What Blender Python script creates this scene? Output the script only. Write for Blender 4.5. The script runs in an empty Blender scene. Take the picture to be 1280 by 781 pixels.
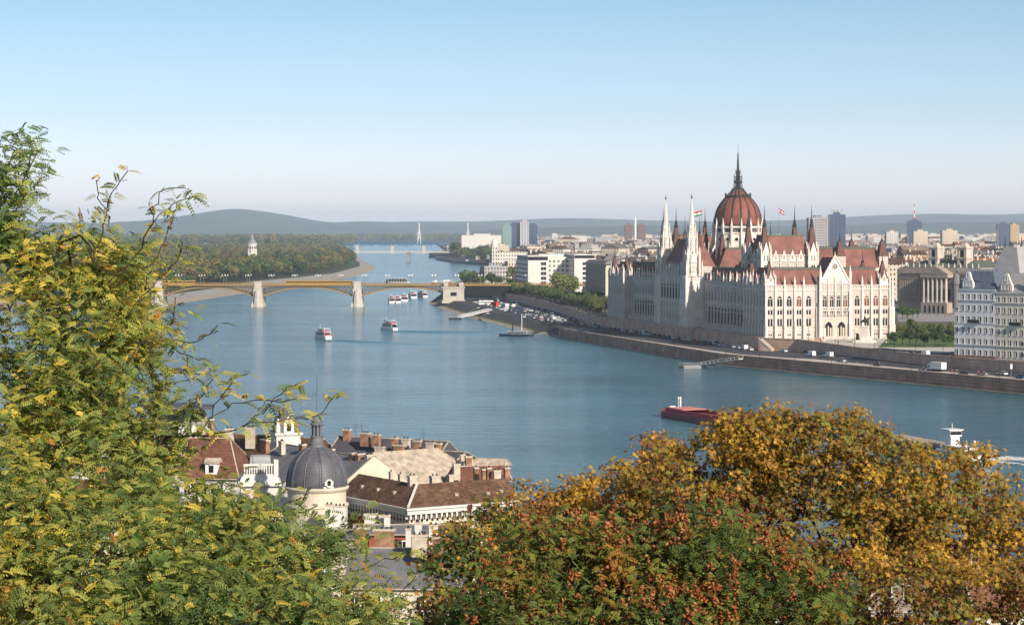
import bpy, bmesh, math, random
import numpy as np
from mathutils import Vector, Matrix, noise
R = math.radians
random.seed(11); rng = np.random.default_rng(11)
sc = bpy.context.scene
# ------------------------------------------------------------------ camera, sky, sun, exposure
F, YH, H = 2900.0, 290.0, 61.0          # focal length in photo pixels, horizon row, eye height over the river
cam = bpy.data.cameras.new('camera'); camo = bpy.data.objects.new('camera', cam)
sc.collection.objects.link(camo); sc.camera = camo
camo.location = (0, 0, H); camo.rotation_euler = (R(90), 0, 0)
cam.sensor_width = 36; cam.lens = 36*F/1280; cam.shift_y = -(390.5-YH)/1280
cam.clip_start = 1; cam.clip_end = 90000
SUN_AZ, SUN_EL = 147.0, 28.0
SKYT = [(0,(.95,.94,1.34)),(.02,(.78,.80,1.12)),(.05,(.57,.63,.84)),(.10,(.44,.54,.66)),(.4,(.64,.54,.50))]
w = bpy.data.worlds.new('World'); sc.world = w; w.use_nodes = True
nt = w.node_tree; bg = nt.nodes['Background']
sky = nt.nodes.new('ShaderNodeTexSky'); sky.sky_type = 'NISHITA'; sky.sun_disc = False
sky.sun_elevation = R(SUN_EL); sky.sun_rotation = R(SUN_AZ)
sky.air_density = 1.0; sky.dust_density = 0.6; sky.ozone_density = 1.6; sky.altitude = 100
# the clear autumn sky is paler and cooler towards the horizon than the bare model gives
tcw = nt.nodes.new('ShaderNodeTexCoord'); sxyz = nt.nodes.new('ShaderNodeSeparateXYZ'); nt.links.new(tcw.outputs['Generated'], sxyz.inputs[0])
rmp = nt.nodes.new('ShaderNodeValToRGB'); nt.links.new(sxyz.outputs[2], rmp.inputs[0])
while len(rmp.color_ramp.elements) < 5: rmp.color_ramp.elements.new(.5)
for e_, (p_, c_) in zip(rmp.color_ramp.elements, SKYT): e_.position = p_; e_.color = (*c_, 1)
mul = nt.nodes.new('ShaderNodeMix'); mul.data_type = 'RGBA'; mul.blend_type = 'MULTIPLY'; mul.inputs[0].default_value = 1
nt.links.new(sky.outputs[0], mul.inputs[6]); nt.links.new(rmp.outputs[0], mul.inputs[7]); nt.links.new(mul.outputs[2], bg.inputs[0]); bg.inputs[1].default_value = 0.15
sl = bpy.data.lights.new('sun', 'SUN'); sl.energy = 5.0; sl.angle = R(0.55); sl.color = (1, .89, .76)
so = bpy.data.objects.new('sun', sl); sc.collection.objects.link(so)
az, el = R(SUN_AZ), R(SUN_EL)
sdir = Vector((math.sin(az)*math.cos(el), math.cos(az)*math.cos(el), math.sin(el)))
so.rotation_euler = sdir.to_track_quat('Z', 'Y').to_euler(); so.location = (200, -200, 300)
sc.view_settings.view_transform = 'Standard'; sc.view_settings.look = 'None'
sc.view_settings.exposure = 0.28; sc.view_settings.gamma = 1.0; sc.view_settings.use_curve_mapping = False
sc.cycles.max_bounces = 6; sc.cycles.diffuse_bounces = 2; sc.cycles.glossy_bounces = 3
sc.cycles.transmission_bounces = 3; sc.cycles.transparent_max_bounces = 6; sc.cycles.volume_bounces = 1

def P(px, py, z=0.0):                    # the point of the plane at height z seen at a photo pixel
    d = F*(H-z)/(py-YH); return ((px-640)/F*d, d, z)
def Q(px, py, d): return ((px-640)/F*d, d, H-(py-YH)/F*d)

# ------------------------------------------------------------------ materials
def mat(name, col, rough=.8, var=.12, scale=.5, metal=0, col2=None, bump=0, bscale=3., spec=.3, detail=4):
    m = bpy.data.materials.new(name); m.use_nodes = True; n = m.node_tree.nodes; l = m.node_tree.links
    p = n['Principled BSDF']; p.inputs['Roughness'].default_value = rough; p.inputs['Metallic'].default_value = metal
    p.inputs['Specular IOR Level'].default_value = spec
    tc = n.new('ShaderNodeTexCoord'); nz = n.new('ShaderNodeTexNoise'); nz.inputs['Scale'].default_value = scale
    nz.inputs['Detail'].default_value = detail; l.new(tc.outputs['Object'], nz.inputs['Vector'])
    r = n.new('ShaderNodeValToRGB'); c = Vector(col)
    a = c*(1-var); b = Vector(col2) if col2 else c*(1+var)
    r.color_ramp.elements[0].position = .3; r.color_ramp.elements[1].position = .7
    r.color_ramp.elements[0].color = (*a, 1); r.color_ramp.elements[1].color = (*b, 1)
    l.new(nz.outputs['Fac'], r.inputs[0]); l.new(r.outputs[0], p.inputs['Base Color'])
    if bump:
        nb = n.new('ShaderNodeTexNoise'); nb.inputs['Scale'].default_value = bscale; l.new(tc.outputs['Object'], nb.inputs['Vector'])
        bp = n.new('ShaderNodeBump'); bp.inputs['Strength'].default_value = bump; bp.inputs['Distance'].default_value = .1
        l.new(nb.outputs['Fac'], bp.inputs['Height']); l.new(bp.outputs[0], p.inputs['Normal'])
    return m
def stretch(m, v, node='Noise Texture'):
    n = m.node_tree.nodes; l = m.node_tree.links
    mp = n.new('ShaderNodeMapping'); mp.inputs['Scale'].default_value = v
    l.new(n['Texture Coordinate'].outputs['Object'], mp.inputs[0]); l.new(mp.outputs[0], n[node].inputs['Vector'])
def rows(m, sc_, col, w=.06, axis=2, amt=1.0):
    """thin darker courses every 1/sc_ metres along an axis of the object"""
    n = m.node_tree.nodes; l = m.node_tree.links; p = n['Principled BSDF']
    s = n.new('ShaderNodeSeparateXYZ'); l.new(n['Texture Coordinate'].outputs['Object'], s.inputs[0])
    mu = n.new('ShaderNodeMath'); mu.operation = 'MULTIPLY'; mu.inputs[1].default_value = sc_; l.new(s.outputs[axis], mu.inputs[0])
    fr = n.new('ShaderNodeMath'); fr.operation = 'FRACT'; l.new(mu.outputs[0], fr.inputs[0])
    lt = n.new('ShaderNodeMath'); lt.operation = 'LESS_THAN'; lt.inputs[1].default_value = w; l.new(fr.outputs[0], lt.inputs[0])
    am = n.new('ShaderNodeMath'); am.operation = 'MULTIPLY'; am.inputs[1].default_value = amt; l.new(lt.outputs[0], am.inputs[0])
    mx = n.new('ShaderNodeMix'); mx.data_type = 'RGBA'; src = p.inputs['Base Color'].links[0].from_socket
    l.new(am.outputs[0], mx.inputs[0]); l.new(src, mx.inputs[6]); mx.inputs[7].default_value = (*col, 1)
    l.new(mx.outputs[2], p.inputs['Base Color']); return m
def tile_roof(name, c1, c2, c3):
    """clay tiles: courses of small tiles, each with a tone of its own"""
    m = mat(name, c1, .85, .2, .4, col2=c2); n = m.node_tree.nodes; l = m.node_tree.links; p = n['Principled BSDF']
    v = n.new('ShaderNodeTexVoronoi'); v.inputs['Scale'].default_value = 1.9; mp = n.new('ShaderNodeMapping'); mp.inputs['Scale'].default_value = (1, 1, 2)
    l.new(n['Texture Coordinate'].outputs['Object'], mp.inputs[0]); l.new(mp.outputs[0], v.inputs['Vector'])
    sp = n.new('ShaderNodeSeparateColor'); l.new(v.outputs['Color'], sp.inputs[0])
    mx = n.new('ShaderNodeMix'); mx.data_type = 'RGBA'; mu = n.new('ShaderNodeMath'); mu.operation = 'MULTIPLY'; mu.inputs[1].default_value = .75
    l.new(sp.outputs[0], mu.inputs[0]); l.new(mu.outputs[0], mx.inputs[0])
    l.new(n['Color Ramp'].outputs[0], mx.inputs[6]); mx.inputs[7].default_value = (*c3, 1); l.new(mx.outputs[2], p.inputs['Base Color'])
    rows(m, 4.0, [c*.4 for c in c1], .2, 2, .5); return m
def leafmat(name, col, tr=.35, var=.25):
    m = bpy.data.materials.new(name); m.use_nodes = True; n = m.node_tree.nodes; l = m.node_tree.links
    for x in list(n): n.remove(x)
    o = n.new('ShaderNodeOutputMaterial'); mx = n.new('ShaderNodeMixShader'); d = n.new('ShaderNodeBsdfPrincipled'); t = n.new('ShaderNodeBsdfTranslucent')
    d.inputs['Roughness'].default_value = .55; d.inputs['Specular IOR Level'].default_value = .25
    tc = n.new('ShaderNodeTexCoord'); nz = n.new('ShaderNodeTexNoise'); nz.inputs['Scale'].default_value = 2.3; nz.inputs['Detail'].default_value = 3
    l.new(tc.outputs['Object'], nz.inputs['Vector']); r = n.new('ShaderNodeValToRGB')
    r.color_ramp.elements[0].position = .35; r.color_ramp.elements[1].position = .65
    r.color_ramp.elements[0].color = (*[c*(1-var) for c in col], 1); r.color_ramp.elements[1].color = (*[c*(1+var) for c in col], 1)
    l.new(nz.outputs['Fac'], r.inputs[0])
    for s in (d.inputs['Base Color'], t.inputs['Color']): l.new(r.outputs[0], s)
    mx.inputs[0].default_value = tr; l.new(d.outputs[0], mx.inputs[1]); l.new(t.outputs[0], mx.inputs[2]); l.new(mx.outputs[0], o.inputs[0])
    return m
def windowed(name, col, pw=2.9, ph=3.6, glass=(.02, .022, .026), wx=(.30, .68), wy=(.28, .74), var=.12):
    """plaster wall whose UVs are metres; a grid of small dark window panes"""
    m = mat(name, col, .85, var, .05); n = m.node_tree.nodes; l = m.node_tree.links; p = n['Principled BSDF']
    uv = n.new('ShaderNodeUVMap'); s = n.new('ShaderNodeSeparateXYZ'); l.new(uv.outputs[0], s.inputs[0]); ms = []
    for k, (per, (a, b)) in enumerate(((pw, wx), (ph, wy))):
        d = n.new('ShaderNodeMath'); d.operation = 'DIVIDE'; d.inputs[1].default_value = per; l.new(s.outputs[k], d.inputs[0])
        f = n.new('ShaderNodeMath'); f.operation = 'FRACT'; l.new(d.outputs[0], f.inputs[0])
        g = n.new('ShaderNodeMath'); g.operation = 'GREATER_THAN'; g.inputs[1].default_value = a; l.new(f.outputs[0], g.inputs[0])
        h = n.new('ShaderNodeMath'); h.operation = 'LESS_THAN'; h.inputs[1].default_value = b; l.new(f.outputs[0], h.inputs[0])
        q = n.new('ShaderNodeMath'); q.operation = 'MULTIPLY'; l.new(g.outputs[0], q.inputs[0]); l.new(h.outputs[0], q.inputs[1]); ms.append(q)
    q = n.new('ShaderNodeMath'); q.operation = 'MULTIPLY'; l.new(ms[0].outputs[0], q.inputs[0]); l.new(ms[1].outputs[0], q.inputs[1])
    mx = n.new('ShaderNodeMix'); mx.data_type = 'RGBA'; src = p.inputs['Base Color'].links[0].from_socket
    l.new(q.outputs[0], mx.inputs[0]); l.new(src, mx.inputs[6]); mx.inputs[7].default_value = (*glass, 1); l.new(mx.outputs[2], p.inputs['Base Color'])
    return m

M = {}
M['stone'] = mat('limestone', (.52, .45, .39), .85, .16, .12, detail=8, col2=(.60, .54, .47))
M['stone2'] = mat('shade-toned limestone', (.35, .29, .24), .85, .16, .2)  # darker tone paints in the shade of recesses and the palace front
M['white_stone'] = mat('pale limestone', (.69, .635, .57), .8, .12, .25, detail=8)
M['roof_red'] = rows(mat('red slate', (.215, .092, .074), .75, .32, .22, detail=8), .9, (.17, .07, .055), .25, 2, .6)
M['dome_red'] = rows(mat('dome tiles', (.225, .075, .054), .65, .25, .3, detail=8), 1.1, (.18, .06, .045), .25, 2, .5)
M['copper'] = mat('green copper', (.105, .125, .085), .7, .2, .5)
M['darkmetal'] = mat('dark patinated metal', (.035, .042, .037), .55, .2, .5)
M['spirebrown'] = mat('brown spire slate', (.12, .055, .045), .7, .2, .5)
M['glass'] = mat('dark glass', (.016, .016, .020), .35, .3, .8, spec=.2)
M['arcade_shade'] = mat('painted arcade shade', (.018,.016,.016), 1, .2, .5, spec=0)  # near-black colour painted as the shade within the loggias
M['curtain'] = mat('amber curtains behind glass', (.20, .07, .03), .4, .4, .8)
M['gold'] = mat('gilding', (.5, .33, .08), .4)
M['asphalt'] = mat('asphalt', (.060, .060, .064), .85, .2, .08)
M['paving'] = mat('paving', (.30, .28, .26), .85, .15, .08)
M['lightpave'] = mat('pale paving', (.52, .47, .41), .85, .12, .2)
M['linepaint'] = mat('road paint', (.7, .7, .68), .7)
M['wallstone'] = rows(mat('embankment stone', (.42, .25, .175), .9, .35, .15, bump=.4), .8, (.10, .08, .07), .16, 2, .7)
M['wallpale'] = rows(mat('retaining stone', (.60, .41, .30), .9, .25, .2), .8, (.27, .2, .165), .14, 2, .7)
M['bankstone'] = mat('dark stone bank', (.075, .070, .072), .9, .35, .25)
M['sand'] = mat('shingle shore', (.34, .29, .22), .95, .22, .12)
M['grass'] = mat('lawn', (.07, .13, .025), .9, .25, .08)
M['scrub'] = mat('bank scrub', (.11, .12, .03), .9, .4, .1)
M['ground'] = mat('city ground', (.12, .11, .10), .9, .3, .01)
M['hill'] = mat('hillside earth', (.05, .06, .025), .95, .4, .1)
M['woodfloor'] = mat('wood floor', (.05, .06, .025), .95, .3, .01)
M['white'] = mat('white paint', (.75, .75, .73), .45, .05, .5)
M['offwhite'] = mat('off white render', (.62, .60, .55), .8, .08, .1)
M['black'] = mat('black paint', (.02, .02, .022), .5)
M['steel'] = mat('grey steel', (.22, .23, .24), .5)
M['lamp'] = mat('lamp glass', (.8, .8, .76), .3)
M['yellow'] = mat('ochre bridge paint', (.28, .175, .06), .6, .1, .1)
M['bridgedark'] = mat('dark bridge iron', (.17, .125, .05), .6, .2, .1)
M['pier'] = rows(mat('pier granite', (.48, .44, .38), .85, .12, .3), .7, (.36, .32, .28), .14, 2, .6)
M['tram'] = mat('tram yellow', (.62, .34, .02), .4)
M['bark'] = mat('bark', (.045, .032, .022), .9, .3, 3)
M['brick'] = rows(mat('chimney brick', (.31, .175, .105), .9, .5, 1.2, bump=.3), 4.5, (.20,.12,.08), .2, 2, .6)
M['creambrick'] = mat('pale chimney render', (.52, .45, .36), .9, .18, 1.5)
M['cream'] = mat('cream render', (.60, .53, .41), .85, .10, .3)
M['slateroof'] = stretch(mat('grey sheet roof', (.15, .15, .16), .6, .25, .6), (1, 1, .3)) or bpy.data.materials['grey sheet roof']
M['darksheet'] = rows(mat('dark seamed sheet', (.085, .085, .095), .55, .2, .5), 1.6, (.04, .04, .045), .15, 0, .8)
M['leadroof'] = rows(mat('lead dome sheet', (.105, .105, .12), .5, .18, .8), 2.2, (.06, .06, .07), .1, 2, .7)
M['palesheet'] = rows(mat('pale weathered sheet', (.44, .37, .29), .8, .35, .9, detail=8), 1.1, (.30,.25,.2), .1, 0, .6)
M['tile'] = tile_roof('old brown tiles', (.13, .066, .038), (.23, .13, .078), (.045, .025, .017))
M['tile_red'] = tile_roof('red brown tiles', (.19, .075, .045), (.27, .125, .08), (.09, .04, .028))
M['greenseam'] = rows(mat('grey green seamed sheet', (.30, .31, .24), .6, .15, .5), 1.1, (.16, .17, .13), .25, 0, .8)
M['redpaint'] = mat('faded red render', (.30, .07, .045), .8, .2, .8)
M['hill_far'] = mat('far wooded hill', (.05, .065, .05), .95, .35, .0012)
M['hull_red'] = mat('rusty red hull', (.22, .06, .06), .6, .3, .4)
M['hold_red'] = mat('red hold paint', (.42, .03, .05), .6, .2, .4)
M['salmon'] = mat('salmon hatch paint', (.62, .24, .18), .6, .1, .4)
M['navy'] = mat('navy hull', (.02, .025, .05), .4)
M['deck'] = mat('weathered deck', (.36, .31, .28), .8, .15, .5)
M['blueglass'] = rows(rows(mat('blue curtain wall', (.02, .055, .12), .12, .3, .05, spec=.8), .28, (.05, .09, .15), .2, 2), .2, (.08, .1, .13), .12, 0)
M['greenglass'] = rows(mat('green curtain wall', (.13, .24, .22), .2, .2, .05, spec=.6), .28, (.30, .36, .34), .3, 2)
M['silver'] = rows(mat('silver panel', (.42, .42, .45), .5, .1, .05), .2, (.2, .2, .22), .3, 0)
M['skin'] = mat('skin', (.45, .28, .2), .7)
M['flagred'] = mat('red cloth', (.6, .03, .03), .8); M['flaggreen'] = mat('green cloth', (.03, .22, .08), .8)

# ------------------------------------------------------------------ mesh builder
class MB:
    def __init__(s): s.v = []; s.f = []; s.m = []; s.uv = None; s.T = Matrix()
    def add(s, vs, fs, mi=0):
        b = len(s.v); s.v += [tuple(s.T @ Vector(v)) for v in vs]
        s.f += [tuple(b+i for i in f) for f in fs]; s.m += [mi]*len(fs); return s
    def box(s, x0, x1, y0, y1, z0, z1, mi=0):
        return s.add([(x0,y0,z0),(x1,y0,z0),(x1,y1,z0),(x0,y1,z0),(x0,y0,z1),(x1,y0,z1),(x1,y1,z1),(x0,y1,z1)],
                     [(0,3,2,1),(4,5,6,7),(0,1,5,4),(1,2,6,5),(2,3,7,6),(3,0,4,7)], mi)
    def cbox(s, cx, cy, wx, wy, z0, z1, mi=0): return s.box(cx-wx/2, cx+wx/2, cy-wy/2, cy+wy/2, z0, z1, mi)
    def frus(s, x0, x1, y0, y1, z0, z1, ix, iy, mi=0, mt=None):     # truncated pyramid: roof with a flat top
        if mt is None: mt = mi
        v = [(x0,y0,z0),(x1,y0,z0),(x1,y1,z0),(x0,y1,z0),(x0+ix,y0+iy,z1),(x1-ix,y0+iy,z1),(x1-ix,y1-iy,z1),(x0+ix,y1-iy,z1)]
        s.add(v, [(0,1,5,4),(1,2,6,5),(2,3,7,6),(3,0,4,7),(0,3,2,1)], mi); return s.add(v[4:], [(0,1,2,3)], mt)
    def pyr(s, cx, cy, r, z0, z1, n=4, a0=45, mi=0):
        v = [(cx+r*math.cos(R(a0+360*i/n)), cy+r*math.sin(R(a0+360*i/n)), z0) for i in range(n)]+[(cx,cy,z1)]
        return s.add(v, [(i,(i+1)%n,n) for i in range(n)]+[tuple(range(n-1,-1,-1))], mi)
    def lathe(s, cx, cy, prof, n=16, mi=0, a0=0, caps=True):
        v = []; f = []
        for r, z in prof: v += [(cx+r*math.cos(R(a0)+2*math.pi*i/n), cy+r*math.sin(R(a0)+2*math.pi*i/n), z) for i in range(n)]
        for k in range(len(prof)-1):
            for i in range(n): f.append((k*n+i, k*n+(i+1)%n, (k+1)*n+(i+1)%n, (k+1)*n+i))
        if caps: f += [tuple(range(n-1,-1,-1)), tuple((len(prof)-1)*n+i for i in range(n))]
        return s.add(v, f, mi)
    def prism(s, poly, z0, z1, mi=0, mt=None):                       # ground outline pulled up
        n = len(poly); a = sum(poly[i][0]*poly[(i+1)%n][1]-poly[(i+1)%n][0]*poly[i][1] for i in range(n))
        if a < 0: poly = poly[::-1]
        v = [(p[0],p[1],z0) for p in poly]+[(p[0],p[1],z1) for p in poly]
        s.add(v, [(i,(i+1)%n,n+(i+1)%n,n+i) for i in range(n)]+[tuple(range(n-1,-1,-1))], mi)
        return s.add(v[n:], [tuple(range(n))], mi if mt is None else mt)
    def bar(s, a, b, w, h=None, mi=0):                               # square bar from a to b
        a = Vector(a); b = Vector(b); h = h or w; d = (b-a).normalized()
        up = Vector((0,0,1)) if abs(d.z) < .95 else Vector((0,1,0)); x = d.cross(up).normalized(); y = x.cross(d)
        v = [tuple(p+x*i*w/2+y*j*h/2) for p in (a,b) for i,j in ((-1,-1),(1,-1),(1,1),(-1,1))]
        return s.add(v, [(0,1,2,3),(7,6,5,4),(0,4,5,1),(1,5,6,2),(2,6,7,3),(3,7,4,0)], mi)
    def tube(s, pts, rad, n=6, mi=0):
        for i in range(len(pts)-1):
            a, b = Vector(pts[i]), Vector(pts[i+1]); r0, r1 = (rad[i], rad[i+1]) if isinstance(rad, (list, tuple)) else (rad, rad)
            d = (b-a).normalized(); up = Vector((0,0,1)) if abs(d.z) < .9 else Vector((0,1,0)); x = d.cross(up).normalized(); y = x.cross(d)
            v = [tuple(p+(x*math.cos(t)+y*math.sin(t))*r) for p, r in ((a,r0),(b,r1)) for t in [2*math.pi*k/n for k in range(n)]]
            s.add(v, [(k,n+k,n+(k+1)%n,(k+1)%n) for k in range(n)], mi)
        return s
    def gable(s, x0, x1, y0, y1, z0, z1, mi=0, mw=None, over=0):     # ridge along x; end triangles mw
        ym = (y0+y1)/2; v = [(x0,y0,z0),(x1,y0,z0),(x1,y1,z0),(x0,y1,z0),(x0,ym,z1),(x1,ym,z1)]
        s.add(v, [(0,1,5,4),(2,3,4,5),(0,3,2,1)], mi); return s.add(v, [(1,2,5),(3,0,4)], mi if mw is None else mw)
    def arch(s, x0, x1, y, z0, zs, z1, depth=.3, mi=0, n=4):          # pointed panel in the xz plane at y (front), going back
        xm = (x0+x1)/2; pts = [(x0,z0),(x1,z0),(x1,zs)]
        for k in range(1, n): t = k/n; pts.append((x1+(xm-x1)*t**1.6, zs+(z1-zs)*t**.8))
        pts.append((xm,z1))
        for k in range(n-1, 0, -1): t = k/n; pts.append((x0+(xm-x0)*t**1.6, zs+(z1-zs)*t**.8))
        pts.append((x0,zs)); m = len(pts)
        v = [(p[0],y,p[1]) for p in pts]+[(p[0],y+depth,p[1]) for p in pts]
        return s.add(v, [tuple(range(m))]+[(i,m+i,m+(i+1)%m,(i+1)%m) for i in range(m)], mi)
    def mesh(s, name, mats, smooth=False):
        me = bpy.data.meshes.new(name); me.from_pydata(s.v, [], s.f)
        for m in (mats if isinstance(mats, (list, tuple)) else [mats]): me.materials.append(M[m] if isinstance(m, str) else m)
        me.polygons.foreach_set('material_index', s.m)
        if smooth: me.polygons.foreach_set('use_smooth', [True]*len(me.polygons))
        me.update(); return me
    def build(s, name, mats, parent=None, smooth=False): return link(name, s.mesh(name, mats, smooth), parent)
def link(name, me, parent=None, loc=None, rz=0, label=None):
    o = bpy.data.objects.new(name, me); sc.collection.objects.link(o)
    if parent: o.parent = parent
    if loc is not None: o.location = loc
    if rz: o.rotation_euler = (0, 0, rz)
    if label: o['label'] = label
    return o
def tag(o, label=None, cat=None, group=None, kind=None):
    for k, v in (('label', label), ('category', cat), ('group', group), ('kind', kind)):
        if v: o[k] = v
    return o
def thing(name, label, cat, loc=(0,0,0), rz=0, group=None):
    return tag(link(name, None, None, loc, rz), label, cat, group)
KIDS = {}
def copy_tree(o, loc, rz=0, label=None, group=None, parent=None, s=None):
    c = o.copy(); sc.collection.objects.link(c)
    if parent is not None: c.parent = parent
    else:
        c.location = loc; c.rotation_euler = (0, 0, rz)
        if s: c.scale = (s, s, s)
        if label: c['label'] = label
        if group: c['group'] = group
    if o.name not in KIDS: KIDS[o.name] = list(o.children)
    for ch in KIDS[o.name]: copy_tree(ch, None, parent=c)
    return c
def np_mesh(name, V, Fc, mats, mi=None, smooth=False):
    """V (n,3) float, Fc (m,k) int faces of equal size"""
    me = bpy.data.meshes.new(name); m, k = Fc.shape
    me.vertices.add(len(V)); me.vertices.foreach_set('co', V.astype(np.float32).ravel())
    me.loops.add(m*k); me.loops.foreach_set('vertex_index', Fc.astype(np.int32).ravel())
    me.polygons.add(m); me.polygons.foreach_set('loop_start', np.arange(0, m*k, k, dtype=np.int32)); me.polygons.foreach_set('loop_total', np.full(m, k, np.int32))
    for x in mats: me.materials.append(M[x] if isinstance(x, str) else x)
    if mi is not None: me.polygons.foreach_set('material_index', mi.astype(np.int32))
    if smooth: me.polygons.foreach_set('use_smooth', np.ones(m, bool))
    me.update(calc_edges=True); me.validate(); return me
def merge(name, items, parent=None):
    """items (mesh, matrix): joins copies into one mesh object"""
    mats = []; V = []; Fc = []; mi = []; b = 0
    for me, T in items:
        idx = []
        for x in me.materials:
            if x not in mats: mats.append(x)
            idx.append(mats.index(x))
        V += [tuple(T @ v.co) for v in me.vertices]
        for p in me.polygons: Fc.append(tuple(b+i for i in p.vertices)); mi.append(idx[p.material_index] if idx else 0)
        b += len(me.vertices)
    me = bpy.data.meshes.new(name); me.from_pydata(V, [], Fc)
    for x in mats: me.materials.append(x)
    me.polygons.foreach_set('material_index', mi); me.update(); return link(name, me, parent)
class Repeat:
    """many equal parts of one thing: the 100 nearest the lens as objects, the rest as one"""
    def __init__(s, name, parent, cap=100): s.n = name; s.p = parent; s.it = []; s.cap = cap
    def add(s, me, T, pane=None): s.it.append((me, T, pane)); return s
    def done(s):
        W = s.p.matrix_basis
        s.it.sort(key=lambda q: ((W @ q[1].translation) - Vector((0,0,H))).length)
        for me, T, pane in s.it[:s.cap]:
            o = link(s.n, me, s.p); o.matrix_local = T
            if pane: link('pane', pane, o)
        r = s.it[s.cap:]
        if r: tag(merge(s.n, [(a, T) for a, T, _ in r]+[(p, T) for _, T, p in r if p], s.p), kind='stuff')
def rotz(a): return Matrix.Rotation(a, 4, 'Z')
def ringsort(c): return c
# ------------------------------------------------------------------ setting: river, banks, roads
def water_mat():
    m = bpy.data.materials.new('river water'); m.use_nodes = True; n = m.node_tree.nodes; l = m.node_tree.links; p = n['Principled BSDF']
    p.inputs['Roughness'].default_value = .12; p.inputs['IOR'].default_value = 1.33; p.inputs['Specular IOR Level'].default_value = .5
    tc = n.new('ShaderNodeTexCoord')
    def nz(scale, sx, sy, det=3, rot=0):
        mp = n.new('ShaderNodeMapping'); mp.inputs['Scale'].default_value = (sx, sy, 1); mp.inputs['Rotation'].default_value = (0,0,rot)
        l.new(tc.outputs['Object'], mp.inputs[0]); t = n.new('ShaderNodeTexNoise'); t.inputs['Scale'].default_value = scale; t.inputs['Detail'].default_value = det
        l.new(mp.outputs[0], t.inputs['Vector']); return t
    big = nz(.016, 1, .30, 6, .3); r = n.new('ShaderNodeValToRGB')
    r.color_ramp.elements[0].position = .35; r.color_ramp.elements[1].position = .68
    r.color_ramp.elements[0].color = (.040, .118, .150, 1); r.color_ramp.elements[1].color = (.062, .185, .235, 1)
    l.new(big.outputs['Fac'], r.inputs[0]); l.new(r.outputs[0], p.inputs['Base Color'])
    a = nz(.65, .40, 1.4, 7, .25); b = nz(.13, .42, 1.25, 5, .22); c = nz(.011, .6, 1.6, 3, .2)
    m1 = n.new('ShaderNodeMath'); m1.operation = 'MULTIPLY_ADD'; m1.inputs[1].default_value = 2.4; l.new(b.outputs['Fac'], m1.inputs[0]); l.new(a.outputs['Fac'], m1.inputs[2])
    # patches of calmer and rougher water
    st = n.new('ShaderNodeMapRange'); l.new(c.outputs['Fac'], st.inputs[0]); st.inputs[1].default_value = .38; st.inputs[2].default_value = .62; st.inputs[3].default_value = .5; st.inputs[4].default_value = 1.0
    bp = n.new('ShaderNodeBump'); bp.inputs['Distance'].default_value = .7; l.new(st.outputs[0], bp.inputs['Strength'])
    l.new(m1.outputs[0], bp.inputs['Height']); l.new(bp.outputs[0], p.inputs['Normal']); return m
M['water'] = water_mat()
o = MB().add([(-12000,-1000,0),(12000,-1000,0),(12000,28000,0),(-12000,28000,0)], [(0,1,2,3)]).build('river', 'water')
tag(o, 'wide blue river running from the foreground to the horizon', kind='structure')

def poly_sheet(name, pts, z, m, label, base=None):
    mb = MB(); mb.prism([p[:2] for p in pts], (z-.6) if base is None else base, z); return tag(mb.build(name, m), label, kind='structure')
# lines of the Pest bank: W waterline wall, S shore of the sloping part, U upper retaining wall
W = [(380,540),(260,737),(192,871),(96.4,1059),(27.8,1343)]
Wl = [(9.8,1415),(-22,1608),(-49,1787),(-72,1985)]
U = [(360,575),(210,871),(170,948),(150,1012),(134,1084),(118.6,1099),(46,1400)]
Ul = [(45,1445),(33,1592),(10,1785),(-6,1900),(-16,1965)]
far = [(-60,2200),(-46,2680),(-31,3931),(-40,5054),(-198,5528),(-188,6803),(-386,11793),(-1500,13500),(-1500,27900)]
poly_sheet('ground', U+Ul+far+[(11500,27900),(11500,575)], 10, 'ground', 'city ground behind the right bank', -1)
def off(line, d):
    out = []
    for i, p in enumerate(line):
        a = line[max(0,i-1)]; b = line[min(len(line)-1,i+1)]; t = Vector((b[0]-a[0], b[1]-a[1])).normalized()
        out.append((p[0]+t.y*d, p[1]-t.x*d))
    return out
full = W+Wl
road_in = W[:4]+[(27.8,1343)]
bank_top = off([(27.8,1343)]+Wl, 13)
ZU = [6.7,6.7,6.7,6.8,5.2,5,5]
wy_ = [p[1] for p in W]; wx_ = [p[0] for p in W]; uy_ = [p[1] for p in U]; ux_ = [p[0] for p in U]
def xW(y): return float(np.interp(y, wy_, wx_))
def xU(y): return float(np.interp(y, uy_, ux_))
def quay_z(x, y):
    # the quay falls gently from the retaining wall to the river wall
    if y > 1343: return 5.0
    a, b = xW(y), xU(y); return 5+(float(np.interp(y, uy_, ZU))-5)*max(0, min(1, (x-a)/(b-a)))
def PQ(px, py):
    z = 5.5
    for _ in range(6): q = P(px, py, z); z = quay_z(q[0], q[1])
    return (q[0], q[1], z)
def quay_strip(name, f0, f1, dz, m, label):
    ys = sorted(set([float(v) for v in np.arange(580, 1343, 12)]+wy_[1:]+uy_[1:-1])); mb = MB(); v = []; K = 6
    for y in ys:
        a, b = xW(y), xU(y)
        for k in range(K+1): x = f0(a,b,y)+(f1(a,b,y)-f0(a,b,y))*k/K; v.append((x, y, quay_z(x,y)+dz))
    n = K+1; mb.add(v, [(j*n+k, j*n+k+1, (j+1)*n+k+1, (j+1)*n+k) for j in range(len(ys)-1) for k in range(K)])
    return tag(mb.build(name, m), label, kind='structure')
quay_strip('quay_road', lambda a,b,y: a, lambda a,b,y: b, 0, 'asphalt', 'dark quay road along the river at the foot of the parliament')
poly_sheet('car_park_ground', [(27.8,1343)]+bank_top[1:]+Ul[::-1]+[(46,1400),(xU(1343),1343)], 5, 'asphalt', 'asphalt of the car parks before the bridge', -1)
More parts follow.
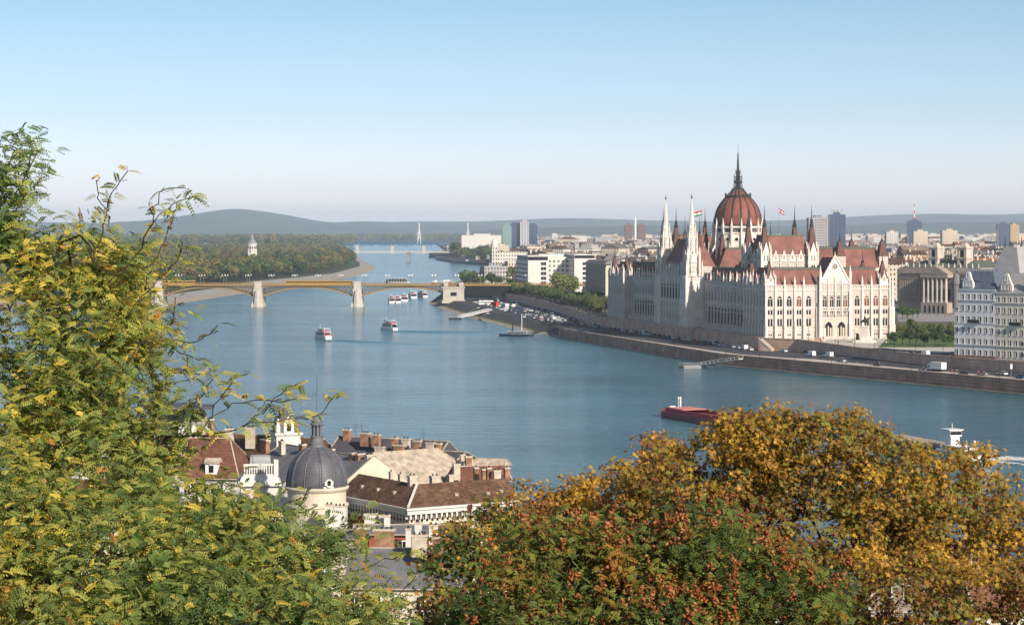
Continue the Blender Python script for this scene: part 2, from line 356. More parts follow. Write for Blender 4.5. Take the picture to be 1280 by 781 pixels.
# pale footpath along the wall edge
quay_strip('footpath', lambda a,b,y: a, lambda a,b,y: a+(b-a)*.36 if y < 1020 else a+max(9-(y-1020)*.02, 4), .02, 'lightpave', 'pale riverside footpath on top of the embankment wall')
mb = MB()
for k in range(1, 4):
    a, b = Vector(off(W, 11.5)[k]), Vector(off(W, 11.5)[k+1] if k < 4 else W[k]); L = (b-a).length; t = (b-a)/L
    s = 0
    while s < L-4:
        p, q = a+t*s, a+t*(s+3.5); nn = Vector((t.y,-t.x))*.08; z0 = quay_z(p.x,p.y)+.03; z1_ = quay_z(q.x,q.y)+.03
        mb.add([(p.x-nn.x,p.y-nn.y,z0),(p.x+nn.x,p.y+nn.y,z0),(q.x+nn.x,q.y+nn.y,z1_),(q.x-nn.x,q.y-nn.y,z1_)], [(0,1,2,3)]); s += 8
tag(mb.build('lane_marking', 'linepaint'), 'white dashed lane line of the quay road', kind='structure')
def wall_line(mb, line, z0, z1, th, side=1):
    n2 = off(line, th*side)
    for i in range(len(line)-1):
        a, b, c, d = line[i], line[i+1], n2[i+1], n2[i]
        mb.prism([a,b,c,d], z0, z1)
def wall_thing(name, label, line, z0, z1, th, m, coping='wallpale', side=1, cat='wall'):
    t = thing(name, label, cat); mb = MB(); wall_line(mb, line, z0, z1, th, side); mb.build('wall_face', m, t)
    if coping: mb = MB(); wall_line(mb, off(line, -.15*side), z1, z1+.35, th+.3, side); mb.build('coping', coping, t)
    return t
wall_thing('embankment_wall', 'long brown stone river wall below the quay footpath', off(W, -.9), -1, 5.3, .88, 'wallstone')
wall_thing('retaining_wall', 'stone retaining wall between the quay road and the raised parliament terrace', off(U[:7], -.7), 4.5, 10.7, .69, 'wallpale')
wall_thing('promenade_wall', 'low stone wall under the row of bushy trees left of the parliament', off([U[6]]+Ul, -.7), 4.5, 10.9, .69, 'wallpale')
wall_line(q := MB(), off(W, -3.2), -1, .55, 2.25); tag(q.build('rock_ledge', 'sand'), 'pale stone ledge at the foot of the river wall', kind='structure')
# sloping stone bank, scrub strip and shingle further upriver
def strip(name, l0, z0, l1, z1, m, label):
    mb = MB(); n = len(l0)
    mb.add([(p[0],p[1],z0) for p in l0]+[(p[0],p[1],z1) for p in l1], [(i+1,i,n+i,n+i+1) for i in range(n-1)])
    return tag(mb.build(name, m), label, kind='structure')
wl = [(27.8,1343)]+Wl
strip('shingle_shore', off(wl,-2), -.3, off(wl,4), .9, 'sand', 'pale shingle shore upriver of the wall')
strip('scrub_strip', off(wl,4), .9, off(wl,6), 1.6, 'scrub', 'narrow strip of scrub above the shingle')
strip('stone_bank', off(wl,6), 1.6, bank_top, 5.01, 'bankstone', 'dark sloping stone bank with stairs below the car parks')
strip('far_bank', [(-72,1985)]+far[:5], -.5, off([(-72,1985)]+far[:5], 14), 9.9, 'bankstone', 'bank of the river beyond the bridge')
mb = MB()
for s_ in ((700,396,688,400),(706,400,693,406),(598,385,586,391),(610,392,600,397)):
    a = P(s_[0], s_[1], 5); b = P(s_[2], s_[3], 1.2); mb.bar((a[0],a[1],5.2), (b[0],b[1],1.4), 2.2, .5)
tag(mb.build('bank_stairs', 'lightpave'), 'pale stairs running down the sloping bank', kind='structure')

# roads, lawns and paving round the square
def sheet(name, pts, z, m, label): return tag(MB().add([(p[0],p[1],z) for p in pts], [tuple(range(len(pts)))]).build(name, m), label, kind='structure')
sheet('terrace', [(118,1100),(134,1085),(151,1013),(168,955),(215,1040),(240,1140),(182,1118),(120.7,1103)], 10.02, 'lightpave', 'pale paved terrace before the south front')
sheet('upper_road', [(171,949),(211,872),(361,577),(375,585),(225,880),(186,955),(163,1022),(152,1013)], 10.04, 'asphalt', 'upper road in front of the pale apartment houses')
sheet('lawn', [P(1098,434,10),P(1193,434,10),P(1193,413,10),P(1120,413,10)], 10.06, 'grass', 'green lawn among the small park trees')
sheet('hedge_lawn', [P(1120,411,10),P(1193,411,10),P(1193,404,10),P(1126,404,10)], 10.05, 'scrub', 'yellow green lawn at the back of the park')
sheet('square', [P(1122,402,10),P(1200,402,10),P(1200,393,10),P(1122,392,10)], 10.05, 'paving', 'grey paved square in front of the columned palace')

# the wooded island on the left
isl = [(-2600,1800),(-450,1860),(-285,1944),(-276,2106),(-266,2297),(-265,2601),(-236,2853),(-214,3103),(-221,3763),(-250,4211),(-313,4914),(-469,6803),(-900,13500),(-1500,13600)]
poly_sheet('island', off(isl[1:12], -26)+[(-2600,7000),(-2600,1900)], 5.5, 'woodfloor', 'wooded island ground', -1)
def strip3(name, line, m, label, d=26, z=5.5): return strip(name, off(line,-1), -.3, off(line,d), z, m, label)
il = isl[1:12]
strip('island_beach', off(il,1), -.4, off(il,-14), 2.2, 'sand', 'pale shingle beach round the island point')
strip('island_bank', off(il,-14), 2.2, off(il,-26.2), 5.52, 'paving', 'paved bank round the island')
# low far land and distant hills
def hills(name, d, prof, depth, m, label, seed):
    rr = random.Random(seed); mb = MB(); v = []; f = []; K = 8
    xs = np.linspace(prof[0][0], prof[-1][0], 240); zs = np.interp(xs, [p[0] for p in prof], [p[1] for p in prof]); kk = np.hanning(23); kk /= kk.sum(); zs = np.convolve(np.pad(zs, 11, 'edge'), kk, 'valid')
    for j in range(K+1):
        t = j/K
        for i, (x, y) in enumerate(zip(xs, zs)):
            dd = d-depth*(1-t); top = H-(y-YH)/F*d
            px = x; z = 2+(top-2)*(t**.8)*(1+(.16*math.sin(x*.031+j*1.3+seed)+.08*math.sin(x*.083+j*2.1))*math.sin(math.pi*t))
            v.append(((px-640)/F*d, dd, z))
    n = len(xs)
    for j in range(K):
        for i in range(n-1): f.append((j*n+i, j*n+i+1, (j+1)*n+i+1, (j+1)*n+i))
    b = len(v); v += [((x-640)/F*d*1.01, d+1200, 0) for x in xs]
    for i in range(n-1): f.append((K*n+i, K*n+i+1, b+i+1, b+i))
    mb.add(v, f); return tag(mb.build(name, m, smooth=True), label, kind='structure')
hills('mountain', 21000, [(-60,272),(60,278),(150,279),(215,272),(240,268),(275,262.5),(296,260),(320,263),(355,268),(390,275),(415,279),(450,276),(520,279),(600,281),(680,290)], 4500, 'hill_far', 'blue hazy mountain on the left horizon', 1)
hills('hills', 25000, [(340,290),(440,279),(520,276.5),(600,277),(640,275),(700,272.5),(740,273),(790,275),(850,276),(920,277),(1000,275),(1060,271),(1120,268),(1180,267),(1240,269),(1300,266),(1400,270)], 6000, 'hill_far', 'long low blue hills along the right horizon', 2)
hills('low_hills', 16500, [(560,293),(640,285),(760,283),(860,282),(960,283),(1040,282),(1120,279),(1200,278),(1300,277),(1400,279)], 3000, 'hill_far', 'nearer low hills behind the city', 3)
sheet('far_plain', [(-9000,13400),(-400,13400),(-380,11800),(300,11800),(300,16500),(-9000,16500)], 3, 'woodfloor', 'flat wooded plain below the mountain')

# Buda side: quay flat and the hillside under the lens
poly_sheet('waterfront', [(-900,980),(-300,640),(-60,500),(12,408),(60,330),(110,240),(150,100),(-900,100)], 5, 'asphalt', 'streets of the near bank between the old houses', -1)
v = []; f = []; N = 40
for j in range(N+1):
    for i in range(N+1):
        x = -120+240*i/N; y = -60+330*j/N; t = max(0, min(1, (y-8)/235))
        v.append((x, y, 5.05+53*(1-t)**1.5+1.2*noise.noise(Vector((x*.05, y*.05, 0)))*(1-t) - (4 if y > 8 and y < 60 else 0)*min(1,(y-8)/12)))
for j in range(N):
    for i in range(N): f.append((j*(N+1)+i, j*(N+1)+i+1, (j+1)*(N+1)+i+1, (j+1)*(N+1)+i))
tag(MB().add(v, f).build('hillside', 'hill', smooth=True), 'steep wooded hillside below the viewpoint', kind='structure')

# air
def haze():
    m = bpy.data.materials.new('air'); m.use_nodes = True; n = m.node_tree.nodes; l = m.node_tree.links
    for x in list(n): n.remove(x)
    o = n.new('ShaderNodeOutputMaterial'); p = n.new('ShaderNodeVolumePrincipled')
    p.inputs['Color'].default_value = (.68, .84, 1, 1); p.inputs['Density'].default_value = HAZE; p.inputs['Anisotropy'].default_value = 0
    l.new(p.outputs[0], o.inputs['Volume'])
    mb = MB(); mb.box(-12500, 12500, -1500, 28500, -2, 300); ob = mb.build('haze', m); tag(ob, 'thin blue haze over the far city', kind='stuff')
HAZE = 4.3e-5
haze()
# ------------------------------------------------------------------ the parliament (local x = east v, y = north u, z up)
A0 = math.atan2(.237, .971)
pa = thing('parliament_building', 'vast pale gothic parliament with red roofs, twin white towers and ribbed dome', 'parliament', (120.7, 1104, 10), A0)
win_main = Repeat('window', pa); butt = Repeat('buttress', pa); pinn = Repeat('pinnacle', pa); dorm = Repeat('dormer', pa, 60)
# shared meshes, facing -y, origin at the sill centre
def w_goth(w, h, mull=1):                     # traceried window: stone surround and mullion, glass pane behind
    fr = MB(); t = .16
    fr.box(-w/2-t, -w/2, -.12, .3, 0, h*.72); fr.box(w/2, w/2+t, -.12, .3, 0, h*.72)
    n = 4; z0, z1 = h*.72, h
    for sgn in (-1, 1):
        pts = [(sgn*(w/2+t/2), z0)]+[(sgn*(w/2*(1-(k/n)**1.6)+t/2*(1-k/n)), z0+(z1-z0)*(k/n)**.8) for k in range(1, n+1)]
        for a, b in zip(pts, pts[1:]): fr.bar((a[0],0,a[1]), (b[0],0,b[1]), .22, .26)
    for k in range(mull):
        x = -w/2+w*(k+1)/(mull+1); fr.box(x-.09, x+.09, -.05, .3, 0, h*.8)
    fr.box(-w/2, w/2, -.03, .28, h*.68, h*.73)
    fr.box(-w/2-.3, w/2+.3, -.25, .3, -.22, 0)
    fr.lathe(0, 0, [(.01,0)], 3) if False else None
    pn = MB().arch(-w/2, w/2, .2, 0, h*.72, h, .05)
    return fr.mesh('window', 'white_stone'), pn.mesh('pane', 'glass')
def w_pair(w, h, arch=False):
    fr = MB(); t = .14
    fr.box(-w/2-t, -w/2, -.1, .3, 0, h); fr.box(w/2, w/2+t, -.1, .3, 0, h); fr.box(-.16, .16, -.06, .3, 0, h)
    fr.box(-w/2-t, w/2+t, -.12, .3, h, h+.2); fr.box(-w/2-.25, w/2+.25, -.2, .3, -.18, 0)
    pn = MB()
    for a, b in ((-w/2, -.16), (.16, w/2)):
        if arch: pn.arch(a, b, .2, 0, h*.8, h, .05)
        else: pn.box(a, b, .2, .25, 0, h)
    return fr.mesh('window', 'white_stone'), pn.mesh('pane', 'glass')
G1 = w_goth(2.5, 5.2); G1c = (G1[0], MB().arch(-1.25, 1.25, .2, 0, 5.2*.72, 5.2, .05).mesh('pane', 'curtain'))
P3 = w_pair(2.4, 2.1); P2 = w_pair(2.4, 3.6, True); P1 = w_pair(1.7, .9)
LG = w_goth(2.7, 8.4, 0); LA = w_goth(3.2, 9.0, 1); TL = w_goth(1.9, 9.5, 2); SM = w_goth(1.1, 3.0, 0); TW = w_goth(2.2, 6.2)
LG = (LG[0], MB().arch(-1.35,1.35,-.02,0,8.4*.72,8.4,.05).mesh('pane','arcade_shade')); LA = (LA[0], MB().arch(-1.6,1.6,-.02,0,9*.72,9,.05).mesh('pane','arcade_shade'))  # these panes are dark sheets painted as shade inside open arches
def flush():
    global trim
    if trim.v: trim.build('cornice', 'white_stone', pa)
    trim.v = []; trim.f = []; trim.m = []
PORT = w_goth(3.9, 8.0, 1)
def b_mesh(h=25.5, w=1.0, dmax=1.5):
    b = MB(); b.box(-w*.6, w*.6, -dmax, .5, 0, h*.25); b.box(-w*.5, w*.5, -dmax*.72, .5, h*.25, h*.6); b.box(-w*.4, w*.4, -dmax*.5, .5, h*.6, h)
    b.add([(-w*.6,-dmax,h*.25),(w*.6,-dmax,h*.25),(w*.5,-dmax*.72,h*.25+.8),(-w*.5,-dmax*.72,h*.25+.8)], [(0,1,2,3)])
    b.box(-w*.45, w*.45, -dmax*.62, .1, h*.45, h*.45+.3); b.box(-w*.48, w*.48, -dmax*.6, .1, h-.5, h-.2)
    return b.mesh('buttress', 'white_stone')
def p_mesh(w=.75, h=5):
    b = MB(); b.box(-w/2, w/2, -w/2, w/2, 0, h*.42); b.box(-w*.62, w*.62, -w*.62, w*.62, h*.40, h*.45); b.pyr(0, 0, w*.62, h*.45, h)
    b.pyr(0,0,w*.35,h*.86,h*.93,4,0); return b.mesh('pinnacle', 'white_stone')
B1 = b_mesh(); BW = b_mesh(25.5,.7,.42); BP = b_mesh(25.5,.9,.95); PN = p_mesh(); PNB = p_mesh(1.1, 7); PNS = p_mesh(.6, 3.2)
def dormer():
    b = MB(); b.box(-1.1, 1.1, -.3, 3, 0, 2.2, 0); b.add([(-1.5,-.4,2.1),(1.5,-.4,2.1),(0,-.4,5.0),(-1.5,0,2.1),(1.5,0,2.1),(0,0,5.0)], [(0,1,2),(5,4,3),(0,2,5,3),(1,4,5,2)], 0)
    b.add([(-1.4,0,2.1),(1.4,0,2.1),(0,0,4.7),(0,4.5,4.7),(-1.4,3.5,2.1),(1.4,3.5,2.1)], [(0,2,3,4),(1,5,3,2)], 1)
    b.box(-.6, .6, -.34, -.28, .5, 1.8, 2); b.pyr(0, -.2, .25, 4.9, 6.1); b.pyr(-1.3,-.2,.25,2.1,3.6); b.pyr(1.3,-.2,.25,2.1,3.6); return b.mesh('dormer', ['white_stone','roof_red','glass'])
DM = dormer()
wall = MB(); trim = MB(); dark = MB(); roof = MB()
class Fr:                                     # facade frame: s along, o outward, h up
    def __init__(s, x, y, a): s.T = Matrix.Translation((x,y,0)) @ rotz(R(a))   # facade runs along local +x, faces local -y
    def box(s, mb, s0, s1, o0, o1, h0, h1, mi=0): mb.T = s.T; mb.box(s0, s1, -o1, -o0, h0, h1, mi); mb.T = Matrix()
    def at(s, x, o, h): return s.T @ Matrix.Translation((x, -o, h))
def bay(f, s0, s1, o, rows_, wins, skin=.55, curtain=0, htop=25.5):
    """a bay of wall with real openings: rows_ = [(h0,h1,width,mesh pair)]"""
    m = (s0+s1)/2; h = 0
    for h0, h1, ww, wm in rows_:
        f.box(wall, s0, s1, o-skin, o, h, h0)
        f.box(wall, s0, m-ww/2, o-skin, o, h0, h1); f.box(wall, m+ww/2, s1, o-skin, o, h0, h1)
        if wm: wins.add(G1c[0] if wm is G1 and curtain else wm[0], f.at(m, o-.12, h0), G1c[1] if wm is G1 and curtain else wm[1])
        if wm in (G1, LG, LA, TW, SM, TL, PORT):     # corner fillers of the pointed head
            z0 = h0+(h1-h0)*.72
            wall.T = f.T
            for sg in (-1, 1):
                y0, y1 = -o, -(o-skin)
                v = [(m+sg*ww/2,y0,z0),(m+sg*ww*.34,y0,z0+(h1-z0)*.55),(m,y0,h1),(m+sg*ww/2,y0,h1)]
                v += [(a,y1,c) for a,_,c in v]; fs = [(0,1,2,3),(0,4,5,1),(1,5,6,2)]
                wall.add(v, fs if sg > 0 else [tuple(reversed(q)) for q in fs])
            wall.T = Matrix()
        h = h1
    f.box(wall, s0, s1, o-skin, o, h, htop)
def cornice(f, s0, s1, o, step=1.25, top=25.7):
    f.box(trim, s0, s1, o-.2, o+.45, top-2.5, top-2.1); f.box(trim, s0, s1, o-.1, o+.5, top-.3, top)
    f.box(dark, s0, s1, o-.3, o-.1, top-2.1, top-.3)
    n = max(1, int((s1-s0)/step))
    for k in range(n+1):
        s = s0+(s1-s0)*k/n; f.box(trim, s-.16, s+.16, o-.1, o+.3, top-2.1, top-.3)
R4 = [(1.5,2.5,1.9,P1),(6,9.7,2.6,P2),(11.6,13.8,2.6,P3),(15.5,20.8,2.7,G1)]
# south front
fs = Fr(0, 0, 0)
bl = [0,4.8,9.5,14.6,19.2,26.0]; br = [42.4,49.0,53.8,58.2,63.3]
bcl = [2.3,7.0,11.9,16.8,21.7]; bcr = [46.5,51.4,56.2,60.9]
for bs, cs in ((bl, bcl), (br, bcr)):
    for i, c in enumerate(cs):
        h = 2.3; 
        for a, b in ((bs[i], c-h), (c+h, bs[i+1])):
            if b-a > .02: fs.box(wall, a, b, -.55, 0, 0, 25.5)
        bay(fs, max(bs[i], c-h), min(bs[i+1], c+h), 0, R4, win_main, curtain=(c > 50 or i == 3))
    for b in bs: butt.add(B1, fs.at(b if b not in (26.0, 42.4) else b+(-.2 if b == 26. else .2), 0, 0)); pinn.add(PN, fs.at(b, .2, 25.5))
    cornice(fs, bs[0], bs[-1], 0)
    fs.box(trim, bs[0], bs[-1], -.1, .25, 14.4, 14.75); fs.box(trim, bs[0], bs[-1], -.1, .35, 4.0, 4.4)
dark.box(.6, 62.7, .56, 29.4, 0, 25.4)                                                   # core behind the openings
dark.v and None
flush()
# central gabled block of the south front
wall.box(27.0, 27.8, -2, .5, 0, 27); wall.box(41.0, 41.8, -2, .5, 0, 27)
fg = Fr(27.0, -2, 0)
cs = [2.2, 5.7, 9.1, 12.5]
for i, c in enumerate(cs):
    fg.box(wall, c-1.72, c+1.72, -.5, 0, 10.6, 11.4)
    bay_rows = [(11.4,13.3,1.4,w_pair(1.3,1.9)),(15.2,20.6,2.0,G1)]
    h = 10.6
    for h0, h1, ww, wm in bay_rows:
        fg.box(wall, c-1.72, c+1.72, -.55, 0, h, h0); fg.box(wall, c-1.72, c-ww/2, -.55, 0, h0, h1); fg.box(wall, c+ww/2, c+1.72, -.55, 0, h0, h1)
        win_main.add(wm[0], fg.at(c, -.12, h0), G1c[1] if wm is G1 and i == 3 else wm[1]); h = h1
    fg.box(wall, c-1.72, c+1.72, -.55, 0, h, 27)
    if i: fg.box(trim, c-1.72-.25, c-1.72+.25, 0, .7, 10.8, 27); pinn.add(PNS, fg.at(c-1.72, .2, 27))
fg.box(wall, 0, 14.8, -.6, -.01, 0, .3)
for c in (4.1, 10.6):                          # two great portals, cream panels painting in a bright interior
    fg.box(wall, c-3.25, c-1.95, -.9, 0, 0, 10.6); fg.box(wall, c+1.95, c+3.25, -.9, 0, 0, 10.6); fg.box(wall, c-1.95, c+1.95, -.9, 0, 8.2, 10.6)
    wall.T = fg.T
    for sg in (-1, 1):
        v = [(c+sg*1.95,0,5.9),(c+sg*1.35,0,7.2),(c,0,8.2),(c+sg*1.95,0,8.2)]; v += [(a,.9,z) for a,_,z in v]
        q = [(0,1,2,3),(0,4,5,1),(1,5,6,2)]; wall.add(v, q if sg > 0 else [tuple(reversed(x)) for x in q])
    wall.T = Matrix()
    o = MB(); o.T = fg.T; o.arch(c-1.95, c+1.95, .8, 0, 5.9, 8.2, .06, 1); o.box(c-1.9,c-1.0,.7,.79,0,5.2,0); o.box(c+1.0,c+1.9,.7,.79,0,5.2,0); o.box(c-.25, c+.25, .3, .8, 0, 6); o.build('portal', ['cream','glass'], pa)
    d = MB(); d.T = fg.T
    for sg in (-1, 1):
        q = [(c+sg*2.15,-.1,5.9),(c+sg*1.95,-.1,6.9),(c+sg*1.25,-.1,7.9),(c,-.1,8.7)]
        for a_, b_ in zip(q, q[1:]): d.bar(a_, b_, .3)
    d.build('portal_moulding', 'white_stone', pa)
fg.box(wall, 0, .85, -.9, 0, 0, 27); fg.box(wall, 13.85, 14.8, -.9, 0, 0, 27)
for k in range(12): fg.box(trim, .8+k*1.2, 1.0+k*1.2, .6, .8, 13.6, 14.7)
fg.box(trim, .4, 14.4, 0, .9, 13.3, 13.65); fg.box(trim, .4, 14.4, .55, .9, 14.6, 14.85)     # balcony
fg.box(trim, -.3, 15.1, -.1, .5, 26.2, 26.7); fg.box(trim, -.2, 15, -.1, .35, 22.6, 22.9)
for k in range(14): fg.box(trim, .4+k*1.05, .6+k*1.05, 0, .25, 22.9, 26.2)
for s in (-.2, 15.0): butt.add(b_mesh(30, 1.3, 1.3), fg.at(s, 0, 0)); pinn.add(PNB, fg.at(s, .3, 28.5))
flush(); gm = MB(); gm.T = fg.T
gm.add([(0,0,26.7),(14.8,0,26.7),(7.4,0,39.3),(0,.7,26.7),(14.8,.7,26.7),(7.4,.7,39.3)], [(0,1,2),(5,4,3),(0,2,5,3),(1,4,5,2)])
for sg in (-1, 1):
    gm.bar((7.4+sg*7.6,-.1,26.7),(7.4,-.1,39.8),.7,.7)
    for k in range(1, 8): t = k/8; gm.pyr(7.4+sg*7.6*(1-t), -.1, .3, 26.9+13*t, 28.1+13*t)
gm.pyr(7.4, .1, .5, 39.3, 42)
for c in (5.6, 9.2):
    for dx in (-1.5, 1.5): gm.box(c+dx-.15, c+dx+.15, -.15, 0, 27.5, 31.6)
gm.build('gable', 'white_stone', pa)
for c in (5.6, 9.2): win_main.add(*((lambda g: (g[0], fg.at(c, .06, 27.6), g[1]))(w_goth(2.3, 4.6))))
ro = MB(); ro.T = fg.T @ Matrix.Translation((7.4,-.12,34.6)) @ Matrix.Rotation(R(90), 4, 'X'); ro.lathe(0, 0, [(1.25,0),(1.25,.15)], 16); ro.build('rose_window', 'glass', pa)
rg = MB(); rg.T = ro.T
for k in range(8): a = k*math.pi/4; rg.bar((0,0,.2),(1.3*math.cos(a),1.3*math.sin(a),.2),.12)
for k in range(16): a = k*math.pi/8; b = a+math.pi/8; rg.bar((1.35*math.cos(a),1.35*math.sin(a),.15),(1.35*math.cos(b),1.35*math.sin(b),.15),.3)
rg.build('rose_tracery', 'white_stone', pa)
roof.T = Matrix.Translation((27.0,-1.3,0)) @ Matrix(); 
roof.add([(0,0,26.7),(14.8,0,26.7),(14.8,14,26.7),(0,14,26.7),(7.4,0,38.9),(7.4,16,38.9)], [(0,4,5,3),(1,2,5,4),(2,3,5)]); roof.T = Matrix()

def mansard(v0, v1, u0, u1, z0, z1, i, top=.8, both=None):
    ix, iy = (i, i) if both is None else both
    roof.frus(v0, v1, u0, u1, z0, z1, ix, iy, 0); roof.box(v0+ix-.3, v1-ix+.3, u0+iy-.3, u1-iy+.3, z1, z1+top, 1)
    cx = v0+ix; n = int((v1-v0-2*ix)/1.6)
    for k in range(n+1): roof.cbox(v0+ix+(v1-v0-2*ix)*k/max(n,1), u0+iy-.25, .14, .14, z1+top, z1+top+.9, 2)
# end blocks, wings and their roofs
for u0, u1 in ((0,30), (238,268)):
    mansard(.8, 62.5, u0+.8, u1-.8, 25.5, 33, 4.6)
    for a, b in ((.2,.2),(58.1,.2),(.2,25),(58.1,25)):      # corner pavilions: gabled cap with a truncated spire
        x, y = a+.2, u0+b+.2
        wall.box(x, x+4.6, y, y+4.6, 20, 28.6)
        for k in range(4):
            T = Matrix.Translation((x+2.3, y+2.3, 0)) @ rotz(k*math.pi/2); trim.T = T
            trim.add([(-2.3,-2.55,25.6),(2.3,-2.55,25.6),(0,-2.55,31.6),(-2.3,-2.1,25.6),(2.3,-2.1,25.6),(0,-2.1,31.6)], [(0,1,2),(5,4,3),(0,2,5,3),(1,4,5,2)])
            trim.pyr(0,-2.3,.3,31.2,33); dark.T = T; dark.box(-.5,.5,-2.62,-2.56,27.4,29.2); trim.T = dark.T = Matrix()
            pinn.add(PNS, T @ Matrix.Translation((2.4,-2.4,28)))
        flush()
        roof.frus(x+.2, x+4.4, y+.2, y+4.4, 28.6, 36.0, 1.55, 1.55, 3); roof.lathe(x+2.3, y+2.3, [(.7,36),(.8,36.6),(.3,37.1),(.18,39.2),(.05,42.0)], 8, 2)
for v0, v1, u0, u1 in ((5,20,30,106),(5,20,162,238),(45,60,30,106),(45,60,162,238)):
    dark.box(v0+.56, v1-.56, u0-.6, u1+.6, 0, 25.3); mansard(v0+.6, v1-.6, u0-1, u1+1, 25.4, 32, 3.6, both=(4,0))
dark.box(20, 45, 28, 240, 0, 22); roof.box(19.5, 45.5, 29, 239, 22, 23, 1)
# central block to the east and the cross roof
wall.box(12, 110, 110, 158, 0, 32); mansard(14, 110, 110, 158, 32, 42, 6)
for a, b in ((104,110),(104,153),(80,110)):
    wall.box(a, a+5, b, b+5, 30, 38); roof.frus(a, a+5, b, b+5, 38, 46, 1.6, 1.6, 3); roof.lathe(a+2.5, b+2.5, [(1,46),(.3,47.5),(.05,52)], 8, 2)
wall.box(62.5, 70, 12, 40, 0, 24); mansard(62, 70, 12, 40, 24, 31, 2.4)
for y in (12, 17, 22): butt.add(b_mesh(24,.9,1.2), Matrix.Translation((70,y,0)) @ rotz(R(90)))
fse = Fr(62.5, 12, 0)
for s in (0.3, 7.2): butt.add(B1, fse.at(s, 0, 0)); pinn.add(PN, fse.at(s, .2, 25.4))
for h0, wm in ((6,P2),(11.6,P3),(15.5,G1)): win_main.add(wm[0], fse.at(3.8, .15, h0), wm[1])

# river front: facade frames run north to south, facing west
def west(x, u_hi): return Fr(x, u_hi, -90)
for u0 in (0, 238):                            # end pavilions
    f = west(0, u0+30); n = 7; w_ = 30/n
    for k in range(n):
        bay(f, k*w_, (k+1)*w_, 0, R4, win_main); butt.add(BP, f.at(k*w_, 0, 0)); pinn.add(PN, f.at(k*w_, .2, 25.5))
    butt.add(BP, f.at(30, 0, 0)); pinn.add(PN, f.at(30,.2,25.5)); cornice(f, 0, 30, 0)
    for s in (4.3, 12.9, 21.5): dorm.add(DM, f.at(s+2, -1.0, 25.6))
    f.box(trim, 0, 30, -.1, .3, 14.4, 14.75)
    wall.box(0, .6, u0, u0+.6, 0, 25.5); flush()
    fn = Fr(0, u0, 0)
    if u0:                                     # plain south faces of the far pavilion and backs
        for k, c in enumerate((2.5,)): pass
        for c in (2.5,):
            for h0, h1, ww, wm in R4: win_main.add(wm[0], fn.at(c, .05, h0), wm[1])
        wall.box(0, 62.7, u0+.01, u0+.55, 0, 25.5)
wall.box(0, 62.7, 267.4, 268, 0, 25.5); wall.box(62.7, 63.3, 0, 30, 0, 25.5); wall.box(62.7, 63.3, 238, 268, 0, 25.5)
wall.box(0, 5.2, 29.45, 30, 0, 25.5); 
RW = [(4.2,13.2,3.4,LA),(15.8,20.8,2.2,G1)]
for u0, u1 in ((30,106),(162,238)):            # recessed wings with a tall arcade
    f = west(5, u1); n = 15; w_ = (u1-u0)/n
    for k in range(n):
        last = k in (0, n-1); rws = R4 if last else RW
        bay(f, k*w_, (k+1)*w_, 0, rws, win_main, skin=.3); butt.add(BW, f.at(k*w_, 0, 0)); pinn.add(PN, f.at(k*w_, .2, 25.5))
        if k % 2: dorm.add(DM, f.at((k+.5)*w_, -1.0, 25.6))
    cornice(f, 0, u1-u0, 0); f.box(trim, 0, u1-u0, -.1, .3, 14.4, 14.75)
    f.box(wall, 2, u1-u0-2, 0, 3.2, 0, 3.4); 
    for k in range(int((u1-u0-4)/1.5)): f.box(trim, 2+k*1.5, 2.25+k*1.5, 3.0, 3.2, 3.4, 4.3)
    f.box(trim, 2, u1-u0-2, 2.95, 3.25, 4.25, 4.45); flush()
# river centre: loggia between the twin towers
dark.box(-4.4, 12, 108, 160, 0, 27); f = west(-5, 151.5); n = 7; w_ = 35/n; 
RC = [(5.5,9.6,1.7,w_goth(1.6,4.1,0)),(11.2,13.2,2.0,P3),(16,24.4,3.0,LG)]
for k in range(n):
    bay(f, k*w_+.5, (k+1)*w_+.5, 0, RC, win_main, skin=.35, htop=27.8); butt.add(b_mesh(27,.7,.45), f.at(k*w_+.5, 0, 0)); pinn.add(PNB, f.at(k*w_+.5, -.2, 27))
butt.add(b_mesh(27,.9,1.0), f.at(35.5, 0, 0)); cornice(f, 0, 36, 0, 1.1, 28.2)
f.box(trim, 0, 36, -.1, .4, 14.6, 15); f.box(trim, 0, 36, -.1, .35, 10.2, 10.5)
wall.box(-3, 0, 117, 150.5, 27.8, 33)
for k in range(9): wall.T = Matrix.Translation((-3.1, 118.5+k*3.9, 0)); wall.add([(-1.6,-.3,28),(0,-.3,28),(0,-.3,33.6),(-1.6,.3,28),(0,.3,28),(0,.3,33.6)], [(0,1,2),(5,4,3),(0,2,5,3)]); pinn.add(PNS, Matrix.Translation((-3, 118.5+k*3.9, 32.6)))
wall.T = Matrix(); roof.frus(-2.5, 14, 115, 153, 33, 47, 5, 9, 0); roof.box(2.2, 9.3, 123.7, 144.3, 47, 47.35, 1)
wall.box(0, 14, 113, 155, 27, 33); 
for b in (121, 146): roof.frus(6, 9.4, b, b+3.4, 40, 50, 1.2, 1.2, 3); roof.lathe(7.7, b+1.7, [(.7,50),(.8,50.6),(.25,52),(.05,60)], 8, 2)
flush()
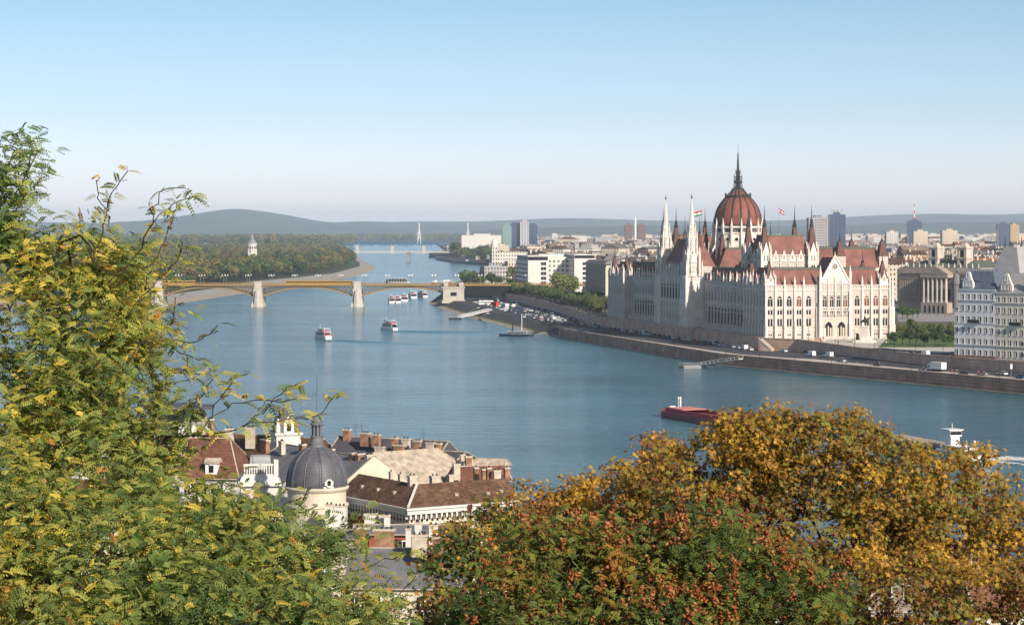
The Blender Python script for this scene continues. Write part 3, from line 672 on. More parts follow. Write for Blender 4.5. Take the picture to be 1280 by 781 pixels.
for uc in (111, 156):                          # the twin white towers
    tw = MB(); x, y = -.5, uc
    tw.box(x-4.5, x+4.5, y-4.5, y+4.5, 0, 27.3); tw.box(x-4.8, x+4.8, y-4.8, y+4.8, 26.4, 27.3); tw.box(x-4.7, x+4.7, y-4.7, y+4.7, 14.4, 14.9); tw.box(x-4.8, x+4.8, y-4.8, y+4.8, 0, 3)
    for k in range(4):
        T = Matrix.Translation((x,y,0)) @ rotz(k*math.pi/2); tw.T = T
        tw.box(-5, -3.7, -5, -3.7, 0, 28.4)
        tw.box(-4.9, 4.9, -4.9, -4.6, 28.2, 28.5)
        for q in range(8): tw.box(-3.7+q*1.05, -3.5+q*1.05, -4.85, -4.65, 27.3, 28.2)
        # second stage, corner piers and their slender pinnacles
        tw.box(-3.7, -2.7, -3.7, -2.7, 27.3, 38.5); tw.pyr(-3.2, -3.2, .8, 38.5, 44)
        tw.box(-4.6, -4.0, -4.6, -4.0, 28.4, 33); tw.pyr(-4.3, -4.3, .45, 33, 37)
        tw.bar((-4.3,-4.3,31),(-3,-3,36),.4)
        tw.add([(-1.9,-3.5,35),(1.9,-3.5,35),(0,-3.5,41.5),(-1.9,-3.1,35),(1.9,-3.1,35),(0,-3.1,41.5)], [(0,1,2),(5,4,3),(0,2,5,3),(1,4,5,2)])
        # third stage
        tw.box(-2.5, -1.8, -2.5, -1.8, 38, 47.5); tw.pyr(-2.15, -2.15, .55, 47.5, 52.5)
        tw.add([(-1.3,-2.45,44.5),(1.3,-2.45,44.5),(0,-2.45,49.5),(-1.3,-2.1,44.5),(1.3,-2.1,44.5),(0,-2.1,49.5)], [(0,1,2),(5,4,3),(0,2,5,3),(1,4,5,2)])
        tw.box(-1.75, -1.35, -1.75, -1.35, 47, 53); tw.pyr(-1.55, -1.55, .35, 53, 56.5)
    tw.T = Matrix()
    tw.lathe(x, y, [(3.3,27.3),(3.3,38.5),(3.6,38.7),(3.6,39.2),(2.4,39.6),(2.3,47.5),(2.6,47.8),(2.6,48.3),(1.75,48.8),(1.75,52.4),(2.0,52.6),(2.0,53)], 8, 0, 22.5)
    o = tw.build('tower', 'white_stone', pa)
    sp = MB(); sp.lathe(x, y, [(1.55,53),(1.1,58),(.62,63.5),(.16,68.2)], 8, 0, 22.5)
    for k in range(8):
        a = R(22.5+45*k)
        for q in range(8): t = q/8; rr = 1.55-(1.42*t); sp.pyr(x+rr*math.cos(a), y+rr*math.sin(a), .17, 53.2+14.6*t, 54.1+14.6*t)
    sp.build('spire', 'white_stone', o); fi = MB(); fi.lathe(x, y, [(.15,68.2),(.42,68.9),(.36,69.7),(.1,70),(.08,71.6)], 8); fi.build('finial', 'darkmetal', o)
    for k in range(4):
        T = Matrix.Translation((x,y,0)) @ rotz(k*math.pi/2)
        if k in (0, 3):
            win_main.add(TW[0], T @ Matrix.Translation((0,-4.52,16.5)), TW[1])
            win_main.add(P3[0], T @ Matrix.Translation((0,-4.52,11.4)), P3[1]); win_main.add(P2[0], T @ Matrix.Translation((0,-4.52,5.8)), P2[1])
        for dx in (-.9,.9): win_main.add(SM[0], T @ Matrix.Translation((dx,-3.22,30.5)), SM[1])
        win_main.add(SM[0], T @ Matrix.Translation((0,-2.25,41)), SM[1])
# chamber blocks with four turrets each
def chamber(u0, u1):
    v0, v1 = 17.5, 42.5
    wall.box(v0, v1, u0, u1, 20, 39.5); mansard(v0-.2, v1+.2, u0-.2, u1+.2, 39.4, 48.8, 3.6)
    for f, L in ((Fr(v0, u0, 0), v1-v0), (west(v0, u1), u1-u0)):
        n = 4; a0 = 3.6; w_ = (L-7.2)/n
        for k in range(n):
            c = a0+(k+.5)*w_
            trim.T = f.T; trim.add([(c-2.0,-.5,36.2),(c+2.0,-.5,36.2),(c,-.5,42.2),(c-2.0,0,36.2),(c+2.0,0,36.2),(c,0,42.2)], [(0,1,2),(5,4,3),(0,2,5,3),(1,4,5,2)])
            trim.box(c-2.25, c-1.95, -.6, .1, 30, 37.5); trim.pyr(c-2.1,-.3,.35,37.5,40.2); trim.T = Matrix()
            for dx in (-.8,.8): win_main.add(SM[0], f.at(c+dx, .1, 31.6), SM[1])
            dark.T = f.T; dark.box(c-.45, c+.45, -.56, -.5, 37.4, 39.2); dark.T = Matrix()
        f.box(trim, 2, L-2, 0, .5, 39.2, 39.6); f.box(trim, 2, L-2, 0, .35, 35.4, 35.8); flush()
    for a in (v0, v1):
        for b in (u0, u1):
            t = MB(); t.box(a-2.4, a+2.4, b-2.4, b+2.4, 20, 40.5)
            for k in range(4):
                t.T = Matrix.Translation((a,b,0)) @ rotz(k*math.pi/2)
                t.box(-2.8,-2.1,-2.8,-2.1,20,42); t.pyr(-2.45,-2.45,.5,42,46)
                t.add([(-2,-2.75,40),(2,-2.75,40),(0,-2.75,46),(-2,-2.3,40),(2,-2.3,40),(0,-2.3,46)], [(0,1,2),(5,4,3),(0,2,5,3),(1,4,5,2)])
                t.box(-.95,-.55,-2.5,-2.38,36.6,39.2,1); t.box(.55,.95,-2.5,-2.38,36.6,39.2,1); t.box(-.95,.95,-2.5,-2.38,31.5,34.5,1); t.box(-.12,.12,-2.55,-2.38,31.5,34.5,0)
                t.box(-2.5,2.5,-2.6,-2.3,35.2,35.6)
            t.T = Matrix(); o = t.build('turret', ['white_stone','glass'], pa)
            s = MB(); s.frus(a-2.25, a+2.25, b-2.25, b+2.25, 40.5, 53.5, 1.45, 1.45); s.build('turret_roof', 'spirebrown', o)
            g = MB(); g.lathe(a, b, [(.95,53.5),(1.25,53.9),(1.25,54.4),(.7,54.8),(.6,56.2),(.85,56.5),(.32,57.4),(.2,60.5),(.05,64.6)], 8)
            for k in range(4): g.cbox(a+.9*math.cos(k*math.pi/2), b+.9*math.sin(k*math.pi/2), .16, .16, 53.5, 56)
            g.build('turret_spire', 'darkmetal', o)
chamber(50, 74); chamber(194, 218)
# lower roofs and chimneys between
for a, b in ((30,44),(34,46),(22,80),(40,86),(26,100),(38,176),(24,226)):
    wall.box(a, a+2.2, b, b+1.2, 23, 31.5); wall.box(a-.2, a+2.4, b-.2, b+1.4, 31.1, 31.5)
roof.frus(19, 46, 28.5, 49, 23, 33, 6, 6); roof.frus(19, 46, 76, 113, 23, 36, 6, 6); roof.frus(19, 46, 158, 192, 23, 36, 6, 6)
for k in range(7): dorm.add(DM, Matrix.Translation((20+k*3.8, 28.6, 24)))
# ---- the dome
X, Y = 33, 134; n = 16
dr = MB(); dr.lathe(X, Y, [(16.2,22),(16.2,33.5),(16.6,33.7),(16.6,34.4),(12.9,36.5),(12.9,49.8),(13.4,50.1),(13.4,50.6),(12.5,50.7),(12.5,53.0),(13.4,53.2),(13.4,54.0),(12.5,54.2)], 16, 0, 11.25)
for k in range(16):
    T = Matrix.Translation((X,Y,0)) @ rotz(2*math.pi*k/16+R(11.25)); dr.T = T
    dr.box(12.4, 13.9, -.42, .42, 33, 55); dr.pyr(13.2, 0, .62, 55, 58.8); dr.box(13.2, 14.3, -.36, .36, 33, 47.5); dr.pyr(13.9,0,.5,47.5,50.2)
    dr.box(17.0, 19.2, -.6, .6, 20, 39.5); dr.pyr(18.1, 0, .95, 39.5, 46)
    dr.add([(13.6,-.35,45.5),(13.6,.35,45.5),(17.4,.35,39),(17.4,-.35,39),(13.6,-.35,44),(13.6,.35,44),(17.4,.35,37.2),(17.4,-.35,37.2)], [(0,3,2,1),(4,5,6,7),(0,4,7,3),(1,2,6,5)])
    for q in range(6): a = (q-2.5)*.05; dr.box(12.4, 12.75, 0, 0, 50.7, 50.8) if False else None
dr.T = Matrix()
dro = dr.build('dome_drum', 'white_stone', pa)
bd = MB(); bd.lathe(X, Y, [(12.56,50.9),(12.56,52.8)], 16, 0, 11.25, False); bd.build('arcade_shadow_gallery', 'glass', pa) if False else None
for k in range(16):
    a = 2*math.pi*k/16; T = Matrix.Translation((X,Y,0)) @ rotz(a+R(90)); rr = 12.9*math.cos(math.pi/16)
    o = link('window', TL[0], dro); o.matrix_local = T @ Matrix.Translation((0,-rr-.05,34.6)); link('pane', TL[1], o)
    rw = MB(); rw.T = Matrix.Rotation(R(90), 4, 'X'); rw.lathe(0, 0, [(.95,0),(.95,.12)], 12); rw.T = Matrix()
    if k == 0:
        rme = rw.mesh('round_window', 'glass'); rf = MB(); rf.T = Matrix.Rotation(R(90), 4, 'X')
        for q in range(12): c_, d_ = q*math.pi/6, (q+1)*math.pi/6; rf.bar((1.05*math.cos(c_),1.05*math.sin(c_),.12),(1.05*math.cos(d_),1.05*math.sin(d_),.12),.25)
        rfm = rf.mesh('round_frame', 'white_stone'); ga = MB(); 
        for q in range(5): ga.box(-2.05+q*.86, -1.4+q*.86, -.06, .02, 0, 1.9)
        gam = ga.mesh('gallery_opening', 'glass')
    o = link('round_window', rme, dro); o.matrix_local = T @ Matrix.Translation((0,-rr-.02,47.1)); link('round_frame', rfm, o)
    o = link('gallery_opening', gam, dro); o.matrix_local = T @ Matrix.Translation((0,-12.5*math.cos(math.pi/16)-.03,50.9))
prof = [(12.35,54.2),(12.55,55.8),(12.5,57.7),(12.2,59.7),(11.7,61.6),(10.95,63.5),(9.95,65.3),(8.75,67.0),(7.5,68.5),(6.3,69.6)]
up = [(6.3,70.2),(5.2,70.8),(4.25,71.8),(3.4,73.0),(2.6,74.2)]
dm = MB(); dm.lathe(X, Y, prof, 64, 0); dm.lathe(X, Y, up, 32, 0); dmo = dm.build('dome', 'dome_red', pa, smooth=True)
rb = MB()
for k in range(16):
    a = 2*math.pi*k/16+R(11.25); ca, sa = math.cos(a), math.sin(a)
    for pr in (prof, up): rb.tube([(X+(r+.05)*ca, Y+(r+.05)*sa, z) for r, z in pr], .40, 5)
rb.lathe(X, Y, [(6.7,69.4),(7.0,69.7),(7.0,70.1),(6.2,70.3)], 32)
rb.lathe(X, Y, [(12.6,54.1),(12.8,54.4),(12.6,54.7)], 64)
for k in range(16):
    a = 2*math.pi*k/16; rb.cbox(X+6.8*math.cos(a), Y+6.8*math.sin(a), .5, .5, 70, 71.1); rb.pyr(X+6.8*math.cos(a), Y+6.8*math.sin(a), .4, 71.1, 72.1)
rb.build('dome_ribs', 'darkmetal', dmo)
ln = MB(); ln.lathe(X, Y, [(2.7,74.0),(2.9,74.3),(1.9,74.8),(1.5,75.6),(1.5,77.0),(2.3,77.4),(2.4,78.0),(1.6,78.2),(1.35,80.2),(1.7,80.5),(1.15,81.2),(.95,83.2),(1.15,83.4),(.75,84),(.52,88),(.28,92.5),(.4,92.8),(.1,93.4),(.08,98)], 12)
for k in range(8):
    a = k*math.pi/4; x, y = X+2.2*math.cos(a), Y+2.2*math.sin(a); ln.cbox(x, y, .28, .28, 75, 80); ln.pyr(x, y, .3, 80, 82.4); ln.bar((X+2.6*math.cos(a),Y+2.6*math.sin(a),74.2),(x,y,77.5),.2)
    ln.pyr(X+1.3*math.cos(a), Y+1.3*math.sin(a), .22, 82, 85)
ln.build('lantern', 'darkmetal', pa)
for k in range(4):                             # pavilions hugging the drum
    a = R(45+90*k); x, y = X+19*math.cos(a), Y+19*math.sin(a)
    wall.box(x-2.2, x+2.2, y-2.2, y+2.2, 22, 37); roof.frus(x-2.1, x+2.1, y-2.1, y+2.1, 37, 48.5, 1.4, 1.4, 3); roof.lathe(x, y, [(.8,48.5),(1,49.2),(.4,50),(.2,53),(.05,57)], 8, 2)
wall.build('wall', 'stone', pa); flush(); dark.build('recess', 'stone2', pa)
roof.build('roof', ['roof_red','copper','darkmetal','spirebrown'], pa)
win_main.done(); butt.done(); pinn.done(); dorm.done()
# terrace steps in front of the river front and south-west stair
st = MB()
for k in range(5): st.box(-8.5+k*.5, 4.0, 45+k*.5, 225-k*.5, -5+k*.9, -5+(k+1)*.9) if False else None
st.box(-1.2, 0, -1, 268, -5, 1.6); st.box(-6.2, -1.2, 98, 170, -5, .9); st.box(-6.6, -6.0, 98, 170, .9, 1.9)
for k in range(10): st.box(-4.2-k*.0, -1.2, 84+k*1.4, 85.4+k*1.4, -5, -4.6+k*.55); st.box(-4.2, -1.2, 182.6-k*1.4, 184-k*1.4, -5, -4.6+k*.55)
for k in range(12): st.box(-3.2, -1.2, 36+k*1.6, 37.6+k*1.6, -5, -4.4+k*.5)
st.build('terrace_base', 'wallpale', pa)
pst = MB(); 
for k in range(9): pst.box(27+k*.15, 41.8-k*.15, -7.0+k*.5, -2, 0, .14*(k+1))
pst.build('entrance_steps', 'lightpave', pa)
for pxl, u, v, lab, left in ((877, 206, 36.5, 'red white and green flag on a pole left of the great dome', True), (973.5, 62, 29.6, 'dark red flag on a pole right of the great dome', False)):
    W_ = pa.matrix_basis @ Vector((v, u, 49.0)) if False else Matrix.Translation((120.7,1104,10)) @ rotz(A0) @ Vector((v,u,49.0))
    t = thing('flag', lab, 'flag', W_); MB().tube([(0,0,0),(0,0,14.5)], [.14,.07], 6).build('flagpole', 'steel', t)
    sg = -1 if left else 1; fb = MB(); nn = 6
    for j, mi in enumerate((0,1,2) if left else (0,1,0)):
        z1 = 14.2-j*.95 if left else 14.0-j*.7; hh = .95 if left else .7; L = 4.2 if left else 2.6
        for i in range(nn):
            q = lambda i: (sg*i/nn*L, .35*math.sin(i*1.6), -i/nn*(1.0 if left else 1.6))
            a, b = q(i), q(i+1); th = .04
            fb.add([(a[0],a[1]-th,z1-hh+a[2]),(b[0],b[1]-th,z1-hh+b[2]),(b[0],b[1]-th,z1+b[2]),(a[0],a[1]-th,z1+a[2]),(a[0],a[1]+th,z1-hh+a[2]),(b[0],b[1]+th,z1-hh+b[2]),(b[0],b[1]+th,z1+b[2]),(a[0],a[1]+th,z1+a[2])], [(0,1,2,3),(7,6,5,4),(3,2,6,7),(0,4,5,1)], mi)
    fb.build('cloth', ['flagred','white','flaggreen'], t)
# ------------------------------------------------------------------ bridges
def yb(px, py, d): return Q(px, py, d)
ybr = thing('road_bridge', 'yellow arched iron bridge on two pale stone piers with trams crossing', 'bridge', (0, 1900, 0))
piers = [-288, -207, -126, -45]
dk = MB(); dk.box(-700, 60, -9, 9, 16.9, 17.9); dk.box(-700, 60, -9.6, -9, 17.1, 18.3); dk.box(-700, 60, 9, 9.6, 17.1, 18.3); dk.build('deck', 'yellow', ybr)
rd = MB(); rd.box(-700, 60, -8.9, 8.9, 17.9, 17.96); rd.build('roadway', 'asphalt', ybr)
rl = MB()
for y in (-9.4, 9.4):
    rl.box(-700, 60, y-.1, y+.1, 19.2, 19.4)
    for k in range(253): rl.box(-700+k*3, -699.7+k*3, y-.1, y+.1, 18.3, 19.2)
rl.build('railing', 'yellow', ybr)
for i in range(len(piers)-1):
    x0, x1 = piers[i]+4.5, piers[i+1]-4.5; L = x1-x0; n = 22
    zf = lambda t: 9.0+7.0*(1-(2*t-1)**2)
    a = MB()
    for y in (-7.5, -2.5, 2.5, 7.5):
        for k in range(n):
            t0, t1 = k/n, (k+1)/n
            a.bar((x0+L*t0, y, zf(t0)), (x0+L*t1, y, zf(t1)), .5, 1.1)
    a.build('arch', 'yellow', ybr)
    b = MB()
    for y in (-7.5, 7.5):
        for k in range(n+1):
            t = k/n; z = zf(t)
            if 16.7-z > .7: b.bar((x0+L*t, y, z), (x0+L*t, y, 16.9), .35)
            if k < n and 16.7-z > 1.2: b.bar((x0+L*t, y, z), (x0+L*(t+1/n), y, 16.9), .28); b.bar((x0+L*t, y, 16.9), (x0+L*(t+1/n), y, zf(t+1/n)), .28)
    for k in range(n): t = (k+.5)/n; b.box(x0+L*t-.2, x0+L*t+.2, -7.5, 7.5, zf(t)-.1, zf(t)+.3)
    b.build('spandrel_lattice', 'bridgedark', ybr)
for x in piers[:3]:
    p = MB(); p.frus(x-5.2, x+5.2, -15, 14, -1, 3, .8, .8); p.frus(x-4.3, x+4.3, -13, 12, 3, 13.5, 1.1, 1.5); p.box(x-3.8, x+3.8, -11.4, 10.4, 13.5, 14.6); p.box(x-2.9, x+2.9, -10.6, -8.9, 14.6, 20.4); p.box(x-3.4, x+3.4, -11, -8.6, 20.2, 20.9)
    p.lathe(x, -13, [(3.8,-1),(2.9,9),(2.0,13),(.2,14.2)], 8); p.build('pier', 'pier', ybr)
ab = MB(); ab.box(-56, -39, -13, 13, 3, 16.4); ab.box(-57, -38, -14, 14, 3, 5.5); ab.box(-56.6, -38.4, -13.6, 13.6, 15.2, 16.5); ab.box(-55.5, -52, -13.4, -10, 16.8, 20); ab.box(-43, -39.5, -13.4, -10, 16.8, 20); ab.box(-50, -45, -13.1, -12.9, 9, 12, 1); ab.box(-39, 30, -8.5, 8.5, 9, 16.7, 1)
ab.build('abutment', ['pier','glass'], ybr)
lpm = MB(); lpm.tube([(0,0,0),(0,0,7.5)], [.16,.1], 6); lpm.bar((-1.2,0,7.2),(1.2,0,7.2),.14)
for x in (-1.2, 1.2): lpm.lathe(x, 0, [(.1,6.9),(.38,7.2),(.36,7.9),(.08,8.3)], 8, 1)
lm = lpm.mesh('lamp', ['steel','lamp'])
bl_ = None
for k, x in enumerate(range(-330, 50, 19)):
    for y in (-8.6, 8.6):
        o = link('street_lamp', lm, None, (x, 1900+y, 17.96)); tag(o, 'twin globe lamp post along the yellow bridge', 'street lamp', 'lamp posts on the yellow bridge')
def tram(x, lab):
    t = thing('tram', lab, 'tram', (x, 1895.5, 18.0))
    for k in range(6):
        b = MB(); a = k*9.1; b.box(a, a+8.6, -1.25, 1.25, .5, 1.4); b.box(a, a+8.6, -1.2, 1.2, 2.9, 3.25); b.box(a+.1, a+8.5, -1.15, 1.15, 3.25, 3.5, 1)
        for q in range(6): b.box(a+q*1.65, a+q*1.65+.25, -1.22, 1.22, 1.6, 2.8)
        c = b.build('carriage', ['tram','steel'], t); g = MB(); g.box(a+.1, a+8.5, -1.12, 1.12, 1.55, 2.85); g.build('window_band', 'glass', c)
        u = MB(); u.box(a+1, a+7.6, -1, 1, .1, .5); u.build('bogie', 'black', c)
    j = MB()
    for k in range(1, 6): j.box(k*9.1-.55, k*9.1+.05, -1.1, 1.1, .5, 3.3)
    j.build('gangway', 'black', t)
tram(-184.5, 'long yellow tram between the two stone piers of the bridge'); tram(-313, 'yellow tram at the left end of the bridge beside the leafy branches')
# second bridge, slab on piers
ar = thing('motorway_bridge', 'long pale slab bridge on slender piers farther up the river', 'bridge', (0, 4780, 0))
b = MB(); b.box(-330, 40, -14, 14, 18.6, 21.2); b.build('deck', 'pier', ar)
for x in (-214, -70, 30): b = MB(); b.frus(x-5, x+5, -12, 12, -1, 18.6, 1.2, 1); b.build('pier', 'steel' if x == -214 else 'pier', ar)
for x in range(-320, 30, 40):
    o = link('street_lamp', lm, None, (x, 4780, 21.2)); o.scale = (1.6,1.6,1.6); tag(o, 'thin lamp post on the slab bridge', 'street lamp', 'lamp posts on the slab bridge')
rb_ = thing('railway_bridge', 'blue steel truss railway bridge far up the river', 'bridge', (0, 6600, 0))
b = MB(); b.box(-480, -170, -5, 5, 22.5, 24); b.box(-480, -170, -5, -4, 33, 34.5); b.box(-480, -170, 4, 5, 33, 34.5)
for k in range(31):
    x = -480+k*10
    for y in (-4.5, 4.5): b.bar((x,y,24),(x+5,y,33),1.5); b.bar((x+5,y,33),(x+10,y,24),1.5)
M['bluepaint'] = mat('blue bridge paint', (.02, .10, .20), .6); M['bluepaint'].name = 'blue steel paint'
b.build('truss', 'bluepaint', rb_)
for x in (-440,-340,-250,-180): b = MB(); b.box(x-4, x+4, -8, 8, -1, 22.5); b.build('pier', 'pier', rb_)
for px in (524, 585):
    t = thing('bridge_pylon', ('left' if px == 524 else 'right')+' one of two thin white bridge pylons on the horizon', 'pylon', ((px-640)/F*11600, 11600, 3), group='distant cable bridge pylons')
    b = MB(); b.bar((-8,0,0),(-2.5,0,60),4); b.bar((8,0,0),(2.5,0,60),4); b.bar((0,0,58),(0,0,104),4.5); b.bar((-6,0,28),(6,0,28),3); b.build('frame', 'white', t)
    c = MB()
    for k in range(6): c.bar((0,0,100-k*4),(-8-k*4,0,14),.25); c.bar((0,0,100-k*4),(8+k*4,0,14),.25)
    c.build('cables', 'white', t)
# water tower on the island
wt = thing('water_tower', 'round pale water tower with a pointed roof rising out of the island wood', 'tower', Q(315, 313, 3500)[:2]+(5.5,))
b = MB(); b.lathe(0,0,[(6.8,0),(6.2,26),(7.2,28),(7.2,36),(7.8,37),(7.8,38)], 16)
for k in range(8): a = k*math.pi/4; b.cbox(6.9*math.cos(a), 6.9*math.sin(a), 1.2, 1.2, 0, 33)
b.build('shaft', 'offwhite', wt)
b = MB()
for k in range(16): a = (k+.5)*math.pi/8; b.T = rotz(a); b.box(7.1, 7.4, -.7, .7, 30, 34); b.box(6.3,6.8,-.6,.6,16,20); b.T = Matrix()
b.build('window', 'glass', wt); b = MB(); b.lathe(0,0,[(7.9,38),(4.6,43),(3.2,44),(3.2,47),(3.6,47.4),(1.2,51),(.3,58)], 16); b.build('roof', 'steel', wt)

# ------------------------------------------------------------------ named buildings
def uvbox_mesh(name, boxes, wm, rm, roofs=()):
    """walls with metre UVs (slot 0) and plain tops (slot 1)"""
    mb = MB(); uv = []
    for (x0,x1,y0,y1,z0,z1) in boxes:
        off_ = random.uniform(0, 2)
        for a, b in (((x0,y0),(x1,y0)),((x1,y0),(x1,y1)),((x1,y1),(x0,y1)),((x0,y1),(x0,y0))):
            L = math.hypot(b[0]-a[0], b[1]-a[1]); k = max(1, round(L/2.9))*2.9
            mb.add([(a[0],a[1],z0),(b[0],b[1],z0),(b[0],b[1],z1),(a[0],a[1],z1)], [(0,1,2,3)], 0); uv += [(0,0),(k,0),(k,z1-z0),(0,z1-z0)]
        mb.add([(x0,y0,z1),(x1,y0,z1),(x1,y1,z1),(x0,y1,z1)], [(0,1,2,3)], 1); uv += [(0,0)]*4
    me = mb.mesh(name, [wm, rm]); l = me.uv_layers.new(name='UVMap'); l.data.foreach_set('uv', [c for p in uv for c in p]); return me
def grid_windows(t, f, cols, rows_, w, h, s0, ds, h0, dh, depth=.25, fm='white', gm='glass', skip=()):
    """one window object per opening (frame, glass set back)"""
    fr = MB(); q = .12; fr.box(-w/2-q, -w/2, -q, .1, -q, h+q); fr.box(w/2, w/2+q, -q, .1, -q, h+q); fr.box(-w/2, w/2, -q, .1, h, h+q); fr.box(-w/2-.1, w/2+.1, -.25, .1, -.15, 0); fr.box(-.05, .05, -.05, .1, 0, h)
    fm_ = fr.mesh('window', fm); pn = MB().box(-w/2, w/2, -.02, .05, 0, h).mesh('pane', gm); rp = Repeat('window', t)
    return [(fm_, f.at(s0+ds*c, .0, h0+dh*r), pn) for r in range(rows_) for c in range(cols) if (c, r) not in skip]
# the white house: west slab, deep court, east slab (frontal direction like the parliament)
wx, wy, _ = P(660, 367, 10)
wh = thing('office_block', 'large white modernist office block with striped shaded side and a deep court', 'office building', (wx, wy, 10), R(7))
b = MB(); b.box(0, 17.5, 0, 80, 0, 27.5); b.box(-.2, 17.7, -.2, 80, 30.5, 31.2); b.box(17.5, 40, 40, 62, 0, 30); b.box(40, 58, 8, 80, 0, 29); b.box(39.8,58.2,7.8,80,31.5,32.2); b.box(17.5, 58, 62, 80, 0, 32); b.build('wall', 'offwhite', wh)
b = MB(); b.box(.8, 16.7, .8, 79, 27.5, 30.5); b.box(40.8, 57.2, 8.8, 79, 29, 31.5); b.build('roof_storey', 'glass', wh)
b = MB()
for k in range(7): b.box(-.35, 0, 1, 79, 3.2+k*3.6, 4.6+k*3.6)
b.build('sunshade_band', 'white', wh); b = MB()
for k in range(7): b.box(-.08, 0, 1.5, 78.5, 1.6+k*3.6, 3.15+k*3.6)
b.build('window_band', 'glass', wh)
rp = Repeat('window', wh); f = Fr(0,0,0); it = grid_windows(wh, f, 1, 6, 4.4, 2.6, 13, 0, 3.4, 4.0)
it += grid_windows(wh, Fr(17.5,40,0), 6, 7, 1.6, 1.7, 2.6, 3.7, 2, 3.9)
it += grid_windows(wh, Fr(40,62,-90) if False else Fr(40,40,-90), 9, 7, 1.5, 1.7, 2, 3.5, 2, 3.9) + grid_windows(wh, Fr(40,8,0), 2, 6, 4.0, 2.4, 9, 5.5, 3.4, 4.0)
for a in it: rp.add(*a)
rp.done()
# white building beside it toward the bridge
x, y, _ = P(618, 352, 10)
t = thing('apartment_house', 'slim white old house with a small domed corner tower left of the office block', 'house', (x, 2350, 10), R(10)); t.location.x = (618-640)/F*2350
link('wall', uvbox_mesh('wall', [(0,34,0,30,0,31),(-3,3,-3,3,0,36)], M.setdefault('win_white', windowed('white plaster front', (.58,.55,.50))), 'roof_grey' if 'roof_grey' in M else M.setdefault('roof_grey', mat('grey roofing', (.2,.19,.18)))), t)
b = MB(); b.lathe(0,0,[(3.4,36),(3.5,38),(3,41),(1.6,43.5),(.3,45),(.1,49)], 12); b.build('turret_dome', 'offwhite', t)
# block with dark side between the big white block and the parliament
x, y, _ = P(757, 384, 10)
t = thing('office_block', 'cream office block with balconies squeezed between the trees and the parliament', 'office building', (x, y, 10), R(9))
b = MB(); b.box(0, 13, 0, 72, 0, 27); b.box(.5, 12.5, .5, 71, 27, 29); b.build('wall', 'cream', t); b = MB(); b.frus(-1, 14, -1, 73, 29, 31.5, 3, 3); b.build('roof', 'roof_grey', t)
b = MB()
for k in range(7): b.box(-1.0, 0, 2, 70, 3.0+k*3.6, 4.1+k*3.6)
b.build('balcony', 'stone2', t); b = MB()
for k in range(7): b.box(-.06, 0, 2, 70, 4.12+k*3.6, 6.3+k*3.6)
b.build('window_band', 'glass', t)
rp = Repeat('window', t)
for a in grid_windows(t, Fr(0,0,0), 3, 6, 1.8, 2.0, 2.8, 3.7, 3, 3.9): rp.add(*a)
rp.done()
# glass office towers
def offices():
    t = thing('office_tower', 'green and blue glass office towers with a silver shaft rising over the city', 'office tower', Q(628, 300, 4200)[:2]+(10,), R(5)); s = 4200/F
    for (a, c, z, m, nm, y) in ((0,11.5,282.5,'greenglass','green_slab',0),(11.5,22,279.5,'blueglass','blue_slab',6),(22,33,277,'silver','silver_shaft',-4),(33,44,281,'blueglass','blue_slab',6)):
        top = H-(z-YH)*s-10; b = MB(); b.box(a*s, c*s, y, y+22, 0, top); b.box(a*s+3, c*s-3, y+3, y+18, top, top+3); b.build(nm, m, t)
offices()
def slab(px0, px1, ytop, d, m, name, lab, cat, dep=20, extra=None):
    x0 = (px0-640)/F*d; x1 = (px1-640)/F*d; top = H-(ytop-YH)/F*d-10
    t = thing(name, lab, cat, (x0, d, 10)); 
    link('wall', uvbox_mesh('wall', [(0,x1-x0,0,dep,0,top),((x1-x0)*.3,(x1-x0)*.7,dep*.3,dep*.7,top,top+3)], m, 'roof_grey'), t)
    if extra: extra(t, x1-x0, top)
    return t
for k, (n, c) in enumerate((('win_cream',(.60,.51,.40)),('win_white',(.72,.69,.64)),('win_grey',(.36,.35,.34)),('win_ochre',(.48,.36,.22)),('win_pink',(.50,.37,.31)),('win_dark',(.22,.19,.17)))):
    if n not in M: M[n] = windowed('plaster front %s' % n.split('_')[1], c)
M['tower_face'] = windowed('tower block face', (.42,.40,.40), 3.2, 3.0, wx=(.2,.8), wy=(.3,.8)); M['brown_face'] = windowed('brown tower face', (.22,.14,.12), 3.2, 3.2, wx=(.2,.8))
slab(577, 628, 294, 5000, 'offwhite', 'shopping_hall', 'long flat white shopping hall left of the glass towers', 'hall', 120)
slab(1011, 1035, 272, 2650, 'tower_face', 'office_tower', 'grey office tower with a stepped top right of the parliament spires', 'office tower', 20)
slab(1037, 1057, 268, 2900, 'blueglass', 'office_tower', 'blue glass office tower beside the grey tower behind the parliament', 'office tower', 20, lambda t, w_, top: MB().cbox(w_/2, 8, w_*.6, 5, top+3, top+6).build('roof_plant', 'silver', t))
slab(781, 791, 281, 5600, 'brown_face', 'tower_block', 'left one of two brown tower blocks on the skyline', 'tower block'); slab(797, 807, 281, 5600, 'brown_face', 'tower_block', 'right one of two brown tower blocks on the skyline', 'tower block')
slab(793.5, 795.5, 273, 5500, 'white', 'chimney_stack', 'thin white chimney between the two brown tower blocks', 'chimney', 4)
def mast(t, w_, top):
    b = MB()
    for k in range(6): b.tube([(w_/2,10,top+k*6.5),(w_/2,10,top+(k+1)*6.5)], [1.5-.2*k, 1.35-.2*k], 8, k%2)
    b.build('mast', ['flagred','white'], t); MB().box(-2, w_+2, -2, 22, top-9, top-5).build('top_band', 'blueglass', t)
slab(1136, 1152, 276, 4300, 'blueglass', 'office_tower', 'dark blue office tower with a red and white mast', 'office tower', 22, mast)
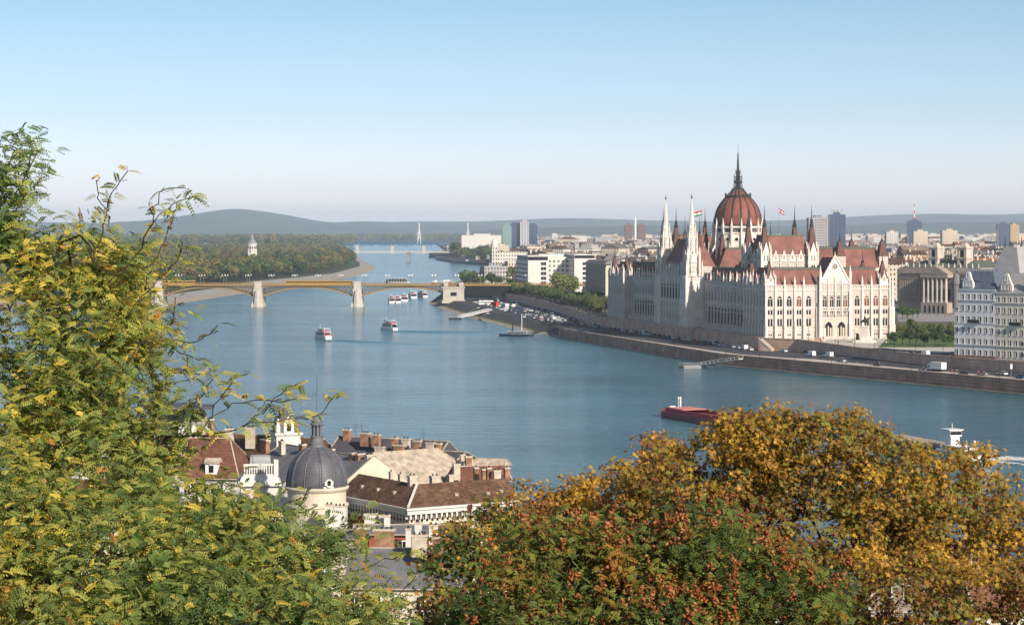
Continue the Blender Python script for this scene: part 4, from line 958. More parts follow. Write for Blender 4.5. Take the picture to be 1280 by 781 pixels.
slab(1248, 1262, 280, 3600, 'blueglass', 'tower_block', 'dark tower block right of the skyline with a cream flank', 'tower block'); slab(1263, 1274, 281, 3600, 'win_ochre', 'tower_block', 'cream tower slab at the far right of the skyline', 'tower block')
slab(1178, 1197, 288, 3900, 'win_cream', 'tower_block', 'cream tower block left of the palace towers', 'tower block'); slab(1142, 1160, 289, 3900, 'win_cream', 'tower_block', 'cream tower block under the red and white mast', 'tower block')
slab(1108, 1123, 290, 4100, 'win_white', 'tower_block', 'white tower block just right of the parliament roofs', 'tower block')

# columned palace in the shade on the square
x, y, _ = P(1124, 389, 10)
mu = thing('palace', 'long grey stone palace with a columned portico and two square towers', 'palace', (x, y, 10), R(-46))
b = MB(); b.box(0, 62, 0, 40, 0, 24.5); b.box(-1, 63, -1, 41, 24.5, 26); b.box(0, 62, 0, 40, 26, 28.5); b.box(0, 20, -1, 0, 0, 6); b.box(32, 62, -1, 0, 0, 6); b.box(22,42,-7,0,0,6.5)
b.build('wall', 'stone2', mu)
for k in range(16):
    x_ = 1.5+k*1.38 if k < 14 else 40
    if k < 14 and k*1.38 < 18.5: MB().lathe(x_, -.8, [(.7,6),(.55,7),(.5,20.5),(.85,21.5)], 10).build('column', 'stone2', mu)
for k in range(6): MB().lathe(23.5+k*3.4, -5.8, [(1.1,6.5),(.9,7.5),(.8,21),(1.2,22.2)], 12).build('column', 'stone', mu)
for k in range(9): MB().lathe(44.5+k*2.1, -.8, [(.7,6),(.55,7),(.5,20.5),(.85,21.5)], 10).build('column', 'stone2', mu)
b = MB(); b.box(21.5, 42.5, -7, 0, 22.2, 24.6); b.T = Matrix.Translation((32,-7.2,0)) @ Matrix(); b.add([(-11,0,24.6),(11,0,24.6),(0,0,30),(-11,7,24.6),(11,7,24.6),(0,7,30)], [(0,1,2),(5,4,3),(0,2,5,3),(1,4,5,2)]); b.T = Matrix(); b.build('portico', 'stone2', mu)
for q in [(2+k*1.9, 3+k*1.9, -.06, 0, 9, 14) for k in range(11)]+[(2+k*1.9, 3+k*1.9, -.06, 0, 16, 19.5) for k in range(11)]+[(24.6+k*3.4, 26.2+k*3.4, -.3, -.05, 8, 15) for k in range(5)]+[(24.8+k*3.4, 26+k*3.4, -7.1, -7, 0, 4.5) for k in range(5)]+[(45+k*2.1, 46.1+k*2.1, -.06, 0, 9, 14) for k in range(8)]: MB().box(*q).build('window', 'glass', mu)
for xx in (19, 41):
    b = MB(); b.box(xx, xx+6.5, 6, 12.5, 24, 41)
    for k in range(4): b.box(xx+(k%2)*5.2-.3, xx+(k%2)*5.2+1.6, 6+(k//2)*5.2-.3, 6+(k//2)*5.2+1.6, 28.5, 42)
    b.box(xx-.6, xx+7.1, 5.4, 13.1, 40.5, 41.4); b.box(xx-.6, xx+7.1, 5.4, 13.1, 34, 34.6); b.frus(xx+.5, xx+6, 6.5, 12, 41.4, 44, 1.6, 1.6); o = b.build('tower', 'stone', mu)
    c = MB(); c.arch(xx+2, xx+4.5, 5.9, 35.2, 38, 39.6, .08); c.arch(xx+2, xx+4.5, 5.9, 29.5, 32, 33.2, .08); c.build('window', 'glass', o)
b = MB()
for k in range(14): b.lathe(2+k*4.5, .5, [(.5,28.5),(.6,29.2),(.35,30.4),(.45,30.9),(.1,31.3)], 6)
b.build('roof_statues', 'stone', mu)
b = MB(); b.frus(1, 61, 1, 39, 28.5, 33, 12, 12); b.build('roof', 'copper', mu)
b = MB()
for dx in (0, 2, 4): b.tube([(30+dx,8,33),(30.5+dx,8,35.5),(31.2+dx,8,36.5)], [.8,.7,.3], 6); 
b.tube([(33,10,33),(33,10,38)], [.6,.3], 6); b.build('chariot_group', 'copper', mu)

# the pale apartment houses on the right bank, ornate gables and steel roofs
hx, hy, _ = P(1193, 446.5, 10); ha = R(-47)
def apartments(name, lab, s0, s1, wm, rise, gables, roofm, nwin, fl=6, base=None, extra=None):
    t = thing(name, lab, 'apartment house', (hx+s0*math.cos(ha), hy+s0*math.sin(ha), 10), ha); L = s1-s0; dep = 24
    w_ = MB(); w_.box(0, L, .3, dep, 0, rise); bw = L/nwin; rp = Repeat('window', t, 100)
    fr = MB(); fr.box(-.64,-.5,-.1,.1,0,2.1); fr.box(.5,.64,-.1,.1,0,2.1); fr.box(-.64,.64,-.14,.1,2.1,2.3); fr.box(-.7,.7,-.22,.1,-.15,0); fr.box(-.04,.04,0,.1,0,2.1); fm_ = fr.mesh('window', 'offwhite'); pm = MB().box(-.5,.5,.1,.16,0,2.1).mesh('pane', 'paneglass')
    fh = (rise-1)/fl
    for c in range(nwin):
        m = (c+.5)*bw; h = 0
        for r in range(fl):
            z = 1.2+r*fh
            w_.box(c*bw, (c+1)*bw, 0, .3, h, z); w_.box(c*bw, m-.5, 0, .3, z, z+2.1); w_.box(m+.5, (c+1)*bw, 0, .3, z, z+2.1); h = z+2.1
            rp.add(fm_, Matrix.Translation((m, -.0, z)), pm)
        w_.box(c*bw, (c+1)*bw, 0, .3, h, rise)
    for z in (1+fh, 1+fh*(fl-1), rise-.3): w_.box(-.15, L+.15, -.35, .02, z-.2, z+.15)
    for z in (rise*.5,): w_.box(-.15, L+.15, -.2, .01, z, z+.25)
    # left end wall windows
    for r in range(fl):
        for y in (5, 10, 15, 20): rp.add(fm_, Matrix.Translation((0,y,1.2+r*fh)) @ rotz(R(-90)), pm)
    w_.build('wall', wm, t); rp.done()
    for g0, g1, gh in gables:
        g = MB(); xm = (g0+g1)/2; pts = [(g0,rise),(g1,rise),(g1,rise+gh*.35),(g1-.7,rise+gh*.5),(xm+(g1-xm)*.5,rise+gh*.72),(xm+.9,rise+gh*.96),(xm,rise+gh),(xm-.9,rise+gh*.96),(xm-(g1-xm)*.5,rise+gh*.72),(g0+.7,rise+gh*.5),(g0,rise+gh*.35)]
        n = len(pts); g.add([(p[0],-.25,p[1]) for p in pts]+[(p[0],.6,p[1]) for p in pts], [tuple(range(n)), tuple(range(2*n-1,n-1,-1))]+[(i,n+i,n+(i+1)%n,(i+1)%n) for i in range(n)])
        o = g.build('gable', wm, t)
        for dx in (-1.6, 0, 1.6): a = link('window', fm_, o); a.location = (xm+dx, -.28, rise+1); link('pane', pm, a)
        a = link('window', fm_, o); a.location = (xm, -.28, rise+4.2); link('pane', pm, a)
    r_ = MB(); r_.frus(-.4, L+.4, -.3, dep+.3, rise, rise+7.5, 5 if not extra else 4, 5.5); r_.build('roof', roofm, t)
    if base: q = MB(); q.box(-.06, L, -.12, 0, 0, 1.15); q.build('plinth', base, t)
    bl2 = MB()
    for r, c in ((3, 3), (2, 7), (4, 8), (1, 7)):
        if c*bw+2 < L: bl2.box(c*bw-1.2, c*bw+bw+1.6, -1.3, 0, 1+r*fh-.1, 1+r*fh+.1); bl2.box(c*bw-1.2, c*bw+bw+1.6, -1.3, -1.22, 1+r*fh+.1, 1+r*fh+1.1)
    bl2.build('balcony', 'black', t)
    return t, L
M['paneglass'] = mat('pale reflecting panes', (.07,.075,.085), .4, .5, .7); M['shadewhite'] = mat('pale grey plaster', (.74,.72,.71), .85, .08, .2); M['shadecream'] = mat('pale cream plaster', (.70,.64,.54), .85, .08, .2); M['plinth'] = mat('red plinth', (.28,.13,.10))
M['bluesteel'] = mat('blue grey slate', (.10,.12,.16), .45, .2, .6); M['steelroof'] = rows(mat('pale slate', (.34,.34,.34), .6, .12, .6), 1.2, (.22,.22,.22), .2, 2, .6)
t, L = apartments('apartment_house', 'pale grey apartment house with curved gables, blue slate roof and red plinth', 0, 20, 'shadewhite', 28, [(4,9.5,7)], 'bluesteel', 7, base='plinth')
b = MB(); b.lathe(.6, .8, [(1.8,20),(1.8,29.5),(2.1,29.7),(2.0,31),(1.5,33),(.5,34),(.1,36)], 12); b.build('corner_turret', 'roof_grey', t)
b = MB(); b.frus(9, 26, 9, 24, 30, 45, 5.5, 5); b.build('tall_roof', 'steelroof', t); b = MB(); b.tube([(15,14,45),(15,14,49)],[.4,.1]); b.tube([(20,18,45),(20,18,49)],[.4,.1]); b.build('roof_finial', 'darkmetal', t)
b = MB()
for k in range(18): b.pyr(1+k*1.05, .4, .3, 35.2, 36.6, 4)
b.box(3, 18, 5.2, 5.4, 35.4, 36.0); b.build('roof_cresting', 'steelroof', t)
apartments('apartment_house', 'cream apartment house with black balconies at the right edge', 20.3, 62, 'shadecream', 27, [(2,8,7.5),(14,20,7.5),(30,36,7.5)], 'steelroof', 15)

# ------------------------------------------------------------------ trees of the middle distance
LB = 1.6
leafcols = {'tree_dark': (.030,.048,.018), 'tree_mid': (.050,.080,.020), 'tree_olive': (.085,.088,.026), 'tree_gold': (.13,.115,.028), 'tree_rust': (.09,.062,.026), 'tree_lime': (.11,.13,.03)}
for k, c in leafcols.items(): M[k] = leafmat('foliage '+k.split('_')[1], [q*LB for q in c], .2, .3)
def crown_mesh(seed, rx, rz, n, leaf, mi, name='crown', trunk_h=2.0, col=False):
    """leaf clumps in uneven lobes; centre at the crown's middle height"""
    r_ = np.random.default_rng(seed); nl = 9
    c = r_.normal(size=(nl,3)); c /= np.linalg.norm(c, axis=1)[:,None]; c *= r_.uniform(.25,.62,(nl,1)); c[:,2] = c[:,2]*.8; rr = r_.uniform(.32,.55,nl)
    k = r_.integers(0, nl, n); d = r_.normal(size=(n,3)); d /= np.linalg.norm(d, axis=1)[:,None]; u = r_.uniform(.55,1.05,(n,1))
    p = (c[k]+d*rr[k][:,None]*u)*np.array([rx,rx,rz]); p[:,2] += rz*.95+trunk_h
    t1 = r_.normal(size=(n,3)); t1 /= np.linalg.norm(t1,axis=1)[:,None]; nn = d+.5*r_.normal(size=(n,3)); t2 = np.cross(nn, t1); t2 /= np.linalg.norm(t2,axis=1)[:,None]; t1 = np.cross(t2, nn); t1 /= np.linalg.norm(t1,axis=1)[:,None]
    s = leaf*r_.uniform(.6,1.3,(n,1)); V = np.stack([p-t1*s, p-t2*s*.7, p+t1*s, p+t2*s*.7], 1).reshape(-1,3)
    return np_mesh(name, V, np.arange(4*n).reshape(n,4), [mi])
def trunk_mesh(h, r0):
    b = MB(); b.tube([(0,0,-.3),(.1,0,h*.5),(0,.1,h)], [r0, r0*.8, r0*.6], 6)
    for k in range(4): a = k*1.7; b.tube([(0,0,h*.8),(math.cos(a)*h*.4,math.sin(a)*h*.4,h*1.5)], [r0*.5,r0*.2], 4)
    return b.mesh('trunk', 'bark')
TR = {}
def variants(kind, mats, rx, rz, n, leaf, th, nv=2):
    TR[kind] = [(m, crown_mesh(hash((kind,m,i)) % 9999 if False else (len(kind)*37+i*11+len(m)*5), rx, rz, n, leaf, m, trunk_h=th), trunk_mesh(th+rz*.4, max(.15, rx*.06))) for m in mats for i in range(nv)]
variants('wood', ['tree_dark','tree_mid','tree_olive','tree_olive','tree_mid','tree_gold','tree_olive','tree_gold','tree_rust'], 8, 9, 420, 1.25, 5)
variants('bushy', ['tree_mid','tree_olive','tree_mid'], 4.5, 4, 900, .42, 2)
variants('park', ['tree_dark','tree_mid','tree_dark'], 2.9, 3.2, 1200, .28, 1.3)
variants('big', ['tree_olive','tree_lime'], 9, 8.5, 1800, .75, 3)
variants('bankwood', ['tree_dark','tree_mid','tree_olive'], 7, 7, 420, 1.0, 3)
COLW = {'tree_dark':'dark green', 'tree_mid':'green', 'tree_olive':'olive green', 'tree_gold':'golden', 'tree_rust':'rusty brown', 'tree_lime':'yellow green'}
def put_tree(kind, x, y, z, s, where, group, rnd, name='tree', v=None):
    m, cm, tm = TR[kind][v if v is not None else rnd.randrange(len(TR[kind]))]
    t = thing(name, COLW[m]+' '+where, 'tree', (x,y,z), rnd.uniform(0,6.28), COLW[m]+' '+group); t.scale = (s,s,s*rnd.uniform(.85,1.2)); link('crown', cm, t); link('trunk', tm, t)
    return t
rt = random.Random(5)
# island wood: the 300 nearest are trees, the rest one mass
def inside(p, poly):
    c = False; n = len(poly)
    for i in range(n):
        a, b = poly[i], poly[i-1]
        if (a[1] > p[1]) != (b[1] > p[1]) and p[0] < (b[0]-a[0])*(p[1]-a[1])/(b[1]-a[1])+a[0]: c = not c
    return c
ip = off(isl[1:12], -36)+[(-2600,7000),(-2600,1900)]
pts = []
for y in np.arange(1960, 6900, 15):
    for x in np.arange(-1500, -150, 15):
        q = (x+rt.uniform(-6,6), y+rt.uniform(-6,6)); px = 640+F*q[0]/q[1]
        if 30 < px < 480 and inside(q, ip) and (y < 3200 or rt.random() < .55):
            if q[1] < 2330 and q[0] > -330-(2330-q[1])*.2: 
                pass
            if math.hypot(q[0]-wt.location.x, q[1]-wt.location.y) > 12: pts.append(q)
pts.sort(key=lambda q: q[1])
near = [q for q in pts if q[1] < 4200 and 640+F*q[0]/q[1] > 190]; 
front = near[::max(1, len(near)//95)][:95]; fs_ = set(front); rest = [q for q in pts if q not in fs_]
for q in front:
    s = rt.uniform(.75,1.25)*(.62 if q[1] < 2350 else 1); put_tree('wood', q[0], q[1], 5.3, s, 'tree in the island wood across the river', 'trees of the island wood', rt)
def mass(name, lab, pts_, kind, smin, smax, z, cat=None):
    V = []; Fs = []; mi = []; base = 0; mats = []
    cache = []
    for m, cm, tm in TR[kind]:
        a = np.empty(len(cm.vertices)*3, np.float32); cm.vertices.foreach_get('co', a); cache.append((m, a.reshape(-1,3)[:4*min(len(cm.polygons), 260)]))
        if m not in mats: mats.append(m)
    for q in pts_:
        m, a = cache[rt.randrange(len(cache))]; s = rt.uniform(smin, smax); an = rt.uniform(0,6.28); c, s_ = math.cos(an), math.sin(an)
        v = np.stack([(a[:,0]*c-a[:,1]*s_)*s+q[0], (a[:,0]*s_+a[:,1]*c)*s+q[1], a[:,2]*s+z], 1); V.append(v); mi.append(np.full(len(v)//4, mats.index(m)))
    V = np.concatenate(V); me = np_mesh(name, V, np.arange(len(V)).reshape(-1,4), mats, np.concatenate(mi)); o = link(name, me); tag(o, lab, kind='stuff'); return o
mass('wood', 'dense autumn wood covering the island', rest, 'wood', .75, 1.2, 5.3)
fp = []
for _ in range(1900):
    y = rt.uniform(7000, 13800); px = rt.uniform(0, 575); x = (px-640)/F*y
    if not (440 < px and y < 11900): fp.append((x, y))
for _ in range(500): y = rt.uniform(11950, 12600); fp.append(((rt.uniform(430,620)-640)/F*y, y))
mass('far_wood', 'hazy brown line of far woods below the mountain', fp, 'wood', 1.6, 2.6, 2)
# trees behind the promenade wall and on the far bank
ln_ = [(46,1400)]+Ul
for i in range(len(ln_)-1):
    a, b = Vector(ln_[i]), Vector(ln_[i+1]); L = (b-a).length; nrm = Vector(((b-a).y, -(b-a).x)).normalized()
    for k in range(int(L/8)):
        for row in (0, 1):
            if i == 0 and k < 1: continue
            p = a+(b-a)*((k+.5)/int(L/8))+nrm*(6+row*11); put_tree('bushy', p.x+rt.uniform(-1,1), p.y, 10, rt.uniform(.85,1.15), 'bushy tree in the row above the quay wall', 'trees in rows above the quay wall', rt)
for px, py, s in ((700,372,1.05),(716,371,.9),(733,372,.6),(690,374,.6),(748,383,.5),(741,390,.45),(752,393,.42)):
    x, y, _ = P(px, py, 10); put_tree('big', x, y, 10, s, 'broad tree in front of the white court' if s > .8 else 'small tree by the cream office block', 'trees round the office blocks', rt)
for px in range(578, 640, 6):
    y = 2150+rt.uniform(-90, 90); put_tree('bankwood', (px-640)/F*y, y, 10, rt.uniform(.6,1.05), 'tree behind the bridge head', 'trees behind the bridge head', rt)
for k in range(46):
    px = 562+rt.uniform(0, 78); y = rt.uniform(4300, 5100); x = (px-640)/F*y
    if x > -150 or y > 4900: put_tree('bankwood', max(x,-20-(y-4300)*.05) if False else x, y, 8, rt.uniform(.9,1.5), 'tree on the far bank past the slab bridge', 'trees on the far bank', rt)
poly_sheet('far_spit', [(-165,5050),(-105,4500),(-25,4150),(0,4900),(-100,5600),(-185,5560)], 4, 'bankstone', 'low bank under the trees past the slab bridge', -1)
for k in range(34):
    px = rt.uniform(566, 622); y = rt.uniform(4350, 5000) if px > 585 else rt.uniform(4700, 5400); put_tree('bankwood', (px-640)/F*y, y, 5, rt.uniform(1.3,2.2), 'tree on the low far bank past the slab bridge', 'trees on the low far bank', rt)
# park beside the parliament
for k in range(13):
    x, y, _ = P(1122+k*5.6+rt.uniform(-2,2), 418+rt.uniform(-4,3), 10); put_tree('bushy', x, y, 10, rt.uniform(.45,.7), 'shrub at the back of the park lawn', 'shrubs at the back of the park lawn', rt, 'shrub', rt.choice([2,3,3,2,0]))
for px, py, s in ((1118,433,1.15),(1128,431,1.0),(1137,432,1.05),(1146,430,.9),(1155,432,1.05),(1169,433,1.0),(1182,433,1.1),(1190,432,1.0),(1113,430,.8),(1136,424,.9),(1150,423,.95),(1164,422,.9),(1176,424,.9),(1187,424,.9)):
    x, y, _ = P(px, py, 10); put_tree('park', x, y, 10, s, 'small round tree on the park lawn', 'trees on the park lawn', rt)
for px, py, s in ((1128,399,.8),(1134,400,.9),(1141,398,.8),(1147,397,.7)):
    x, y, _ = P(px, py, 10); put_tree('bushy', x, y, 10, s, 'dark tree before the columned palace', 'trees before the columned palace', rt, v=0)

# ------------------------------------------------------------------ the city
for n, c in (('r_brown',(.14,.085,.06)),('r_red',(.24,.09,.055)),('r_grey',(.19,.18,.17)),('r_dark',(.075,.07,.07)),('r_light',(.38,.35,.31)),('r_orange',(.40,.15,.06)),('r_tan',(.27,.20,.15))): M[n] = mat('city roof '+n[2:], [q*.72 for q in c], .85, .25, .05)
WN = {'win_cream':'cream','win_white':'white','win_grey':'grey','win_ochre':'ochre','win_pink':'pinkish','win_dark':'dark'}
RN = {'r_brown':'brown','r_red':'red','r_grey':'grey','r_dark':'dark','r_light':'pale','r_orange':'orange','r_tan':'tan'}
WK = ['win_cream']*5+['win_white']*5+['win_grey']*2+['win_ochre','win_pink','win_pink','win_dark']; RK = ['r_brown']*4+['r_red']*2+['r_grey']*4+['r_dark']*2+['r_light']*3+['r_orange']+['r_tan']*3
rc = random.Random(9)
def house_geo(L, D, h, rk, flat):
    """returns wall quads with uv, roof polys, in local coords"""
    w = []; r = []
    bx = [(-L/2,L/2,-D/2,D/2,0,h)]
    if flat and rc.random() < .7: q = rc.uniform(.2,.4); bx.append((-L*q, L*q*.6, -D*q, D*q, h, h+rc.uniform(2,4)))
    for (x0,x1,y0,y1,z0,z1) in bx:
        for a, b in (((x0,y0),(x1,y0)),((x1,y0),(x1,y1)),((x1,y1),(x0,y1)),((x0,y1),(x0,y0))):
            l_ = math.hypot(b[0]-a[0], b[1]-a[1]); k = max(1, round(l_/2.9))*2.9
            w.append(([(a[0],a[1],z0),(b[0],b[1],z0),(b[0],b[1],z1),(a[0],a[1],z1)], [(0,0),(k,0),(k,z1-z0),(0,z1-z0)]))
        r.append([(x0,y0,z1),(x1,y0,z1),(x1,y1,z1),(x0,y1,z1)])
    if not flat:
        x0,x1,y0,y1 = -L/2-.3,L/2+.3,-D/2-.3,D/2+.3; rh = rc.uniform(3,6); hip = rc.choice([0,0,D/2])
        if L >= D: a, b = (x0+hip,0,h+rh), (x1-hip,0,h+rh); r += [[(x0,y0,h),(x1,y0,h),b,a],[(x1,y1,h),(x0,y1,h),a,b],[(x1,y0,h),(x1,y1,h),b],[(x0,y1,h),(x0,y0,h),a]]
        else: hip = min(hip, D/2-1); a, b = (0,y0+hip*.6,h+rh), (0,y1-hip*.6,h+rh); r += [[(x1,y0,h),(x1,y1,h),b,a],[(x0,y1,h),(x0,y0,h),a,b],[(x0,y0,h),(x1,y0,h),a],[(x1,y1,h),(x0,y1,h),b]]
        for k in range(rc.randint(1,4)):
            cx, cy = rc.uniform(-L*.4,L*.4), rc.uniform(-D*.2,D*.2)
            for a, b in (((-1,-.5),(1,-.5)),((1,-.5),(1,.5)),((1,.5),(-1,.5)),((-1,.5),(-1,-.5))): w.append(([(cx+a[0]*.8,cy+a[1],h+1),(cx+b[0]*.8,cy+b[1],h+1),(cx+b[0]*.8,cy+b[1],h+rh+1.6),(cx+a[0]*.8,cy+a[1],h+rh+1.6)], [(0,0)]*4))
    return w, r
def poly_mesh(name, polys, mats, mi=None, uvs=None):
    V = []; Fc = []
    for p in polys: b = len(V); V += p; Fc.append(tuple(range(b, b+len(p))))
    me = bpy.data.meshes.new(name); me.from_pydata(V, [], Fc)
    for m in mats: me.materials.append(M[m])
    if mi: me.polygons.foreach_set('material_index', mi)
    if uvs: l = me.uv_layers.new(name='UVMap'); l.data.foreach_set('uv', [c for u in uvs for q in u for c in q])
    me.update(); return me
ang = A0; ca_, sa_ = math.cos(ang), math.sin(ang); cand = []
reserved = [(1124,1330,1500,930), ]
y = 1380.
for gy in np.arange(1380, 4700, 24):
    for gx in np.arange(-300, 1400, 23.5):
        X_ = gx+rc.uniform(-3,3); Y_ = gy+rc.uniform(-4,4)
        if int(gx/23.5) % 6 == 0 or int(gy/24) % 7 == 0:
            if rc.random() < .75: continue
        px = 640+F*X_/Y_
        if px < 590 or px > 1330: continue
        if Y_ < 1830 and 690 < px < 1122: continue
        if Y_ < 2200 and px < 790 : continue
        if Y_ < 1620 and px < 1330: continue
        if Y_ < 4900 and px < 640 + 8 and Y_ > 2300: 
            if Y_ > 4100 or px < 622: continue
        if 1120 < px < 1215 and Y_ < 1600: continue
        cand.append((Y_, X_))
cand.sort()
L_ = []
for Y_, X_ in cand:
    px = 640+F*X_/Y_; hid = 770 < px < 1122 and YH+F*(H-32)/Y_ > 331
    if hid: continue
    L_.append((X_, Y_))
def attrs():
    return rc.uniform(17,30), rc.uniform(14,24), rc.uniform(13,24)+(rc.random()<.08)*8, rc.choice(WK), rc.choice(RK), rc.random() < .3
for X_, Y_ in L_[:290]:
    L, D, h, wk, rk, fl_ = attrs(); w_, r_ = house_geo(L, D, h, rk, fl_)
    t = thing('town_house', '%s town house with a %s %s roof in the city behind the parliament' % (WN[wk], RN[rk], 'flat' if fl_ else 'pitched'), 'house', (X_, Y_, 10), ang+rc.uniform(-.06,.06)+rc.choice([0,0,.5,-.4])*(Y_>2300), 'town houses behind the parliament, %s walls and %s %s roofs' % (WN[wk], RN[rk], 'flat' if fl_ else 'pitched'))
    link('wall', poly_mesh('wall', [a for a,_ in w_], [wk], None, [u for _,u in w_]), t); link('roof', poly_mesh('roof', r_, [rk]), t)
def citymass(name, lab, places, big=1.0, tower=False):
    wks = sorted(set(WK))+(['tower_face'] if tower else []); rks = sorted(set(RK)); mats = wks+rks; polys = []; mi = []; uvs = []
    for X_, Y_, L, D, h, wk, rk, fl_ in places:
        w_, r_ = house_geo(L, D, h, rk, fl_); a = ang+rc.choice([0,0,0,.4,-.5,.8]); c, s = math.cos(a), math.sin(a)
        tr = lambda p: (p[0]*c-p[1]*s+X_, p[0]*s+p[1]*c+Y_, p[2]+10)
        for q, u in w_: polys.append([tr(p) for p in q]); mi.append(mats.index(wk)); uvs.append(u)
        for q in r_: polys.append([tr(p) for p in q]); mi.append(mats.index(rk)); uvs.append([(0,0)]*len(q))
    tag(link(name, poly_mesh(name, polys, mats, mi, uvs)), lab, kind='stuff')
citymass('city_roofs', 'sea of town houses beyond the parliament', [(X_, Y_)+attrs() for X_, Y_ in L_[290:]])
pl = []
for _ in range(3800):
    Y_ = 4700*(2.4**rc.random()) ; px = rc.uniform(600, 1330)
    if px < 660 and Y_ < 5600: continue
    L, D, h, wk, rk, fl_ = attrs(); pl.append(((px-640)/F*Y_, Y_, L*1.5, D*1.2, h*rc.choice([.6,.8,1,1,1.2]), wk, rk, fl_))
citymass('far_city', 'hazy far quarters of the city', pl)
pl = []
for _ in range(330):
    Y_ = rc.uniform(5200, 11500); px = rc.uniform(640, 1330) if rc.random() < .4 else rc.uniform(1010, 1330)
    pl.append(((px-640)/F*Y_, Y_, rc.choice([18,22,40,60]), 14, rc.uniform(26,44), rc.choice(['tower_face','win_white','win_cream']), 'r_grey', True))
citymass('tower_blocks', 'distant pale tower blocks under the hills', pl, tower=True)
mass('city_trees', 'trees scattered between the far houses', [((rc.uniform(640,1330)-640)/F*yy, yy) for yy in [rc.uniform(2000, 7000) for _ in range(420)]], 'wood', .6, 1.1, 10)
# ------------------------------------------------------------------ vehicles
CARC = {'white': (.72,.72,.72), 'silver': (.38,.39,.41), 'dark grey': (.06,.065,.07), 'blue': (.03,.08,.22), 'red': (.45,.03,.02), 'black': (.015,.015,.018), 'yellow': (.7,.42,.03)}
def car_mesh(kind):
    b = MB(); g = MB(); L, W = (4.4, 1.75) if kind == 'car' else (5.6, 2.0)
    if kind == 'car': prof = [(-2.2,.35),(-2.2,.8),(-1.3,.95),(1.2,1.0),(2.15,.9),(2.2,.35)]; cab = [(-1.0,.95),(-.45,1.42),(1.0,1.45),(1.75,.98)]
    else: prof = [(-2.8,.35),(-2.8,1.0),(-2.1,1.15),(2.8,1.15),(2.8,.35)]; cab = [(-2.0,1.15),(-1.4,2.2),(2.7,2.3),(2.78,1.15)]
    def pr(m, pts, w): n = len(pts); m.add([(x,-w/2,z) for x,z in pts]+[(x,w/2,z) for x,z in pts], [tuple(range(n)), tuple(range(2*n-1,n-1,-1))]+[(i,n+i,n+(i+1)%n,(i+1)%n) for i in range(n)])
    pr(b, prof, W); top = [(p[0],p[1]) for p in cab]
    pr(b, [(top[1][0]-.05,top[1][1]-.03),(top[1][0]+.05,top[1][1]+.06),(top[2][0]-.05,top[2][1]+.06),(top[2][0]+.02,top[2][1]-.03)], W*.82)
    if kind != 'car': pr(b, [(-.6,1.1),(-.6,2.28),(2.72,2.3),(2.8,1.1)], W*.97)
    pr(g, cab, W*.86)
    w_ = MB()
    for sx in (-.31*L, .31*L):
        for sy in (-1, 1): w_.T = Matrix.Translation((sx, sy*W*.46, .33)) @ Matrix.Rotation(R(90),4,'X'); w_.lathe(0,0,[(.33,-.11),(.33,.11)],10)
    wh_ = MB(); wh_.T = Matrix.Rotation(R(90),4,'X'); wh_.lathe(0,0,[(.33,-.11),(.33,.11)],10)
    return b, g, wh_, L, W
CARS = {}
for kind in ('car', 'van'):
    b, g, wh_, L, W = car_mesh(kind); gm_ = g.mesh('windows', 'glass'); wm_ = wh_.mesh('wheel', 'black')
    for cn, c in CARC.items():
        if kind == 'van' and cn not in ('white', 'silver'): continue
        key = 'car '+cn
        if key not in M: M[key] = mat(cn+' car paint', c, .3, .03, .5, spec=.6)
        CARS[kind, cn] = (b.mesh('body', key), gm_, wm_, L, W)
def put_car(kind, cn, x, y, z, rz, lab, group):
    bm_, gm_, wm_, L, W = CARS[kind, cn]; t = thing('parked_car' if kind == 'car' else 'delivery_van', '%s %s %s' % (cn, kind, lab), kind, (x,y,z), rz, '%s %ss %s' % (cn, kind, group))
    link('body', bm_, t); link('windows', gm_, t)
    for sx in (-.31*L, .31*L):
        for sy in (-1, 1): link('wheel', wm_, t, (sx, sy*W*.46, .33))
    return t
rv = random.Random(4); CW = ['white']*9+['silver']*10+['dark grey']*9+['black']*9+['blue']*5+['red']
def along(line, s):
    for a, b in zip(line, line[1:]):
        a, b = Vector(a), Vector(b); L = (b-a).length
        if s <= L: t = (b-a)/L; return a+t*s, math.atan2(t.y, t.x)
        s -= L
    t = Vector(line[-1])-Vector(line[-2]); return Vector(line[-1]), math.atan2(t.y, t.x)
def length(line): return sum((Vector(b)-Vector(a)).length for a, b in zip(line, line[1:]))
WV = W
parl = [(118,1092),(46,1392)]                 # cars parked at the foot of the parliament wall
for k in range(34):
    if rv.random() < .12: continue
    p, a = along(off(parl, -4), 6+k*8.6); put_car('car' if rv.random() < .85 else 'van', rv.choice(CW) if rv.random() < .85 else 'white', p.x, p.y, 5, a, 'parked at the foot of the parliament wall', 'parked at the foot of the parliament wall') if False else None
    cn = rv.choice(CW); kd = 'van' if cn in ('white','silver') and rv.random() < .2 else 'car'
    put_car(kd, cn, p.x, p.y, quay_z(p.x, p.y), a+math.pi*(k % 2), 'parked at the foot of the parliament wall', 'parked at the foot of the parliament wall')
for k in range(22):
    p, a = along(off([(60,1330),(118,1080),(200,880)], -6), 10+k*21+rv.uniform(-5,5)); cn = rv.choice(CW); put_car('car', cn, p.x+1, p.y, quay_z(p.x+1, p.y), a, 'driving on the quay road', 'driving on the quay road')
